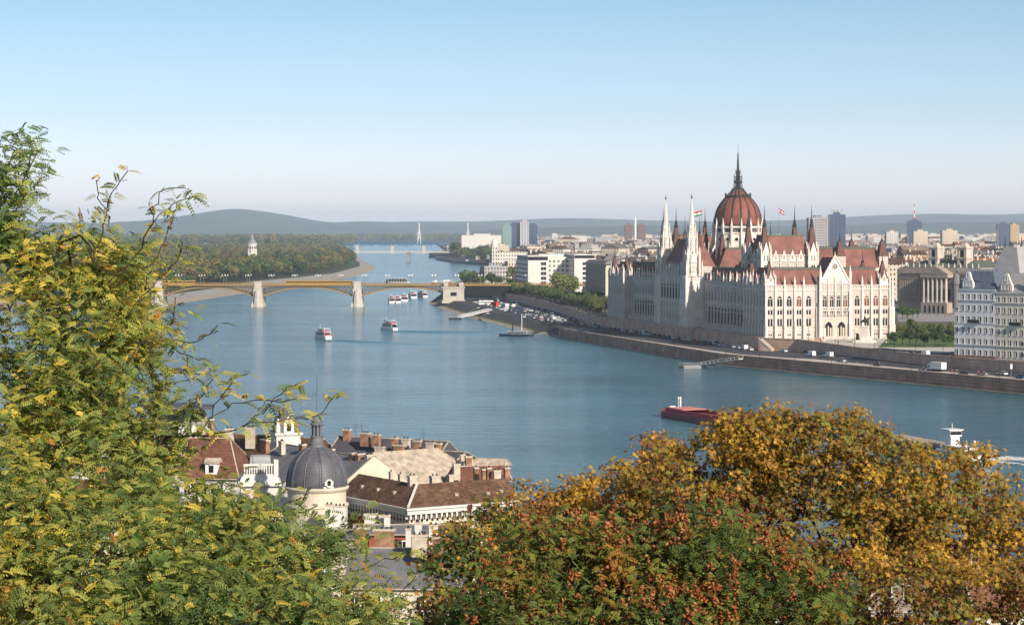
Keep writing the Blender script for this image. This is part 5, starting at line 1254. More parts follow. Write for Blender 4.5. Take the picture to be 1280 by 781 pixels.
for px, py, kd, cn, lab in ((1013,445,'van','white','below the stair block of the terrace wall'),(1035,446,'van','white','standing right of the stair block'),(955,438,'van','silver','by the near corner of the parliament'),(1052,452,'car','silver','beside a knot of people on the quay'),(1097,457,'car','dark grey','at the wall near the equestrian statue'),(1154,459,'car','silver','just left of the box truck'),(1204,464,'car','black','right of the box truck'),(1228,465,'car','silver','by the group of walkers'),(1253,466,'car','white','near the white signal lamp'),(1276,469,'car','blue','at the right edge of the quay'),(1141,444,'car','silver','on the upper road by the park'),(1155,445,'van','white','on the upper road by the park trees')):
    up_ = py < 447 and px > 1100; x, y, z = P(px, py, 10) if up_ else PQ(px, py); put_car(kd, cn, x, y, 10.05 if up_ else z+.02, R(-62), lab, lab)
# busy car parks upriver
area = [tuple(p[:2]) for p in (bank_top[1:]+off(Ul, -2.5)[::-1]+[(44,1392)])]
for row in (-3.5, -10, -13.5, -20, -24.5, -31):
    for k in range(54):
        if rv.random() < (.25 if row != -10 else .6): continue
        p, a = along([(46,1400)]+Ul, 4+k*(9.5 if row in (-3.5,-13.5,-24.5) else 13)+rv.uniform(-2,2)); nr_ = Vector((math.sin(a), -math.cos(a))); q = p-nr_*abs(row)
        if not inside((q.x, q.y), area) or q.y > 1880: continue
        cn = rv.choice(CW+['white']*3+(['yellow'] if k % 9 == 0 else [])); kd = 'van' if cn in ('white','silver') and rv.random() < .22 else 'car'
        put_car(kd, cn, q.x, q.y, 5, a+rv.choice([0, 0, 1.4 if row < -12 else 0])+rv.uniform(-.1,.1), 'in the crowded car park before the bridge', 'in the crowded car park before the bridge')
for k in range(16):
    px = 628+k*8+rv.uniform(-2,2); p, a = along([(46,1400)]+Ul, 14+k*26); nrm = Vector((math.sin(a), -math.cos(a))); cn = rv.choice(CW); put_car('car', cn, p.x+nrm.x*26, p.y+nrm.y*26, 10, a, 'on the street behind the bushy trees', 'on the street behind the bushy trees')
def truck(name, lab, cat, x, y, z, rz, L, Hh, m, cab):
    t = thing(name, lab, cat, (x,y,z), rz); b = MB(); b.box(-L/2, L/2-2.0, -1.25, 1.25, .9, Hh); b.build('box_body', m, t); c = MB(); c.box(L/2-1.9, L/2, -1.15, 1.15, .5, 2.3); c.frus(L/2-1.9, L/2, -1.1, 1.1, 2.3, 2.8, .3, .1); c.build('cab', cab, t)
    g = MB(); g.box(L/2-.02, L/2+.03, -1, 1, 1.4, 2.2); g.box(L/2-1.5, L/2-.4, -1.18, 1.18, 1.4, 2.1); g.build('cab_windows', 'glass', t); u = MB(); u.box(-L/2+.3, L/2-.3, -.9, .9, .5, .9); u.build('chassis', 'black', t)
    for sx in (-L*.36, -L*.2, L*.38):
        for sy in (-1.05, 1.05): w_ = MB(); w_.T = Matrix.Rotation(R(90),4,'X'); w_.lathe(0,0,[(.48,-.14),(.48,.14)],12); o = w_.build('wheel', 'black', t); o.location = (sx, sy, .48)
x, y, z = PQ(1171, 460); truck('box_truck', 'white box truck driving on the quay below the apartment houses', 'truck', x, y, z, R(118), 9, 3.6, 'white', 'white')
def bus(x, y, rz, lab, m):
    t = thing('bus', lab, 'bus', (x,y,5), rz); b = MB(); b.box(-6,6,-1.25,1.25,.35,1.5); b.box(-6,6,-1.22,1.22,2.5,3.1); b.box(-5.5,5.5,-1,1,3.1,3.35)
    for k in range(9): b.box(-6+k*1.45, -5.8+k*1.45, -1.24, 1.24, 1.5, 2.5)
    b.build('body', m, t); g = MB(); g.box(-5.95,5.95,-1.18,1.18,1.5,2.5); g.build('windows', 'glass', t)
    for sx in (-3.8, 3.6):
        for sy in (-1.1, 1.1): w_ = MB(); w_.T = Matrix.Rotation(R(90),4,'X'); w_.lathe(0,0,[(.48,-.14),(.48,.14)],12); o = w_.build('wheel', 'black', t); o.location = (sx, sy, .48)
x, y, _ = P(619, 383, 5); bus(x, y, R(108), 'bright red bus among the parked cars near the bridge', 'flagred')
x, y, _ = P(607, 381, 5); bus(x, y, R(20), 'long white coach left of the red bus', 'white')
x, y, _ = P(632, 385, 5); bus(x, y, R(100), 'short white coach right of the red bus', 'white')

# ------------------------------------------------------------------ lamps, signs, people, statue
b = MB(); b.tube([(0,0,0),(0,0,9)], [.10,.06], 6); b.tube([(0,0,9),(0,-.9,9.5),(0,-1.8,9.4)], [.06,.05,.04], 5); b.box(-.14,.14,-2.2,-1.7,9.3,9.42,1); ql = b.mesh('street_lamp', ['black','steel'])
for k in range(24):
    p, a = along(off([(22,1400),(27.8,1343),(96.4,1059),(192,871),(240,780)], 16.5), 6+k*27); tag(link('street_lamp', ql, None, (p.x,p.y,quay_z(p.x,p.y)), a), 'tall thin lamp post along the quay road', 'street lamp', 'lamp posts along the quay road')
for k in range(12):
    p, a = along(off([(134,1084),(150,1012),(170,948),(210,871)], 3.5), 4+k*19); tag(link('street_lamp', ql, None, (p.x,p.y,10), a+math.pi), 'lamp post on the upper terrace road', 'street lamp', 'lamp posts on the upper road')
for px, py in ((948,437),(960,437),(969,437),(984,437)):
    x, y, _ = P(px, py, 5); b = MB(); b.tube([(0,0,0),(0,0,3.6)], [.12,.08], 6); b.lathe(0,0,[(.1,3.5),(.45,3.9),(.45,4.5),(.1,4.9)], 10, 1); tag(b.build('globe_lamp', ['black','lamp']), 'low globe lamp before the parliament corner', 'street lamp', 'globe lamps before the parliament corner').location = (x,y,5)
x, y, z = PQ(1264, 471); t = thing('signal_mast', 'white harbour signal mast at the right end of the footpath', 'signal', (x,y,z)); MB().tube([(0,0,0),(0,0,4)], .1).build('pole', 'steel', t); MB().box(-.4,.4,-.3,.3,3.6,5.4).build('signal_box', 'white', t); MB().pyr(0,0,.5,5.4,6).build('cap', 'steel', t)
def skinned(name, pts, edges, rad, m, lvl=1, mats=None, root=0):
    me = bpy.data.meshes.new(name+'_'); me.from_pydata(pts, edges, []); o = bpy.data.objects.new(name+'_', me); sc.collection.objects.link(o)
    md = o.modifiers.new('s', 'SKIN'); lay = me.skin_vertices[0] if me.skin_vertices else None
    if lay is None:
        bpy.context.view_layer.objects.active = o; bpy.context.view_layer.update(); bpy.ops.object.select_all(action='DESELECT') if False else None; lay = me.skin_vertices[0]
    for i, r in enumerate(rad): lay.data[i].radius = (r, r) if not isinstance(r, tuple) else r
    lay.data[root].use_root = True; s = o.modifiers.new('u', 'SUBSURF'); s.levels = lvl; s.render_levels = lvl
    dg = bpy.context.evaluated_depsgraph_get(); out = bpy.data.meshes.new_from_object(o.evaluated_get(dg)); out.name = name; bpy.data.objects.remove(o); out.materials.clear(); out.materials.append(M[m] if isinstance(m, str) else m); return out
def person_mesh(stride, m_top):
    s = stride
    pts = [(0,0,.95),(0,0,1.2),(0,0,1.42),(0,0,1.56),(0,.02,1.68),(.1,0,.9),(.11,-s*.4,.5),(.11,-s*.9,.06),(.11,-s*.9-.14,.03),(-.1,0,.9),(-.11,s*.4,.5),(-.11,s*.7,.08),(-.11,s*.7-.12,.03),(.2,0,1.38),(.25,.1*s,1.1),(.25,-.2*s-.05,.85),(-.2,0,1.38),(-.25,-.1*s,1.1),(-.25,.2*s-.05,.85)]
    e = [(0,1),(1,2),(2,3),(3,4),(0,5),(5,6),(6,7),(7,8),(0,9),(9,10),(10,11),(11,12),(2,13),(13,14),(14,15),(2,16),(16,17),(17,18)]
    r = [(.15,.11),(.15,.11),(.16,.11),.06,.11,.09,.065,.045,.045,.09,.065,.045,.045,.06,.05,.035,.06,.05,.035]
    me = skinned('person', pts, e, r, m_top)
    for k in ('black', 'skin'): me.materials.append(M[k])
    for p in me.polygons:
        z = p.center.z; p.material_index = 2 if z > 1.53 or (z < .92 and abs(p.center.x) > .2 and z > .75) else (1 if z < .92 else 0)
    return me
PC = {'red': 'flagred', 'white': 'white', 'dark': 'black', 'blue': 'navy', 'grey': 'steel'}
PM = {k: person_mesh(rv.uniform(.15,.35), v) for k, v in PC.items()}
spots = [(1188,466),(1190,465),(1196,467),(1206,468),(1223,470),(1225,469),(1229,470),(1231,469),(1234,468),(1246,474),(1249,473),(1253,472),(1265,474),(1272,474),(1274,475),(1141,464),(1156,466),(1099,460),(1103,460),(1053,457),(1056,456),(1058,457),(1049,455),(1071,459),(1015,448),(1027,450),(930,437),(905,438)]
for k, (px, py) in enumerate(spots):
    x, y, z = PQ(px, py-1); c = rv.choice(['dark']*5+['grey','blue','blue','white','red']); tag(link('person', PM[c], None, (x,y,z+.02), rv.uniform(0,6.28)), 'person in %s top and dark trousers walking on the quay footpath' % c, 'person', 'walkers in %s tops on the quay footpath' % c)
for k, (px, py) in enumerate([(1055,427),(1066,426),(1069,430),(1044,428),(1048,430),(1105,428),(1108,431),(1026,427),(1096,426),(1172,396),(1165,397),(1181,396),(1150,395)]):
    x, y, _ = P(px, py, 10); c = rv.choice(list(PC)); tag(link('person', PM[c], None, (x,y,10.05), rv.uniform(0,6.28)), 'person in %s top standing on the paved square' % c, 'person', 'people in %s tops on the paved square' % c)
# equestrian statue
x, y, _ = P(1081, 428, 10); t = thing('equestrian_statue', 'dark bronze rider on a white stepped pedestal before the parliament', 'statue', (x,y,10.02), R(-25))
b = MB(); b.frus(-4.6,4.6,-4.2,4.2,0,.5,.1,.1); b.frus(-3.9,3.9,-3.4,3.4,.5,1.2,.1,.1); b.frus(-3.0,3.0,-2.3,2.3,1.2,2.6,.4,.4); b.frus(-2.1,2.1,-1.3,1.3,2.6,7.0,.35,.25); b.box(-2.0,2.0,-1.25,1.25,7.0,7.5); b.build('pedestal', 'white_stone', t)
b = MB(); b.lathe(-3.0,-1.8,[(.9,1.2),(.8,2.4),(.5,3.4),(.35,4.1),(.1,4.4)],8); b.lathe(-2.3,-2.4,[(.7,1.2),(.6,2.2),(.4,3.2),(.3,3.8),(.1,4.0)],8); b.build('attendant_figures', 'darkmetal', t)
hp = [(0,0,1.6),(-.75,0,1.65),(.8,0,1.7),(1.25,0,2.2),(1.5,0,2.65),(1.95,0,2.45),(-1.2,0,1.5),(-1.3,0,.9),(.75,.25,1.2),(.8,.25,.6),(.75,.25,.05),(.85,-.25,1.2),(1.25,-.25,.95),(1.15,-.25,.5),(-.85,.28,1.2),(-1.05,.28,.65),(-.9,.28,.05),(-.8,-.28,1.2),(-.95,-.28,.65),(-.75,-.28,.05)]
he = [(0,1),(0,2),(2,3),(3,4),(4,5),(1,6),(6,7),(2,8),(8,9),(9,10),(2,11),(11,12),(12,13),(1,14),(14,15),(15,16),(1,17),(17,18),(18,19)]
hr = [.46,.44,.42,.27,.2,.13,.1,.07,.18,.11,.1,.18,.11,.09,.22,.12,.1,.22,.12,.1]
o = link('horse', skinned('horse', hp, he, hr, 'darkmetal'), t, (-.2,0,7.5)); o.scale = (1.5,1.5,1.5)
rp_ = [(0,0,2.1),(0,0,2.7),(0,0,3.0),(0,0,3.3),(.25,.4,1.9),(.15,.5,1.3),(.25,-.4,1.9),(.15,-.5,1.3),(.25,.35,2.5),(.55,.2,2.3),(.3,-.4,2.5),(.65,-.35,2.75)]
o = link('rider', skinned('rider', rp_, [(0,1),(1,2),(2,3),(0,4),(4,5),(0,6),(6,7),(1,8),(8,9),(1,10),(10,11)], [.26,.28,.1,.16,.17,.1,.17,.1,.1,.07,.1,.07], 'darkmetal'), t, (-.2,0,7.5)); o.scale = (1.5,1.5,1.5)
x, y, _ = P(1025, 440, 5); t = thing('stair_block', 'stone stair block with a dark doorway in the terrace wall', 'stairs', (x,y+2,5), R(-25))
b = MB(); b.frus(-6,6,-3,2.2,0,6.1,4,.2); b.box(-1.6,1.6,-2.9,0,5.9,6.8); b.build('stair_wall', 'wallpale', t); b = MB(); b.box(-1.5,1.5,-3.25,-2.8,0,3.4); b.build('doorway', 'glass', t); b = MB(); b.bar((1.9,-3.0,6.2),(6.2,-3.2,.2),.5); b.bar((-1.9,-3.0,6.2),(-6.2,-3.2,.2),.5); b.build('parapet', 'white_stone', t)
x, y, _ = P(957, 433, 7); t = thing('corner_stairs', 'pale stone stair running down from the near corner of the parliament', 'stairs', (x,y-2,5), R(-40)); t.scale = (.7,.6,.85)
b = MB()
for k in range(14): b.box(-5+k*.75, -4.25+k*.75, -1.8, 1.8, 0, 6.2-k*.43)
b.build('steps', 'wallpale', t); b = MB(); b.bar((-5,-1.9,6.9),(5.5,-1.9,.9),.35,.8); b.bar((-5,1.9,6.9),(5.5,1.9,.9),.35,.8); b.build('stair_parapet', 'white_stone', t)

# ------------------------------------------------------------------ boats
def hull(L, W, Hh, m, t, name='hull', n=10, z0=-.4, full=.5):
    b = MB(); v = []
    for i in range(n+1):
        s = i/n; x = -L/2+L*s; w = W/2*(1 if s < full else max(.04, 1-((s-full)/(1-full))**2.2)); w *= .88+.12*min(1, s*5)
        v += [(x,-w*.8,z0),(x,-w,Hh*(1+.35*max(0,s-.6))),(x,w,Hh*(1+.35*max(0,s-.6))),(x,w*.8,z0)]
    f = []
    for i in range(n):
        a = i*4; f += [(a,a+4,a+5,a+1),(a+1,a+5,a+6,a+2),(a+2,a+6,a+7,a+3)]
    f += [(0,1,2,3),(n*4+3,n*4+2,n*4+1,n*4)]; b.add(v, f); return b.build(name, m, t)
def tourboat(name, lab, px, py, rz, L=25):
    x, y, _ = P(px, py, 0); t = thing(name, lab, 'tour boat', (x,y,0), rz); W_ = L*.23; hull(L, W_, 1.6, 'white', t)
    b = MB(); b.box(-L*.42, L*.22, -W_*.40, W_*.40, 1.6, 2.1); b.box(-L*.44, L*.24, -W_*.43, W_*.43, 3.7, 3.95); b.box(-L*.40, L*.02, -W_*.36, W_*.36, 5.9, 6.05); b.box(L*.05, L*.18, -W_*.2, W_*.2, 3.95, 6.0)
    for k in range(9):
        for sy in (-1,1): q = -L*.42+k*L*.08; b.box(q, q+.2, sy*W_*.4-.08, sy*W_*.4+.08, 2.1, 3.7); 
        if k < 6:
            for sy in (-1,1): b.box(q, q+.12, sy*W_*.38-.05, sy*W_*.38+.05, 3.95, 5.9)
    b.tube([(L*.1,0,6),(L*.1,0,8)], .08); o = b.build('superstructure', 'white', t); g = MB(); g.box(-L*.41, L*.21, -W_*.37, W_*.37, 2.1, 3.7); g.box(L*.06, L*.185, -W_*.19, W_*.19, 4.6, 5.6); g.build('windows', 'glass', t)
    s = MB()
    for k in range(5):
        for sy in (-.6,.6): s.box(-L*.36+k*1.7, -L*.36+k*1.7+.6, sy-.5, sy+.5, 3.95, 4.7)
    s.build('deck_seats', 'flagred', t); s = MB(); s.box(-L*.49,-L*.42,-W_*.35,W_*.35,1.6,2.5); s.build('stern_rail', 'salmon' if px < 450 else 'navy', t); return t
tourboat('tour_boat', 'white two deck tour boat with red seats, left of the two boats in midstream', 402, 423, R(118), 20)
tourboat('tour_boat', 'white tour boat with dark windows, right of the two boats in midstream', 485, 412, R(122), 19)
x, y, _ = P(494, 353.5, 0); t = thing('glass_boat', 'boat with an arched glass canopy just beyond the yellow bridge', 'tour boat', (x,y,0), R(160)); hull(36, 8, 1.5, 'white', t); b = MB()
for k in range(8): 
    for q in range(6): a0, a1 = math.pi*q/6, math.pi*(q+1)/6; b.bar((-14+k*3.6,3.6*math.cos(a0),1.5+5*math.sin(a0)),(-14+k*3.6,3.6*math.cos(a1),1.5+5*math.sin(a1)),.3)
b.build('canopy_ribs', 'white', t); b = MB(); b.T = Matrix.Rotation(R(90),4,'Y'); b.lathe(-1.5,0,[(3.4,-14),(3.5,0),(3.2,11)],14); b.build('canopy', 'glass', t)
for px, py, L, rz, lab in ((489,378,26,96,'white moored boat, first of the row under the bridge'),(497,378,26,96,'white moored boat, second of the row under the bridge'),(505,376,30,96,'larger white moored boat, third of the row under the bridge'),(515,372,30,100,'white moored boat at the right end of the row under the bridge'),(527,371,24,110,'small white boat beside the stone ledge under the bridge')):
    tourboat('moored_boat', lab, px, py, R(rz), L)['category'] = 'boat'
for px, py, L, rz, lab in ((566,356.5,60,170,'white river cruise ship moored beyond the bridge head'),(549,357,40,165,'long low white ship behind the bridge railing')):
    tourboat('cruise_ship', lab, px, py, R(rz), L)['category'] = 'ship'
x, y, _ = P(588, 328, 0); tourboat('moored_boat', 'white boat at the far bank below the dark trees', 588, 328.5, R(175), 50)['category'] = 'boat'
# dark museum ship, landing stages
x, y, _ = P(642, 420, 0); t = thing('museum_ship', 'black moored ship with a tall dark funnel and grey awning', 'ship', (x,y,0), R(168)); t.scale = (.55,.6,.62); hull(32, 7.5, 1.8, 'navy', t)
b = MB(); b.box(-12,6,-2.8,2.8,1.8,3.6); b.box(2,7,-2,2,3.6,5.6); b.build('superstructure', 'steel', t); b = MB(); b.box(-11.8,5.8,-2.86,2.86,2.3,3.2); b.build('windows', 'glass', t); b = MB(); b.box(-15,1,-3.2,3.2,4.9,5.05); [b.box(-14.8+k*3.1,-14.65+k*3.1,s,s+.12,1.8,4.9) for k in range(6) for s in (-3.1,2.9)]; b.build('awning', 'offwhite', t); b = MB(); b.lathe(1,0,[(.75,3.6),(.7,11),(.9,11.2),(.9,12)],10); b.build('funnel', 'black', t)
def stage(name, lab, px, py, L, W_, rz, gx, gy, gz, m='black', gm='white'):
    x, y, _ = P(px, py, 0); t = thing(name, lab, 'landing stage', (x,y,0), R(rz)); b = MB(); b.box(-L/2,L/2,-W_/2,W_/2,-.3,1.2); b.build('pontoon', m, t); b = MB(); b.box(-L/2+.1,L/2-.1,-W_/2+.1,W_/2-.1,1.2,1.3); b.build('pontoon_deck', 'deck', t)
    b = MB()
    for k in range(int(L/2)+1):
        for s in (-1,1): b.box(-L/2+k*2-.05, -L/2+k*2+.05, s*W_/2-.06, s*W_/2+.06, 1.2, 2.3)
    for s in (-1,1): b.box(-L/2,L/2,s*W_/2-.06,s*W_/2+.06,2.2,2.32)
    b.build('railing', 'steel', t)
    e = Matrix.Rotation(-R(rz),4,'Z') @ (Vector((gx,gy,gz))-Vector((x,y,0))); s0 = Vector((L*.3,0,1.3)) if e.x > 0 else Vector((-L*.3,0,1.3)); b = MB(); b.bar(s0, e, 2.6, .5); 
    pr = Vector((-(e-s0).y,(e-s0).x,0)).normalized()*1.3
    for s in (-1,1): b.bar(s0+pr*s+Vector((0,0,1.2)), e+pr*s+Vector((0,0,1.2)), .22); [b.bar(s0.lerp(e,q/10)+pr*s, s0.lerp(e,q/10)+pr*s+Vector((0,0,1.2)), .15) for q in range(11)]
    b.build('gangway', gm, t); return t
g = P(926, 449, 5); stage('landing_stage', 'grey landing stage with a long sloping gangway below the near parliament corner', 866, 460, 11, 5, 20, g[0], g[1], 5.2, 'steel', 'lightpave')
g = P(613, 388, 5); stage('landing_stage', 'black pontoon with a long white gangway upriver', 569, 399, 9, 4.5, 5, g[0], g[1], 5.2, 'black', 'white')
g = P(697, 408.5, 5); t = stage('landing_stage', 'small dark pontoon with a black gangway beside the black ship', 661, 420, 5.5, 3, 10, g[0], g[1], 5.2, 'black', 'black'); MB().tube([(-4,1,1),(-4,1,13)], .22).build('mast', 'white', t)
# barges
a = Vector(P(834, 519, 0)); bb = Vector(P(960, 541, 0)); dv = bb-a; L = dv.length; t = thing('barge', 'long rust red cargo barge with an open red hold in midstream', 'barge', (a.x,a.y,0), math.atan2(dv.y, dv.x)); W_ = 11
b = MB(); v = [(0,-2.5,2.4),(0,2.5,2.4),(7,W_/2,1.9),(L,W_/2,1.9),(L,-W_/2,1.9),(7,-W_/2,1.9)]; v += [(1.5 if k < 2 else x_,y_*.96,-.4) for k,(x_,y_,z_) in enumerate(v)]
b.add(v, [(0,5,4,3,2,1)]+[(i,i+6,(i+1)%6+6,(i+1)%6) for i in range(6)]); b.box(0,L,-W_/2-.12,-W_/2+.02,1.3,1.6) if False else None; b.build('hull', 'hull_red', t)
b = MB(); b.box(9,L-3,-W_/2+.9,-W_/2+1.2,1.9,3.3); b.box(9,L-3,W_/2-1.2,W_/2-.9,1.9,3.3); b.box(8.7,9,-W_/2+.9,W_/2-.9,1.9,3.3); b.build('coaming', 'hold_red', t)
b = MB(); b.box(9,21,-W_/2+1.25,W_/2-1.25,3.3,3.5); b.build('hatch_cover', 'salmon', t); b = MB(); b.box(21,L-3,-W_/2+1.25,W_/2-1.25,1.93,2.0); b.build('hold', 'hold_red', t)
b = MB(); b.box(5,6.6,-2,0,2.1,3.6); b.tube([(6,2,2),(6,2,6.5)], .3); b.tube([(15,-3,3.3),(15,-3,7)], .08); b.box(14.7,15.3,-3.2,-2.8,6.6,7.2); b.build('deck_gear', 'white', t)
a = Vector(P(1108, 552, 0)); bb = Vector(P(1180, 566, 0)); dv = bb-a; L = dv.length; t = thing('barge', 'low barge with pinkish deck boxes pushed by the white towboat', 'barge', (a.x,a.y,0), math.atan2(dv.y, dv.x)); W_ = 10
hull(L*1.0, W_, 1.6, 'navy', t, full=.1).rotation_euler = (0,0,math.pi); t.children[0].location = (L/2,0,0)
b = MB(); b.box(4,L*.45,-W_*.36,W_*.36,1.6,2.4); b.box(L*.5,L-2,-W_*.36,W_*.36,1.6,2.4); b.build('cargo_cover', 'deck', t)
a2 = Vector(P(1200, 570, 0)); t = thing('towboat', 'white towboat with a tall raised wheelhouse pushing a low barge', 'towboat', (a2.x,a2.y,0), math.atan2(-dv.y,-dv.x)+0); t.scale = (.9,.8,.78); hull(26, 8.5, 1.8, 'white', t, full=.8)
b = MB(); b.box(-8,7,-3,3,1.8,3.6); b.box(3,7,-1.6,1.6,3.6,6.6); b.box(2.6,7.6,-2.2,2.2,6.6,8.8); b.box(2.2,8,-2.8,2.8,8.8,9.05); b.tube([(5,0,9),(5,0,11)],.1); b.build('superstructure', 'white', t); b = MB(); b.box(2.5,7.7,-2.1,2.1,7.2,8.4); b.box(-7,6,-3.05,3.05,2.3,3.1); b.build('windows', 'glass', t); b = MB(); b.box(-12.5,-9,-2.5,2.5,1.9,3.1); b.build('stern_cover', 'navy', t); b = MB(); b.lathe(-6,1.6,[(.7,3.6),(.7,6)],8); b.lathe(-6,-1.6,[(.7,3.6),(.7,6)],8); b.build('exhaust', 'offwhite', t)
M['foam'] = mat('white foam', (.78,.80,.80), .9, .15, 1.2)
def foam(name, lab, c0, ang, L, w0, w1, n, sz, seed):
    r_ = np.random.default_rng(seed); u = r_.uniform(0,1,n)**1.3; s = u*L; w_ = (w0+(w1-w0)*u)*r_.normal(size=n)*.4; x = c0[0]+math.cos(ang)*s-math.sin(ang)*w_; y = c0[1]+math.sin(ang)*s+math.cos(ang)*w_
    q = sz*r_.uniform(.3,1,n)*(1-.55*u); a = r_.uniform(0,3,n); V = np.stack([np.stack([x+q*np.cos(a+k*1.257)*(1.5 if k%2 else 1), y+q*np.sin(a+k*1.257), np.full(n,.03)+.02*k], 1) for k in range(5)], 1).reshape(-1,3)
    tag(link(name, np_mesh(name, V, np.arange(5*n).reshape(n,5), ['foam'])), lab, kind='stuff')
wa = math.atan2(dv.y, dv.x); st_ = a2+Vector((math.cos(wa),math.sin(wa),0))*13; f0 = Vector(P(1238, 572.5, 0)); f1 = Vector(P(1300, 578, 0)); foam('wake_foam', 'white churned wake behind the towboat', f0, math.atan2((f1-f0).y, (f1-f0).x), (f1-f0).length*1.4, 6.5, 9, 9000, .8, 1)
# low wave ridges of the wakes
def wake(name, lab, px, py, ang, L, spread, amp=.35):
    x, y, _ = P(px, py, 0); mb = MB()
    for sg in (-1, 1):
        th = ang+sg*spread; n = 40
        for r in range(3):
            v = []; o = r*2.6
            for i in range(n+1):
                s = i/n*L; wv = 1.0+2.0*i/n; A = amp*(1-i/n)*min(1,i/4)*(1-.25*r)
                cx, cy = x+math.cos(th)*s-math.sin(th)*sg*o, y+math.sin(th)*s+math.cos(th)*sg*o; nx, ny = -math.sin(th), math.cos(th)
                for q, h in ((-1,-.03),(-.5,.45),(0,1),(.5,.45),(1,-.03)): v.append((cx+nx*q*wv, cy+ny*q*wv, max(-.03,h*A) if abs(q)<1 else -.03))
            mb.add(v, [(i*5+k, (i+1)*5+k, (i+1)*5+k+1, i*5+k+1) for i in range(n) for k in range(4)])
    tag(mb.build(name, 'water', smooth=True), lab, kind='structure')
wake('wake', 'spreading wake behind the left tour boat', 406, 425, R(-52), 110, .16, .5); wake('wake', 'spreading wake behind the right tour boat', 489, 414, R(-25), 100, .2, .5)
wake('wake', 'spreading wake of the towboat', 1235, 574, wa, 80, .3, .4)
# ------------------------------------------------------------------ old houses on the near bank
def wchild(parent, name, me, loc, rz=0):
    o = link(name, me); o.parent = parent; o.matrix_local = parent.matrix_basis.inverted() @ (Matrix.Translation(loc) @ rotz(rz)); return o
def chims(t, roofo, lst, z, rz, m='brick', cap='creambrick'):
    """chimney stacks (px0, px1, pytop, pybase) standing on a roof whose surface there is at height z"""
    m0 = m
    for x0, x1, yt, yb_ in lst:
        X_, Y_, _ = P((x0+x1)/2, yb_, z); w_ = (x1-x0)*Y_/F; h = (yb_-yt)*Y_/F*.82; d = min(w_, 1.0) if w_ < 1.1 else .8
        b = MB(); b.cbox(0,0,w_*.9,d,-1.2,h-.25,0); b.cbox(0,0,w_*1.05,d*1.15,h-.25,h,1)
        n = max(1, int(w_/.6)); m = random.choice([m0, m0, 'creambrick']) if m0 == 'brick' else m0
        for k in range(n): b.lathe(-w_*.45+w_*.9*(k+.5)/n, 0, [(.13,h),(.11,h+.3)], 6, 2)
        o = link('chimney', b.mesh('chimney', [m, cap, 'black'])); o.parent = roofo
        W0 = t.matrix_basis if roofo.parent else Matrix(); o.matrix_local = (t.matrix_basis).inverted() @ (Matrix.Translation((X_,Y_,z)) @ rotz(rz))
def oldhouse(name, lab, px, py, zr, ang, L, W_, rise, roofm, wallm, hip=(0,0), ch=(), zc=None, cm='brick', wins=True, x0=0, zb=5, cat='house'):
    X_, Y_, _ = P(px, py, zr); t = thing(name, lab, cat, (X_, Y_, zb), R(ang)); z1 = zr-zb; z0 = z1-rise; a, b_ = x0, x0+L
    w_ = MB(); w_.box(a+.35, b_-.35, -W_/2+.35, W_/2-.35, 0, z0)
    if not hip[0]: w_.add([(a+.35,-W_/2+.4,z0),(a+.35,W_/2-.4,z0),(a+.35,0,z1-.25)], [(0,2,1)])
    if not hip[1]: w_.add([(b_-.35,-W_/2+.4,z0),(b_-.35,W_/2-.4,z0),(b_-.35,0,z1-.25)], [(0,1,2)])
    w_.build('wall', wallm, t)
    r = MB(); v = [(a,-W_/2,z0),(b_,-W_/2,z0),(b_,W_/2,z0),(a,W_/2,z0),(a+hip[0],0,z1),(b_-hip[1],0,z1)]
    r.add(v, [(0,1,5,4),(2,3,4,5),(1,2,5),(3,0,4)]); r.add([(p[0],p[1],p[2]-.18) for p in v], [(4,5,1,0),(5,4,3,2)])
    for q in (-1,1): r.box(a, b_, q*W_/2-.05, q*W_/2+.05, z0-.25, z0-.0)
    ro = r.build('roof', roofm, t)
    cp = MB(); cp.bar((a+hip[0],0,z1+.03),(b_-hip[1],0,z1+.03),.28,.14)
    for q in (-1,1):
        cp.bar((a,q*W_/2,z0+.05),(a+hip[0],0,z1+.05),.22,.12); cp.bar((b_,q*W_/2,z0+.05),(b_-hip[1],0,z1+.05),.22,.12)
        cp.box(a-.1, b_+.1, q*W_/2-.22+(q>0)*.1, q*W_/2+.12+(q>0)*.1, z0-.16, z0-.02)
    cp.build('ridge_trim', 'palesheet', t)
    if wins:
        fr = MB(); fr.box(-.62,-.5,-.08,.1,0,1.7); fr.box(.5,.62,-.08,.1,0,1.7); fr.box(-.7,.7,-.12,.1,1.7,1.85); fr.box(-.7,.7,-.16,.1,-.12,0); fr.box(-.04,.04,-.03,.06,0,1.7); fm_ = fr.mesh('window','white'); pm = MB().box(-.5,.5,-.015,.05,0,1.7).mesh('pane','glass'); rp = Repeat('window', t, 40)
        for z in np.arange(z0-2.8, 2, -3.6):
            for k in range(int(L/2.8)): rp.add(fm_, Matrix.Translation((a+1.6+k*2.8, -W_/2+.33, z)), pm)
            if not hip[0]:
                for k in range(int(W_/3)): rp.add(fm_, Matrix.Translation((a+.33, W_/2-1.6-k*2.8, z)) @ rotz(R(-90)), pm)
        rp.it = rp.it[:40]; rp.done()
    if ch: chims(t, ro, ch, zc or zr, R(ang), cm)
    return t, ro
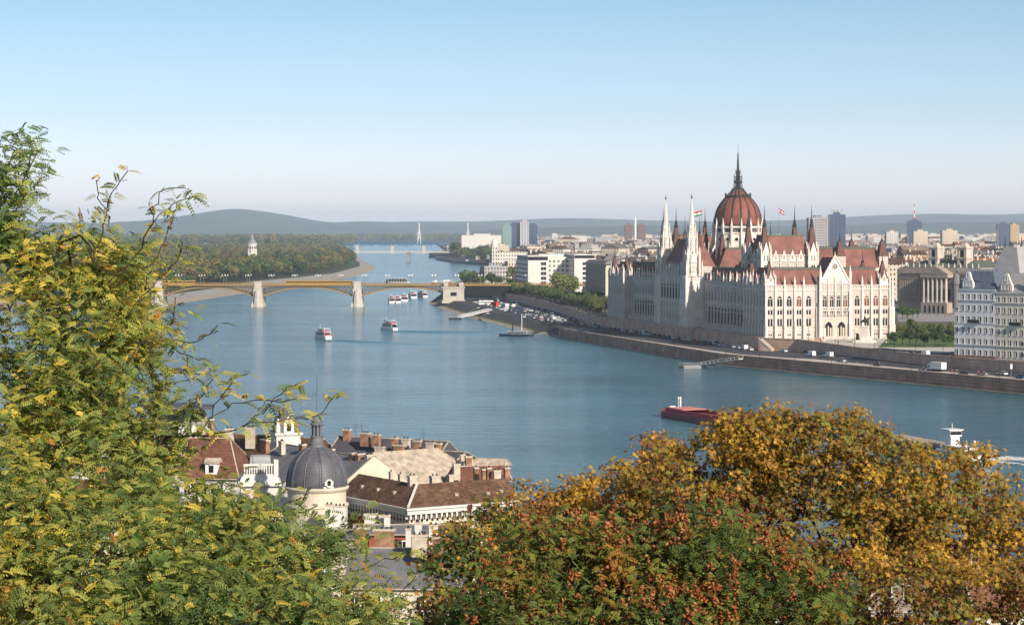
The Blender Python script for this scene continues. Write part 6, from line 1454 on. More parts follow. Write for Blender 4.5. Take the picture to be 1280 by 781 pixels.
# dark roofed house along the far side of the block
oldhouse('quay_house', 'long dark sheet roofed house with many brick chimneys nearest the water', 424, 545, 25, -27, 22, 10, 3.2, 'darksheet', 'cream', (0,0),
   [(428.7,439,534,546),(450,463,538.6,549),(464.5,476,541,550),(490,497,545,554),(502,513,546,556),(517,527,548.5,558),(532.5,544,551,559.5),(546,552,552,560)], 25)
oldhouse('quay_house', 'low flat topped house with broad pale chimneys behind the beige roof', 486, 560, 24, -27, 15, 7, 1.2, 'darksheet', 'cream', (0,0), [(468,481,556,566),(491.5,506,553.5,564)], 24, 'brick')
# beige sheet roof and its dark hipped end
t, ro = oldhouse('beige_roof_house', 'house with a large beige weathered sheet roof in the middle of the block', 466, 566, 25, 38, 18, 16, 5.2, 'palesheet', 'cream', (0,5), [(437,444,563.6,573),(444.5,456,564.5,574),(456,467.6,566,575)], 24.6)
# grey roof left of the cream fire wall
t, ro = oldhouse('grey_roof_house', 'grey sheet roofed house behind the lead dome with a cream gable wall', 466, 573, 25, 123, 34, 14, 4.6, 'slateroof', 'cream', (0,3), [(409,418.5,559,568),(373.5,383,553,562),(348,357,549,559),(323,340,547,557)], 24.8)
b = MB(); b.add([(-.4,-7.6,-1),(-.4,7.4,-1),(-.4,7.4,15.0),(-.4,0,20.4),(-.4,-7.6,15.0),(-.0,-7.6,-1),(-.0,7.4,-1),(-.0,7.4,15.0),(-.0,0,20.4),(-.0,-7.6,15.0)], [(0,4,3,2,1),(5,6,7,8,9),(2,3,8,7),(3,4,9,8)]); b.build('gable_wall', 'cream', t)
oldhouse('brown_roof_house', 'old house with brown tiles behind the tip of the lead dome', 405, 548, 24.5, 150, 26, 10, 3.5, 'tile', 'cream', (0,0), [(351,361,538,549)], 24.3)
# right group of small roofs
oldhouse('red_roof_house', 'small red roofed house among thick pale chimneys at the right of the block', 566, 583, 23, 20, 9, 7, 2.2, 'tile_red', 'creambrick', (0,0), [(575,581,565,580),(581,590,567,582),(566,575,577,590),(592,598,581,595),(602,607,583,597),(608,614,581,597),(616,626,585,598),(630,637,582,592)], 22.6)
oldhouse('grey_roof_house', 'pale parapet house stepping down to the water at the right end of the block', 578, 572, 22.5, -18, 8, 5, 1.2, 'palesheet', 'offwhite', (0,0))
# the big brown tiled corner house
X_, Y_, _ = P(510, 635, 20); t = thing('corner_house', 'corner house with two slopes of old brown tiles and a white dentilled cornice', 'house', (X_, Y_, 5), R(33)); z0, z1 = 15, 18
r = MB(); r.add([(0,0,z0),(20,0,z0),(20,3.9,z1),(3.9,3.9,z1)], [(0,1,2,3)]); r.add([(0,22,z0),(0,0,z0),(3.9,3.9,z1),(3.9,22,z1)], [(0,1,2,3)])
r.add([(7.8,7.8,z0),(20,7.8,z0),(20,3.9,z1),(3.9,3.9,z1)], [(1,0,3,2)]); r.add([(7.8,22,z0),(7.8,7.8,z0),(3.9,3.9,z1),(3.9,22,z1)], [(1,0,3,2)]); ro = r.build('roof', 'tile', t)
w_ = MB(); w_.prism([(.5,.5),(19.8,.5),(19.8,7.3),(7.3,7.3),(7.3,21.8),(.5,21.8)], 0, z0-.1); w_.build('wall', 'cream', t)
b = MB(); b.bar((0,0,z0+.1),(3.9,3.9,z1+.1),.35,.2); b.box(-.45,20,-.45,.1,z0-.35,z0-.02); b.box(-.45,.1,-.1,22,z0-.35,z0-.02); b.box(-.2,20,-.2,.5,z0-1.0,z0-.35); b.box(-.2,.5,.2,22,z0-1.0,z0-.35); b.box(.1,20,.1,.5,z0-2.6,z0-2.35); b.box(.1,.5,.2,22,z0-2.6,z0-2.35)
for k in range(21): b.box(.3+k*.9, .62+k*.9, -.05, .5, z0-1.7, z0-1.0)
for k in range(21): b.box(-.05, .5, .6+k*.9, .92+k*.9, z0-1.7, z0-1.0)
b.build('cornice', 'offwhite', t)
b = MB()
for k in range(21): b.box(.72+k*.9, 1.1+k*.9, .44, .49, z0-2.2, z0-1.1)
for k in range(23): b.box(.44, .49, 1.02+k*.9, 1.4+k*.9, z0-2.2, z0-1.1)
b.build('attic_window', 'glass', t)
b = MB(); b.box(.38,.46,.6,21.5,z0-6.5,z0-2.7); b.build('red_wall_band', 'redpaint', t)
for s, yy in ((9,1.6),(14.5,1.4),(17,1.6)): b = MB(); b.box(s,s+.6,yy-.35,yy+.35,z0+yy*.77-.1,z0+yy*.77+.32); b.build('roof_hatch', 'palesheet', ro)
for s in (7, 12, 17): b = MB(); b.box(1.6,2.1,s,s+.7,z0+1.3,z0+1.75); b.build('roof_hatch', 'palesheet', ro)
chims(t, ro, [(486.5,491,587,599),(498,503,590,601),(509.5,521,591,607),(537,550,592,604),(559,566,591,601)], 22.6, R(33), 'creambrick')
# flat annexes with chimney rows before it
t, ro = oldhouse('courtyard_house', 'low red walled annex with white chimneys in front of the corner house', 443, 655, 18.5, -2, 14, 6, 1.0, 'slateroof', 'redpaint', (0,0), [(455,471.5,638,655),(473.5,488,640,656),(480,488,640,658),(518,528,649,667),(536,548,652,669),(507,514,656,677)], 18.2, 'offwhite', True)
t, ro = oldhouse('chimney_house', 'dark roofed house with a row of stout brick chimneys at the bottom', 438, 684, 20, -4, 15, 16, 4, 'slateroof', 'cream', (0,3), [(443,462,655,674),(467,494,657,677),(514,535,664,684),(540,555,667,685)], 20.6, 'brick')
t, ro = oldhouse('pale_wall_house', 'cream walled house with flat chimneys at the foot of the lead dome', 398, 662, 18.5, 2, 6, 7, .8, 'slateroof', 'cream', (0,0), [(406,417,626,648),(417,433,628,648)], 19.5, 'offwhite')
# the lead dome
d0 = 345.0; X_, Y_, _ = Q(396, 608, d0); sc_ = d0/F
t = thing('domed_house', 'corner house with a ribbed grey lead dome, lantern and tall thin mast', 'domed house', (X_, Y_, 5), 0); zz = lambda y: H-(y-YH)*sc_-5
b = MB(); b.lathe(0,0,[(4.35,zz(660)),(4.35,zz(613)),(4.55,zz(612)),(4.8,zz(609)),(4.8,zz(607.5)),(4.5,zz(606.5))], 40); b.lathe(0,0,[(4.6,0),(4.6,zz(632)),(4.75,zz(631)),(4.75,zz(629)),(4.4,zz(628))],40); b.build('drum', 'cream', t)
pf = [(4.5,zz(608)),(4.46,zz(600)),(4.36,zz(593)),(4.1,zz(584)),(3.65,zz(575.5)),(3.0,zz(568)),(2.1,zz(562)),(1.4,zz(559.5)),(1.25,zz(558))]
b = MB(); b.lathe(0,0,pf,48); dm_ = b.build('dome', 'leadroof', t, smooth=True); b = MB()
for k in range(12):
    b = MB(); a = R(k*30+11); b.tube([((r+.03)*math.cos(a),(r+.03)*math.sin(a),z) for r,z in pf], .10, 5); b.tube([((r+.03)*math.cos(a+.06),(r+.03)*math.sin(a+.06),z) for r,z in pf], .06, 4); b.build('dome_rib', 'leadroof', dm_)
b = MB(); b.lathe(0,0,[(1.3,zz(559)),(1.15,zz(556)),(1.2,zz(553)),(.95,zz(552)),(.9,zz(546)),(1.05,zz(545.5)),(1.05,zz(544.5)),(.8,zz(544))],20)
for k in range(8): a = k*math.pi/4+.2; b.tube([(.66*math.cos(a),.66*math.sin(a),zz(545)),(.66*math.cos(a),.66*math.sin(a),zz(530))],.11,6)
b.lathe(0,0,[(.42,zz(545)),(.42,zz(530))],12); b.lathe(0,0,[(.95,zz(531)),(1.02,zz(529)),(.75,zz(527.5)),(.85,zz(526)),(.7,zz(523)),(.35,zz(520)),(.12,zz(517))],20); b.tube([(0,0,zz(518)),(0,0,zz(468))],[.07,.04],6); b.lathe(0,0,[(.02,zz(482)),(.14,zz(480.5)),(.02,zz(479))],8); b.lathe(0,0,[(.02,zz(471)),(.12,zz(469.5)),(.02,zz(468))],8); b.build('lantern', 'slateroof', t)
b = MB(); b.T = Matrix.Translation((2.05,-4.0,zz(600))) @ rotz(R(27)); 
for k in range(12): a0,a1 = k*math.pi/6,(k+1)*math.pi/6; b.bar((.52*math.cos(a0),-.15,.52*math.sin(a0)),(.52*math.cos(a1),-.15,.52*math.sin(a1)),.42,.22)
b.box(-.8,.8,-.1,.8,-.75,-.5); b.build('round_window', 'offwhite', dm_); b = MB(); b.T = Matrix.Translation((2.05,-4.0,zz(600))) @ rotz(R(27)) @ Matrix.Rotation(R(90),4,'X'); b.lathe(0,0,[(.42,-.5),(.42,.1)],12); b.build('round_pane', 'glass', dm_)
b = MB(); b.box(-9, 3, -1, 12, 0, zz(640)); b.build('wall', 'cream', t)
# house with the red tiled roof and dormer on the left
t, ro = oldhouse('red_tile_house', 'red tiled house with white dormers left of the balustraded terrace', 236, 547, 26, -6, 10.5, 16, 6.0, 'tile_red', 'offwhite', (0,3.4), [(281,292.6,532,549)], 25.6, 'creambrick')
b = MB(); b.box(4.6,6.6,-7.2,-4,zz(600) if False else 15.6,17.4); b.build('dormer', 'white', t); b = MB(); b.gable(4.3,6.9,-7.4,-3.6,17.4,18.2); b.build('dormer_roof', 'palesheet', t); b = MB(); b.box(5.2,6.0,-7.26,-7.2,15.9,17.1); b.build('dormer_window', 'glass', t)
X_, Y_, _ = P(324, 598, 22.5); t = thing('terrace_pavilion', 'white rooftop terrace with a balustrade and glazed skylight', 'house', (X_, Y_, 5), R(8))
b = MB(); b.box(-2.9,2.9,-2.2,4,0,16.6); b.build('wall', 'offwhite', t); b = MB(); b.frus(-3.4,3.4,-2.8,4,16.6,17.3,.1,.1); b.frus(-3.1,3.1,-2.5,4,17.3,18.1,.4,.4); b.build('terrace_cornice', 'offwhite', t)
b = MB(); b.box(-2.5,2.4,-2.0,-1.7,18.1,18.4); b.box(-2.5,2.4,-2.0,-1.7,19.7,20.0)
for k in range(13): b.box(-2.4+k*.38,-2.22+k*.38,-1.95,-1.75,18.4,19.7)
b.box(2.2,2.9,-2.2,-1.5,18.1,20.6); b.box(2.3,2.8,-1.6,3.5,18.1,20.2); b.build('balustrade', 'offwhite', t); b = MB(); b.frus(-1.6,2.0,0,3.2,18.4,21.0,.3,.5); b.build('skylight', 'steelroof', t)
b = MB(); b.lathe(4.6,-2.2,[(1.3,0),(1.3,15.5),(1.5,15.8),(.9,17),(.1,17.4)],14); b.build('corner_bay', 'offwhite', t)
# seamed grey green mansard and the ornate pavilion farther back
t, ro = oldhouse('mansard_house', 'house with a grey green seamed mansard roof and a row of dormers', 188, 508, 27, 4, 12.5, 18, 7, 'greenseam', 'offwhite', (0,2.5), [(262,268,521,534)], 23)
for k in range(5): b = MB(); b.box(1.4+k*2.3,2.6+k*2.3,-8.6,-5.5,15.4,17.8); b.pyr(2+k*2.3,-7.4,1.4,17.8,19.0); b.box(1.7+k*2.3,2.3+k*2.3,-8.66,-8.6,15.7,17.3,1); b.build('dormer', ['offwhite','glass'], ro)
b = MB(); b.box(0,12.5,-8,-1,22.0,22.5); b.box(-.4,9.5,-3,3,22.3,22.6,1); b.build('roof_edge', ['darksheet','darksheet'], t)
X_, Y_, _ = P(357, 548, 24.5); t = thing('ornate_pavilion', 'small ornate rooftop pavilion with white dormer and dark curved roof', 'tower', (X_, Y_, 5), R(20))
b = MB(); b.box(-2.2,2.2,-2.2,2.2,0,20.5); b.box(-2.5,2.5,-2.5,2.5,20.3,20.7); b.build('wall', 'offwhite', t); b = MB(); b.frus(-2.2,2.2,-2.2,2.2,20.7,23.2,.7,.7); b.box(-1.3,1.3,-1.3,1.3,23.2,23.5); b.box(-1,1,-1,1,23.5,24.4); b.pyr(0,0,.9,24.4,25.4); b.build('roof', 'darksheet', t)
b = MB(); b.lathe(-1.9,-2.0,[(.4,20.7),(.5,21.4),(.25,22.3),(.3,22.8),(.1,23.2)],8); b.box(-.9,.9,-2.35,-1.2,20.7,22.6); b.pyr(0,-1.8,1.1,22.6,23.6); b.build('white_dormer', 'white', t); b = MB(); b.box(-.4,.4,-2.4,-2.35,21,22.3); b.build('window', 'glass', t)
t, ro = oldhouse('quay_house', 'dark roofed house with broad chimneys left of the ornate pavilion', 268, 545, 23.5, -12, 12, 9, 2.5, 'darksheet', 'cream', (0,0), [(306.5,319,530,552)], 23.6, 'creambrick')
# houses that only show through the leaves
for px, py, ang, m, wm, lab in ((1185,712,20,'tile_red','creambrick','red roofed house glimpsed through the maple at the lower right'),(1090,668,-30,'tile_red','creambrick','red roofed house hidden behind the middle of the maple'),(700,690,15,'slateroof','cream','cream house behind the dark left edge of the maple'),(880,700,-20,'tile','offwhite','brown roofed house behind the red podded tree'),(60,600,10,'tile_red','offwhite','red roofed house behind the leafy branches at the left'),(90,520,-5,'slateroof','offwhite','white gabled house behind the leafy branches at the left')):
    oldhouse('hidden_house', lab, px, py, 20, ang, 16, 12, 4.5, m, wm, (2,2))
for px, py, z in ((529,548,25),(444,537,25),(452,537,25)):
    X_, Y_, _ = P(px, py+8, z); b = MB(); b.tube([(0,0,0),(0,0,2.4)],.03,4); [b.bar((-.5,0,1.4+k*.3),(.5,0,1.4+k*.3),.03) for k in range(3)]; tag(link('roof_aerial', b.mesh('roof_aerial','black'), None, (X_,Y_,z)), 'thin aerial standing on the dark sheet roof near the water', 'aerial', 'aerials on the dark sheet roof')
# ------------------------------------------------------------------ near trees
def unit(a): return a/np.maximum(np.linalg.norm(a, axis=-1, keepdims=True), 1e-9)
LEAF = {'yellow': (.58,.45,.07), 'yellowgreen': (.35,.36,.075), 'freshgreen': (.20,.255,.065), 'deepgreen': (.10,.16,.045), 'orange': (.50,.24,.05), 'gold': (.54,.32,.04), 'ochre': (.31,.17,.030), 'brown': (.21,.09,.028), 'olive': (.23,.215,.04), 'leafgreen': (.15,.20,.04), 'shadegreen': (.085,.125,.030), 'pod': (.44,.145,.05), 'podlight': (.52,.25,.10), 'poddark': (.28,.085,.03)}
for k, c in LEAF.items(): M['lf_'+k] = leafmat('leaf '+k, c, .38, .22)
class Skel:
    """greedy branching skeleton: every tip joins the nearest point of the tree nearer the root"""
    def __init__(s, path, r0): s.p = [np.array(q, float) for q in path]; s.par = [-1]+list(range(len(path)-1)); s.fix = len(path)
    def grow(s, tips, seg=.5, root=None):
        root = s.p[0] if root is None else root; tips = sorted(tips, key=lambda q: np.linalg.norm(np.array(q)-root)); ends = []
        for q in tips:
            q = np.array(q, float); A = np.array(s.p); d = np.linalg.norm(A-q, axis=1); dq = np.linalg.norm(q-root); pen = np.linalg.norm(A-root, axis=1); c = d+np.where(pen > dq, 3., 0)+.15*pen; j = int(np.argmin(c))
            n = max(1, int(d[j]/seg)); prev = j; a = s.p[j]; side = rng.normal(size=3)*.06*d[j]
            for k in range(1, n+1):
                t = k/n; s.p.append(a+(q-a)*t+side*math.sin(math.pi*t)+np.array([0,0,.10*d[j]*math.sin(math.pi*t)])); s.par.append(prev); prev = len(s.p)-1
            ends.append(prev)
        return ends
    def mesh(s, name, rt=.008, r_max=.4, parent=None, expo=2.3):
        n = len(s.p); w_ = np.zeros(n); kids = np.zeros(n, int)
        for i, p in enumerate(s.par):
            if p >= 0: kids[p] += 1
        w_[kids == 0] = 1.0
        for i in range(n-1, 0, -1):
            if s.par[i] >= 0: w_[s.par[i]] += w_[i]
        # parents always precede children
        r = np.minimum(rt*w_**(1/expo), r_max); A = np.array(s.p); idx = [i for i in range(n) if s.par[i] >= 0]; a = A[[s.par[i] for i in idx]]; b = A[idx]; ra = np.minimum(r[[s.par[i] for i in idx]], r[idx]*1.5); rb = r[idx]
        d = unit(b-a); up = np.where(np.abs(d[:,2:3]) < .9, np.array([[0,0,1.]]), np.array([[0,1.,0]])); x = unit(np.cross(d, up)); y = np.cross(x, d); K = 5; V = []
        for pt, rr in ((a,ra),(b,rb)):
            for k in range(K): t = 2*math.pi*k/K; V.append(pt+(x*math.cos(t)+y*math.sin(t))*rr[:,None])
        V = np.stack(V, 1).reshape(-1,3); m = len(idx); base = np.arange(m)[:,None]*2*K
        Fc = np.concatenate([base+np.array([[k, (k+1)%K, K+(k+1)%K, K+k]]) for k in range(K)], 0)
        return link(name, np_mesh(name, V, Fc, ['bark'], smooth=True), parent)
def pinnate(base, dirn, nrm, L, pairs=7, lw=.3, mats=None, w_all=None, droop=.35, lr=.23):
    """compound leaves: arrays of bases, directions and normals -> leaflet faces (4 corner lozenges, folded a little)"""
    n = len(base); out = []; side = unit(np.cross(dirn, nrm)); L = L.reshape(-1,1)
    for k in range(pairs+1):
        t = (k+1.3)/(pairs+1.3); c = base+dirn*L*t+np.array([0,0,-1.])*(droop*L*t*t); ll = L*lr*(1-.35*abs(t-.5)*1.2); tang = unit(dirn+np.array([0,0,-1.])*2*droop*t)
        for sg in ((-1,1) if k < pairs else (0,)):
            d = unit(side*sg*.9+tang*(.45 if sg else 1)+np.array([0,0,-1.])*.18); ww = unit(np.cross(nrm, d))*ll*lw
            jit = rng.normal(size=(n,3))*.10*ll; a = c; b = c+d*ll+jit; m1 = c+d*ll*.32; m2 = c+d*ll*.7
            out.append(np.stack([a, m1+ww, m2+ww*.8, b, m2-ww*.8, m1-ww], 1))
    V = np.stack(out, 1); return V.reshape(-1,3), 2*pairs+1
def blobs_sample(bl, n, seed, shell=.0):
    r_ = np.random.default_rng(seed); w_ = np.array([b[2]*b[3]*b[5] for b in bl], float)**.85; w_ /= w_.sum(); k = r_.choice(len(bl), n, p=w_); d = unit(r_.normal(size=(n,3))); u = r_.uniform(shell,1,(n,1))**(1/2.2)
    C = np.array([Q(b[0], b[1], b[4]) for b in bl]); Rr = np.array([[b[2]*b[4]/F, b[5], b[3]*b[4]/F] for b in bl]); return C[k]+d*u*Rr[k], k
# --- the feathery yellow green tree on the left
BL = [(18,182,34,20,25,.9,'g'),(15,225,66,26,25,.9,'g'),(0,262,92,26,25,.9,'g'),(110,305,62,22,25,.9,'y'),(10,300,60,30,25,1.1,'g'),
      (60,345,80,45,25,1.4,'y'),(150,335,66,40,26,1.2,'y'),(185,385,46,36,26,1.1,'y'),(85,420,120,60,25,1.6,'yg'),(185,440,42,44,26,1.1,'yg'),(110,500,115,60,25,1.6,'yg'),(30,560,90,90,24,1.6,'yg'),(165,560,78,50,25,1.4,'m'),
      (90,640,130,80,23,1.6,'y'),(0,690,80,90,22,1.6,'Y'),(220,630,78,52,24,1.4,'m'),(290,650,62,40,24,1.2,'m'),(250,700,100,70,23,1.5,'m'),(350,680,62,38,24,1.1,'g2'),(150,730,150,60,22,1.4,'g2'),(330,740,110,60,23,1.3,'g2'),(420,730,74,50,24,1.2,'o'),(420,672,36,24,24,.8,'g2'),(468,765,56,44,24,1.0,'g2'),(60,780,120,40,21,1.2,'g2')]
PAL = {'g': ([.0,.10,.45,.45,.0]), 'y': ([.17,.38,.31,.12,.02]), 'Y': ([.48,.32,.14,.04,.02]), 'yg': ([.11,.38,.36,.14,.01]), 'm': ([.05,.30,.42,.22,.01]), 'g2': ([.03,.20,.43,.33,.01]), 'o': ([.10,.24,.36,.20,.10])}
LM = ['lf_yellow','lf_yellowgreen','lf_freshgreen','lf_deepgreen','lf_orange']
t = thing('locust_tree', 'tall feathery tree with yellow and green leaflets filling the left side', 'tree', Q(60, 900, 25)[:2]+(46.0,)); org = np.array(t.location)
root = np.array(Q(70, 1500, 25)); path = [root]+[np.array(Q(px, py, 25)) for px, py in ((72,1250),(76,1050),(85,900),(95,760),(90,640),(80,520),(70,420),(40,330),(20,260))]
sk = Skel(path, .2); tips, kb = blobs_sample(BL, 760, 3); ends = sk.grow(tips, .35)
twg = []; 
def branch(pts, d, rr=None):
    ps = [np.array(Q(x, y, d+(.3*math.sin(i*1.3)))) for i, (x, y) in enumerate(pts)]; A = np.array(sk.p); j = int(np.argmin(np.linalg.norm(A-ps[0], axis=1))); prev = j; out = []
    for a, b in zip([sk.p[j]]+ps[:-1], ps):
        n = max(1, int(np.linalg.norm(b-a)/.10)); bow = rng.normal(size=3)*.07*np.linalg.norm(b-a)
        for k in range(1, n+1): sk.p.append(a+(b-a)*k/n+bow*math.sin(math.pi*k/n)+rng.normal(size=3)*.010); sk.par.append(prev); prev = len(sk.p)-1; out.append(prev)
    return out
# bare looking sprays that stick out against sky and river
SPR = [([(120,330),(128,290),(135,255),(150,225),(158,212)],'Y',.45),([(135,262),(122,240),(118,226)],'Y',.4),([(150,345),(175,310),(185,285),(190,262),(200,240),(232,236)],'y',.5),([(185,285),(210,262),(222,250),(238,246)],'y',.6),([(190,330),(205,300),(215,275),(212,262)],'O',.6),([(170,380),(200,350),(222,325),(226,300)],'y',.5),
       ([(150,560),(200,552),(250,545),(300,535),(345,530),(385,520),(410,503),(425,490)],'Y',.55),([(250,545),(262,520),(275,498),(290,470),(310,468)],'Y',.55),([(262,520),(290,505),(330,500),(370,498)],'Y',.6),([(300,535),(330,515),(352,492),(372,480)],'y',.6),([(200,552),(220,525),(240,505),(262,485),(270,468)],'y',.7),([(215,560),(240,530),(235,500)],'y',.7),
       ([(165,430),(200,425),(240,428),(262,418),(272,405)],'y',.4),([(200,425),(225,440),(250,452)],'y',.6),([(185,460),(215,462),(245,470),(262,460)],'y',.7),([(380,700),(420,668),(445,650),(455,640)],'g2',.6),([(440,720),(480,700),(512,690)],'m',.5),([(300,650),(345,640),(375,622),(385,612)],'m',.7),([(345,640),(372,640),(396,632)],'m',.7),([(470,760),(505,735),(520,720)],'g2',.5)]
PAL['O'] = [.2,.3,.1,.0,.4]
extra = []
for pts, pal, dn in SPR:
    o = branch(pts, 24.5)
    for i in o[len(o)//5:]: extra.append((i, pal, dn))
sk_o = sk.mesh('trunk', .0055, .16, t, 2.15); sk_o.location = -t.location
P_ = np.array(sk.p); PR = np.array([P_[p] if p >= 0 else P_[i] for i, p in enumerate(sk.par)])
bs, dr, pal_i = [], [], []
for e, k in zip(ends, [None]*len(ends)):
    pass
C_ = np.array([Q(b[0], b[1], b[4]) for b in BL]); R_ = np.array([[b[2]*b[4]/F, b[5], b[3]*b[4]/F] for b in BL])
for e in ends:
    q = P_[e]; k = int(np.argmin((((q-C_)/R_)**2).sum(1))); j = e; cnt = 0
    tw = unit(P_[e]-PR[e])
    for r_ in range(4):                        # the last stretch of every twig carries leaves
        if j < 0: break
        for _ in range(9 if r_ else 10): bs.append(P_[j]+rng.normal(size=3)*.11); dr.append(unit(tw*.6+rng.normal(size=3)*np.array([1,1,.55])+np.array([0,-.1,.12]))); pal_i.append(BL[k][6])
        j = sk.par[j]
for i, pal, dn in extra:
    for _ in range(4):
        if rng.random() < dn: bs.append(P_[i]+rng.normal(size=3)*.02); dr.append(unit(rng.normal(size=3)*np.array([1,.8,.5])+unit(P_[i]-PR[i])*.5)); pal_i.append(pal)
bs = np.array(bs); dr = np.array(dr); vis = YH-(bs[:,2]-H)/bs[:,1]*F > 158; bs = bs[vis]; dr = dr[vis]; pal_i = [p for p, q in zip(pal_i, vis) if q]; n = len(bs); nr = unit(rng.normal(size=(n,3))*.55+np.array([.15,-.45,.9])); L_f = rng.uniform(.11,.20,n); V, per = pinnate(bs, dr, nr, L_f, 6, .26)
ph = np.array([noise.noise(Vector(p*1.1)) for p in bs]); ml = np.empty(n, int)
for i in range(n):
    w_ = np.array(PAL[pal_i[i]]); 
    if ph[i] > .12: w_ = w_*np.array([2.2,1.4,.6,.3,1])
    elif ph[i] < -.12: w_ = w_*np.array([.4,.8,1.4,1.6,.6])
    ml[i] = rng.choice(5, p=w_/w_.sum())
ob = link('crown', np_mesh('crown', V-org, np.arange(len(V)).reshape(-1,6), LM, np.repeat(ml, per)), t)
print('locust leaves', n)

def lobed(c, nrm, size, lobes=5):
    """maple leaves: a ten cornered lobed outline, each leaf slightly cupped"""
    n = len(c); a0 = rng.uniform(0, 6.28, n); x = unit(np.cross(nrm, rng.normal(size=(n,3)))); y = np.cross(nrm, x); out = []
    for k in range(10):
        ang = 2*math.pi*k/10; r = (1.0 if k % 2 == 0 else .48)*(1.0 if k in (0,2,8) else .8); s = size*r*rng.uniform(.85,1.1,n)
        out.append(c+(x*math.cos(ang)+y*math.sin(ang))*s[:,None]+nrm*(.18*size*(r**2)*rng.uniform(-1,.4,n))[:,None])
    return np.stack(out, 1).reshape(-1,3)
def broadtree(name, lab, BLs, path, ntips, seed, per_tip, size, pal, mats, d, spread=.22, cat='tree', rmax=.22, seg=.45, extra=None, hole=-.30, nf=.75, rt=.0075):
    t = thing(name, lab, cat, tuple(path[0])); org = np.array(path[0]); sk = Skel(path, .2); tips, kb = blobs_sample(BLs, ntips, seed, .15)
    keep = np.array([noise.noise(Vector(q*nf)) > hole for q in tips]); tips = tips[keep]
    ends = sk.grow(tips, seg); o = sk.mesh('trunk', rt, rmax, t, 2.2); o.location = -Vector(org); Pn = np.array(sk.p)
    c = np.repeat(Pn[ends], per_tip, 0); m = len(c); off_ = rng.normal(size=(m,3))*spread*np.array([1,1,.6]); c = c+off_; out_ = unit(off_); nr = unit(out_*.7+rng.normal(size=(m,3))*.42+np.array([.12,-.40,.70])); sz = size*rng.uniform(.6,1.15,m)
    V = lobed(c, nr, sz); tone = np.repeat([noise.noise(Vector(q*.8)) for q in Pn[ends]], per_tip)+rng.normal(size=m)*.18; q_ = np.quantile(tone, np.cumsum(pal)[:-1]); mi = np.digitize(tone, q_)
    # scatter the tones a little so that clumps are not uniform
    sw = rng.random(m) < .12; mi[sw] = rng.integers(0, len(pal), sw.sum()); link('crown', np_mesh('crown', V-org, np.arange(len(V)).reshape(-1,10), mats, mi), t); print(name, m)
    return t, Pn, ends, org
D2 = 44.
MB_ = [(960,545,70,38,D2,1.3),(1010,560,110,50,D2,1.6),(1050,590,110,70,D2,1.8),(920,580,70,50,D2,1.4),(860,590,58,42,D2,1.2),(1130,620,90,66,D2,1.7),(900,640,120,70,D2,1.8),(1030,660,150,80,D2,2.2),(1180,590,62,36,D2+1,1.0),(1215,575,36,26,D2+1,.8),(1190,660,90,70,D2,1.6),(1245,640,44,60,D2+1,1.1),(1262,690,50,70,D2,1.2),(1210,740,80,60,D2-2,1.5),(1110,740,110,60,D2-2,1.8),(1075,525,26,18,D2,.6),(900,545,36,20,D2,.7),(800,600,50,34,D2,1.1),(1285,740,40,60,D2-2,1.0),(1000,520,40,18,D2,.7)]
pth = [np.array(Q(px, py, D2)) for px, py in ((1040,1150),(1045,980),(1050,860),(1040,760),(1030,680),(1000,620),(970,570))]
broadtree('maple_tree', 'broad golden brown maple with lobed leaves before the river at the right', MB_, pth, 1650, 21, 30, .066, [.15,.29,.31,.25], ['lf_brown','lf_olive','lf_ochre','lf_gold'], D2, .135)
ML = [(760,620,62,44,D2+3,1.1),(800,580,34,24,D2+3,.8),(720,640,44,32,D2+3,.9),(680,640,34,22,D2+3,.8),(655,622,32,26,D2+3,.7),(830,560,30,18,D2+3,.7),(700,670,90,40,D2+2,1.2),(780,660,80,50,D2+2,1.2),(640,665,40,24,D2+2,.9)]
pth = [np.array(Q(px, py, D2+3)) for px, py in ((760,1120),(762,960),(765,840),(765,740),(762,660),(760,610))]
broadtree('maple_tree', 'smaller brown and orange tinged maple left of the broad golden one', ML, pth, 600, 22, 28, .066, [.30,.14,.30,.26], ['lf_brown','lf_orange','lf_ochre','lf_gold'], D2, .14)
DK = [(600,680,58,34,38,1.0),(580,730,50,50,37,1.0),(640,720,70,50,37,1.2),(560,765,40,36,37,.9),(545,700,18,18,38,.5),(618,640,30,22,39,.7),(660,650,40,22,39,.7),(570,672,26,18,38,.6)]
pth = [np.array(Q(px, py, 38)) for px, py in ((620,1200),(622,1000),(620,860),(615,760),(608,690))]
broadtree('dark_maple', 'dark green and brown tree between the rooftops and the red podded tree', DK, pth, 420, 23, 24, .062, [.36,.28,.24,.12], ['lf_shadegreen','lf_brown','lf_olive','lf_gold'], 38, .14)
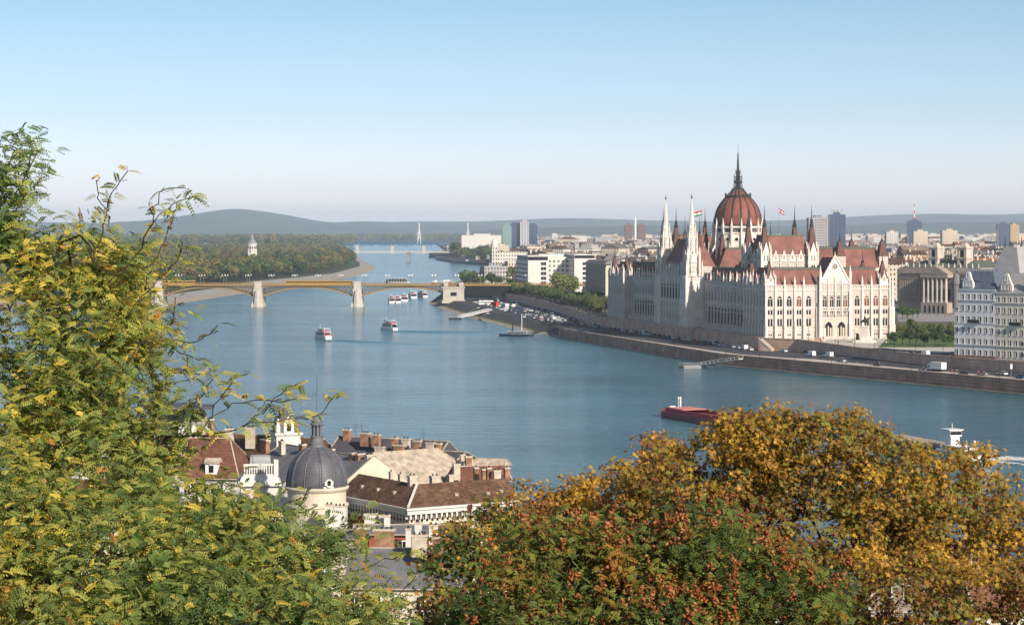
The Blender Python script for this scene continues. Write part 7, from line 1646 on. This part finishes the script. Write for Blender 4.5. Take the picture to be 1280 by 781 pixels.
# the tree with clusters of papery red pods
RD = [(700,715,95,62,33,1.2),(640,760,80,50,32,1.1),(800,720,110,66,33,1.4),(900,710,100,62,33,1.4),(880,660,70,30,34,.9),(760,675,70,30,34,.9),(690,668,44,20,34,.7),(960,760,100,50,32,1.2),(1020,740,50,44,33,.9),(840,770,160,40,32,1.4),(600,775,50,26,32,.8),(985,715,50,26,33,.7)]
pth = [np.array(Q(px, py, 33)) for px, py in ((830,1300),(832,1050),(835,900),(832,800),(828,730))]
t = thing('goldenrain_tree', 'green feathery tree covered with clusters of papery red orange pods', 'tree', tuple(pth[0])); org = np.array(pth[0]); sk = Skel(pth, .2); tips, kb = blobs_sample(RD, 760, 31, .3); ends = sk.grow(tips, .4); o = sk.mesh('trunk', .007, .15, t, 2.2); o.location = -Vector(org); Pn = np.array(sk.p)
c = np.repeat(Pn[ends], 18, 0)+rng.normal(size=(len(ends)*18,3))*.12; n = len(c); dr = unit(rng.normal(size=(n,3))*np.array([1,1,.5])+np.array([0,-.1,.1])); nr = unit(rng.normal(size=(n,3))*.5+np.array([.1,-.4,.9])); V, per = pinnate(c, dr, nr, rng.uniform(.12,.20,n), 5, .30, lr=.27)
tone = np.repeat([noise.noise(Vector(q*1.2)) for q in Pn[ends]], 18)+rng.normal(size=n)*.15; mi = np.digitize(tone, np.quantile(tone, [.26,.62,.90])); link('crown', np_mesh('crown', V-org, np.arange(len(V)).reshape(-1,6), ['lf_shadegreen','lf_leafgreen','lf_olive','lf_ochre'], np.repeat(mi, per)), t)
# pods: pyramidal panicles at the outer tips
top = [e for e in ends if (rng.random() < .46)]; pp = []
for e in top:
    up = unit(np.array([rng.normal()*.4, -.35+rng.normal()*.3, .8])); L = rng.uniform(.14,.34); k = int(rng.integers(7, 24)); s = rng.uniform(0,1,k); pp.append(Pn[e]+np.array([0,-.14,.12])+up*s[:,None]*L+rng.normal(size=(k,3))*(.055*(1.15-s))[:,None])
pp = np.concatenate(pp); n = len(pp); x = unit(rng.normal(size=(n,3))); y = unit(np.cross(x, rng.normal(size=(n,3)))); z = np.cross(x, y); s = rng.uniform(.017,.036,(n,1))
V = np.stack([pp+x*s*1.9, pp-x*s*1.1, pp+y*s*.9, pp-y*s*.9, pp+z*s*.6, pp-z*s*.6], 1).reshape(-1,3); f = np.array([[0,2,4],[2,1,4],[1,3,4],[3,0,4],[2,0,5],[1,2,5],[3,1,5],[0,3,5]]); Fc = (np.arange(n)[:,None,None]*6+f[None]).reshape(-1,3)
tag(link('seed_pods', np_mesh('seed_pods', V-org, Fc, ['lf_pod','lf_podlight','lf_poddark'], np.repeat(rng.choice(3, n, p=[.5,.22,.28]), 8)), t), 'papery red orange seed pods', kind='stuff')
# undergrowth filling the slope under the trees
UG = [(300,830,400,70,30,3,'x'),(900,850,520,60,42,4,'x')]
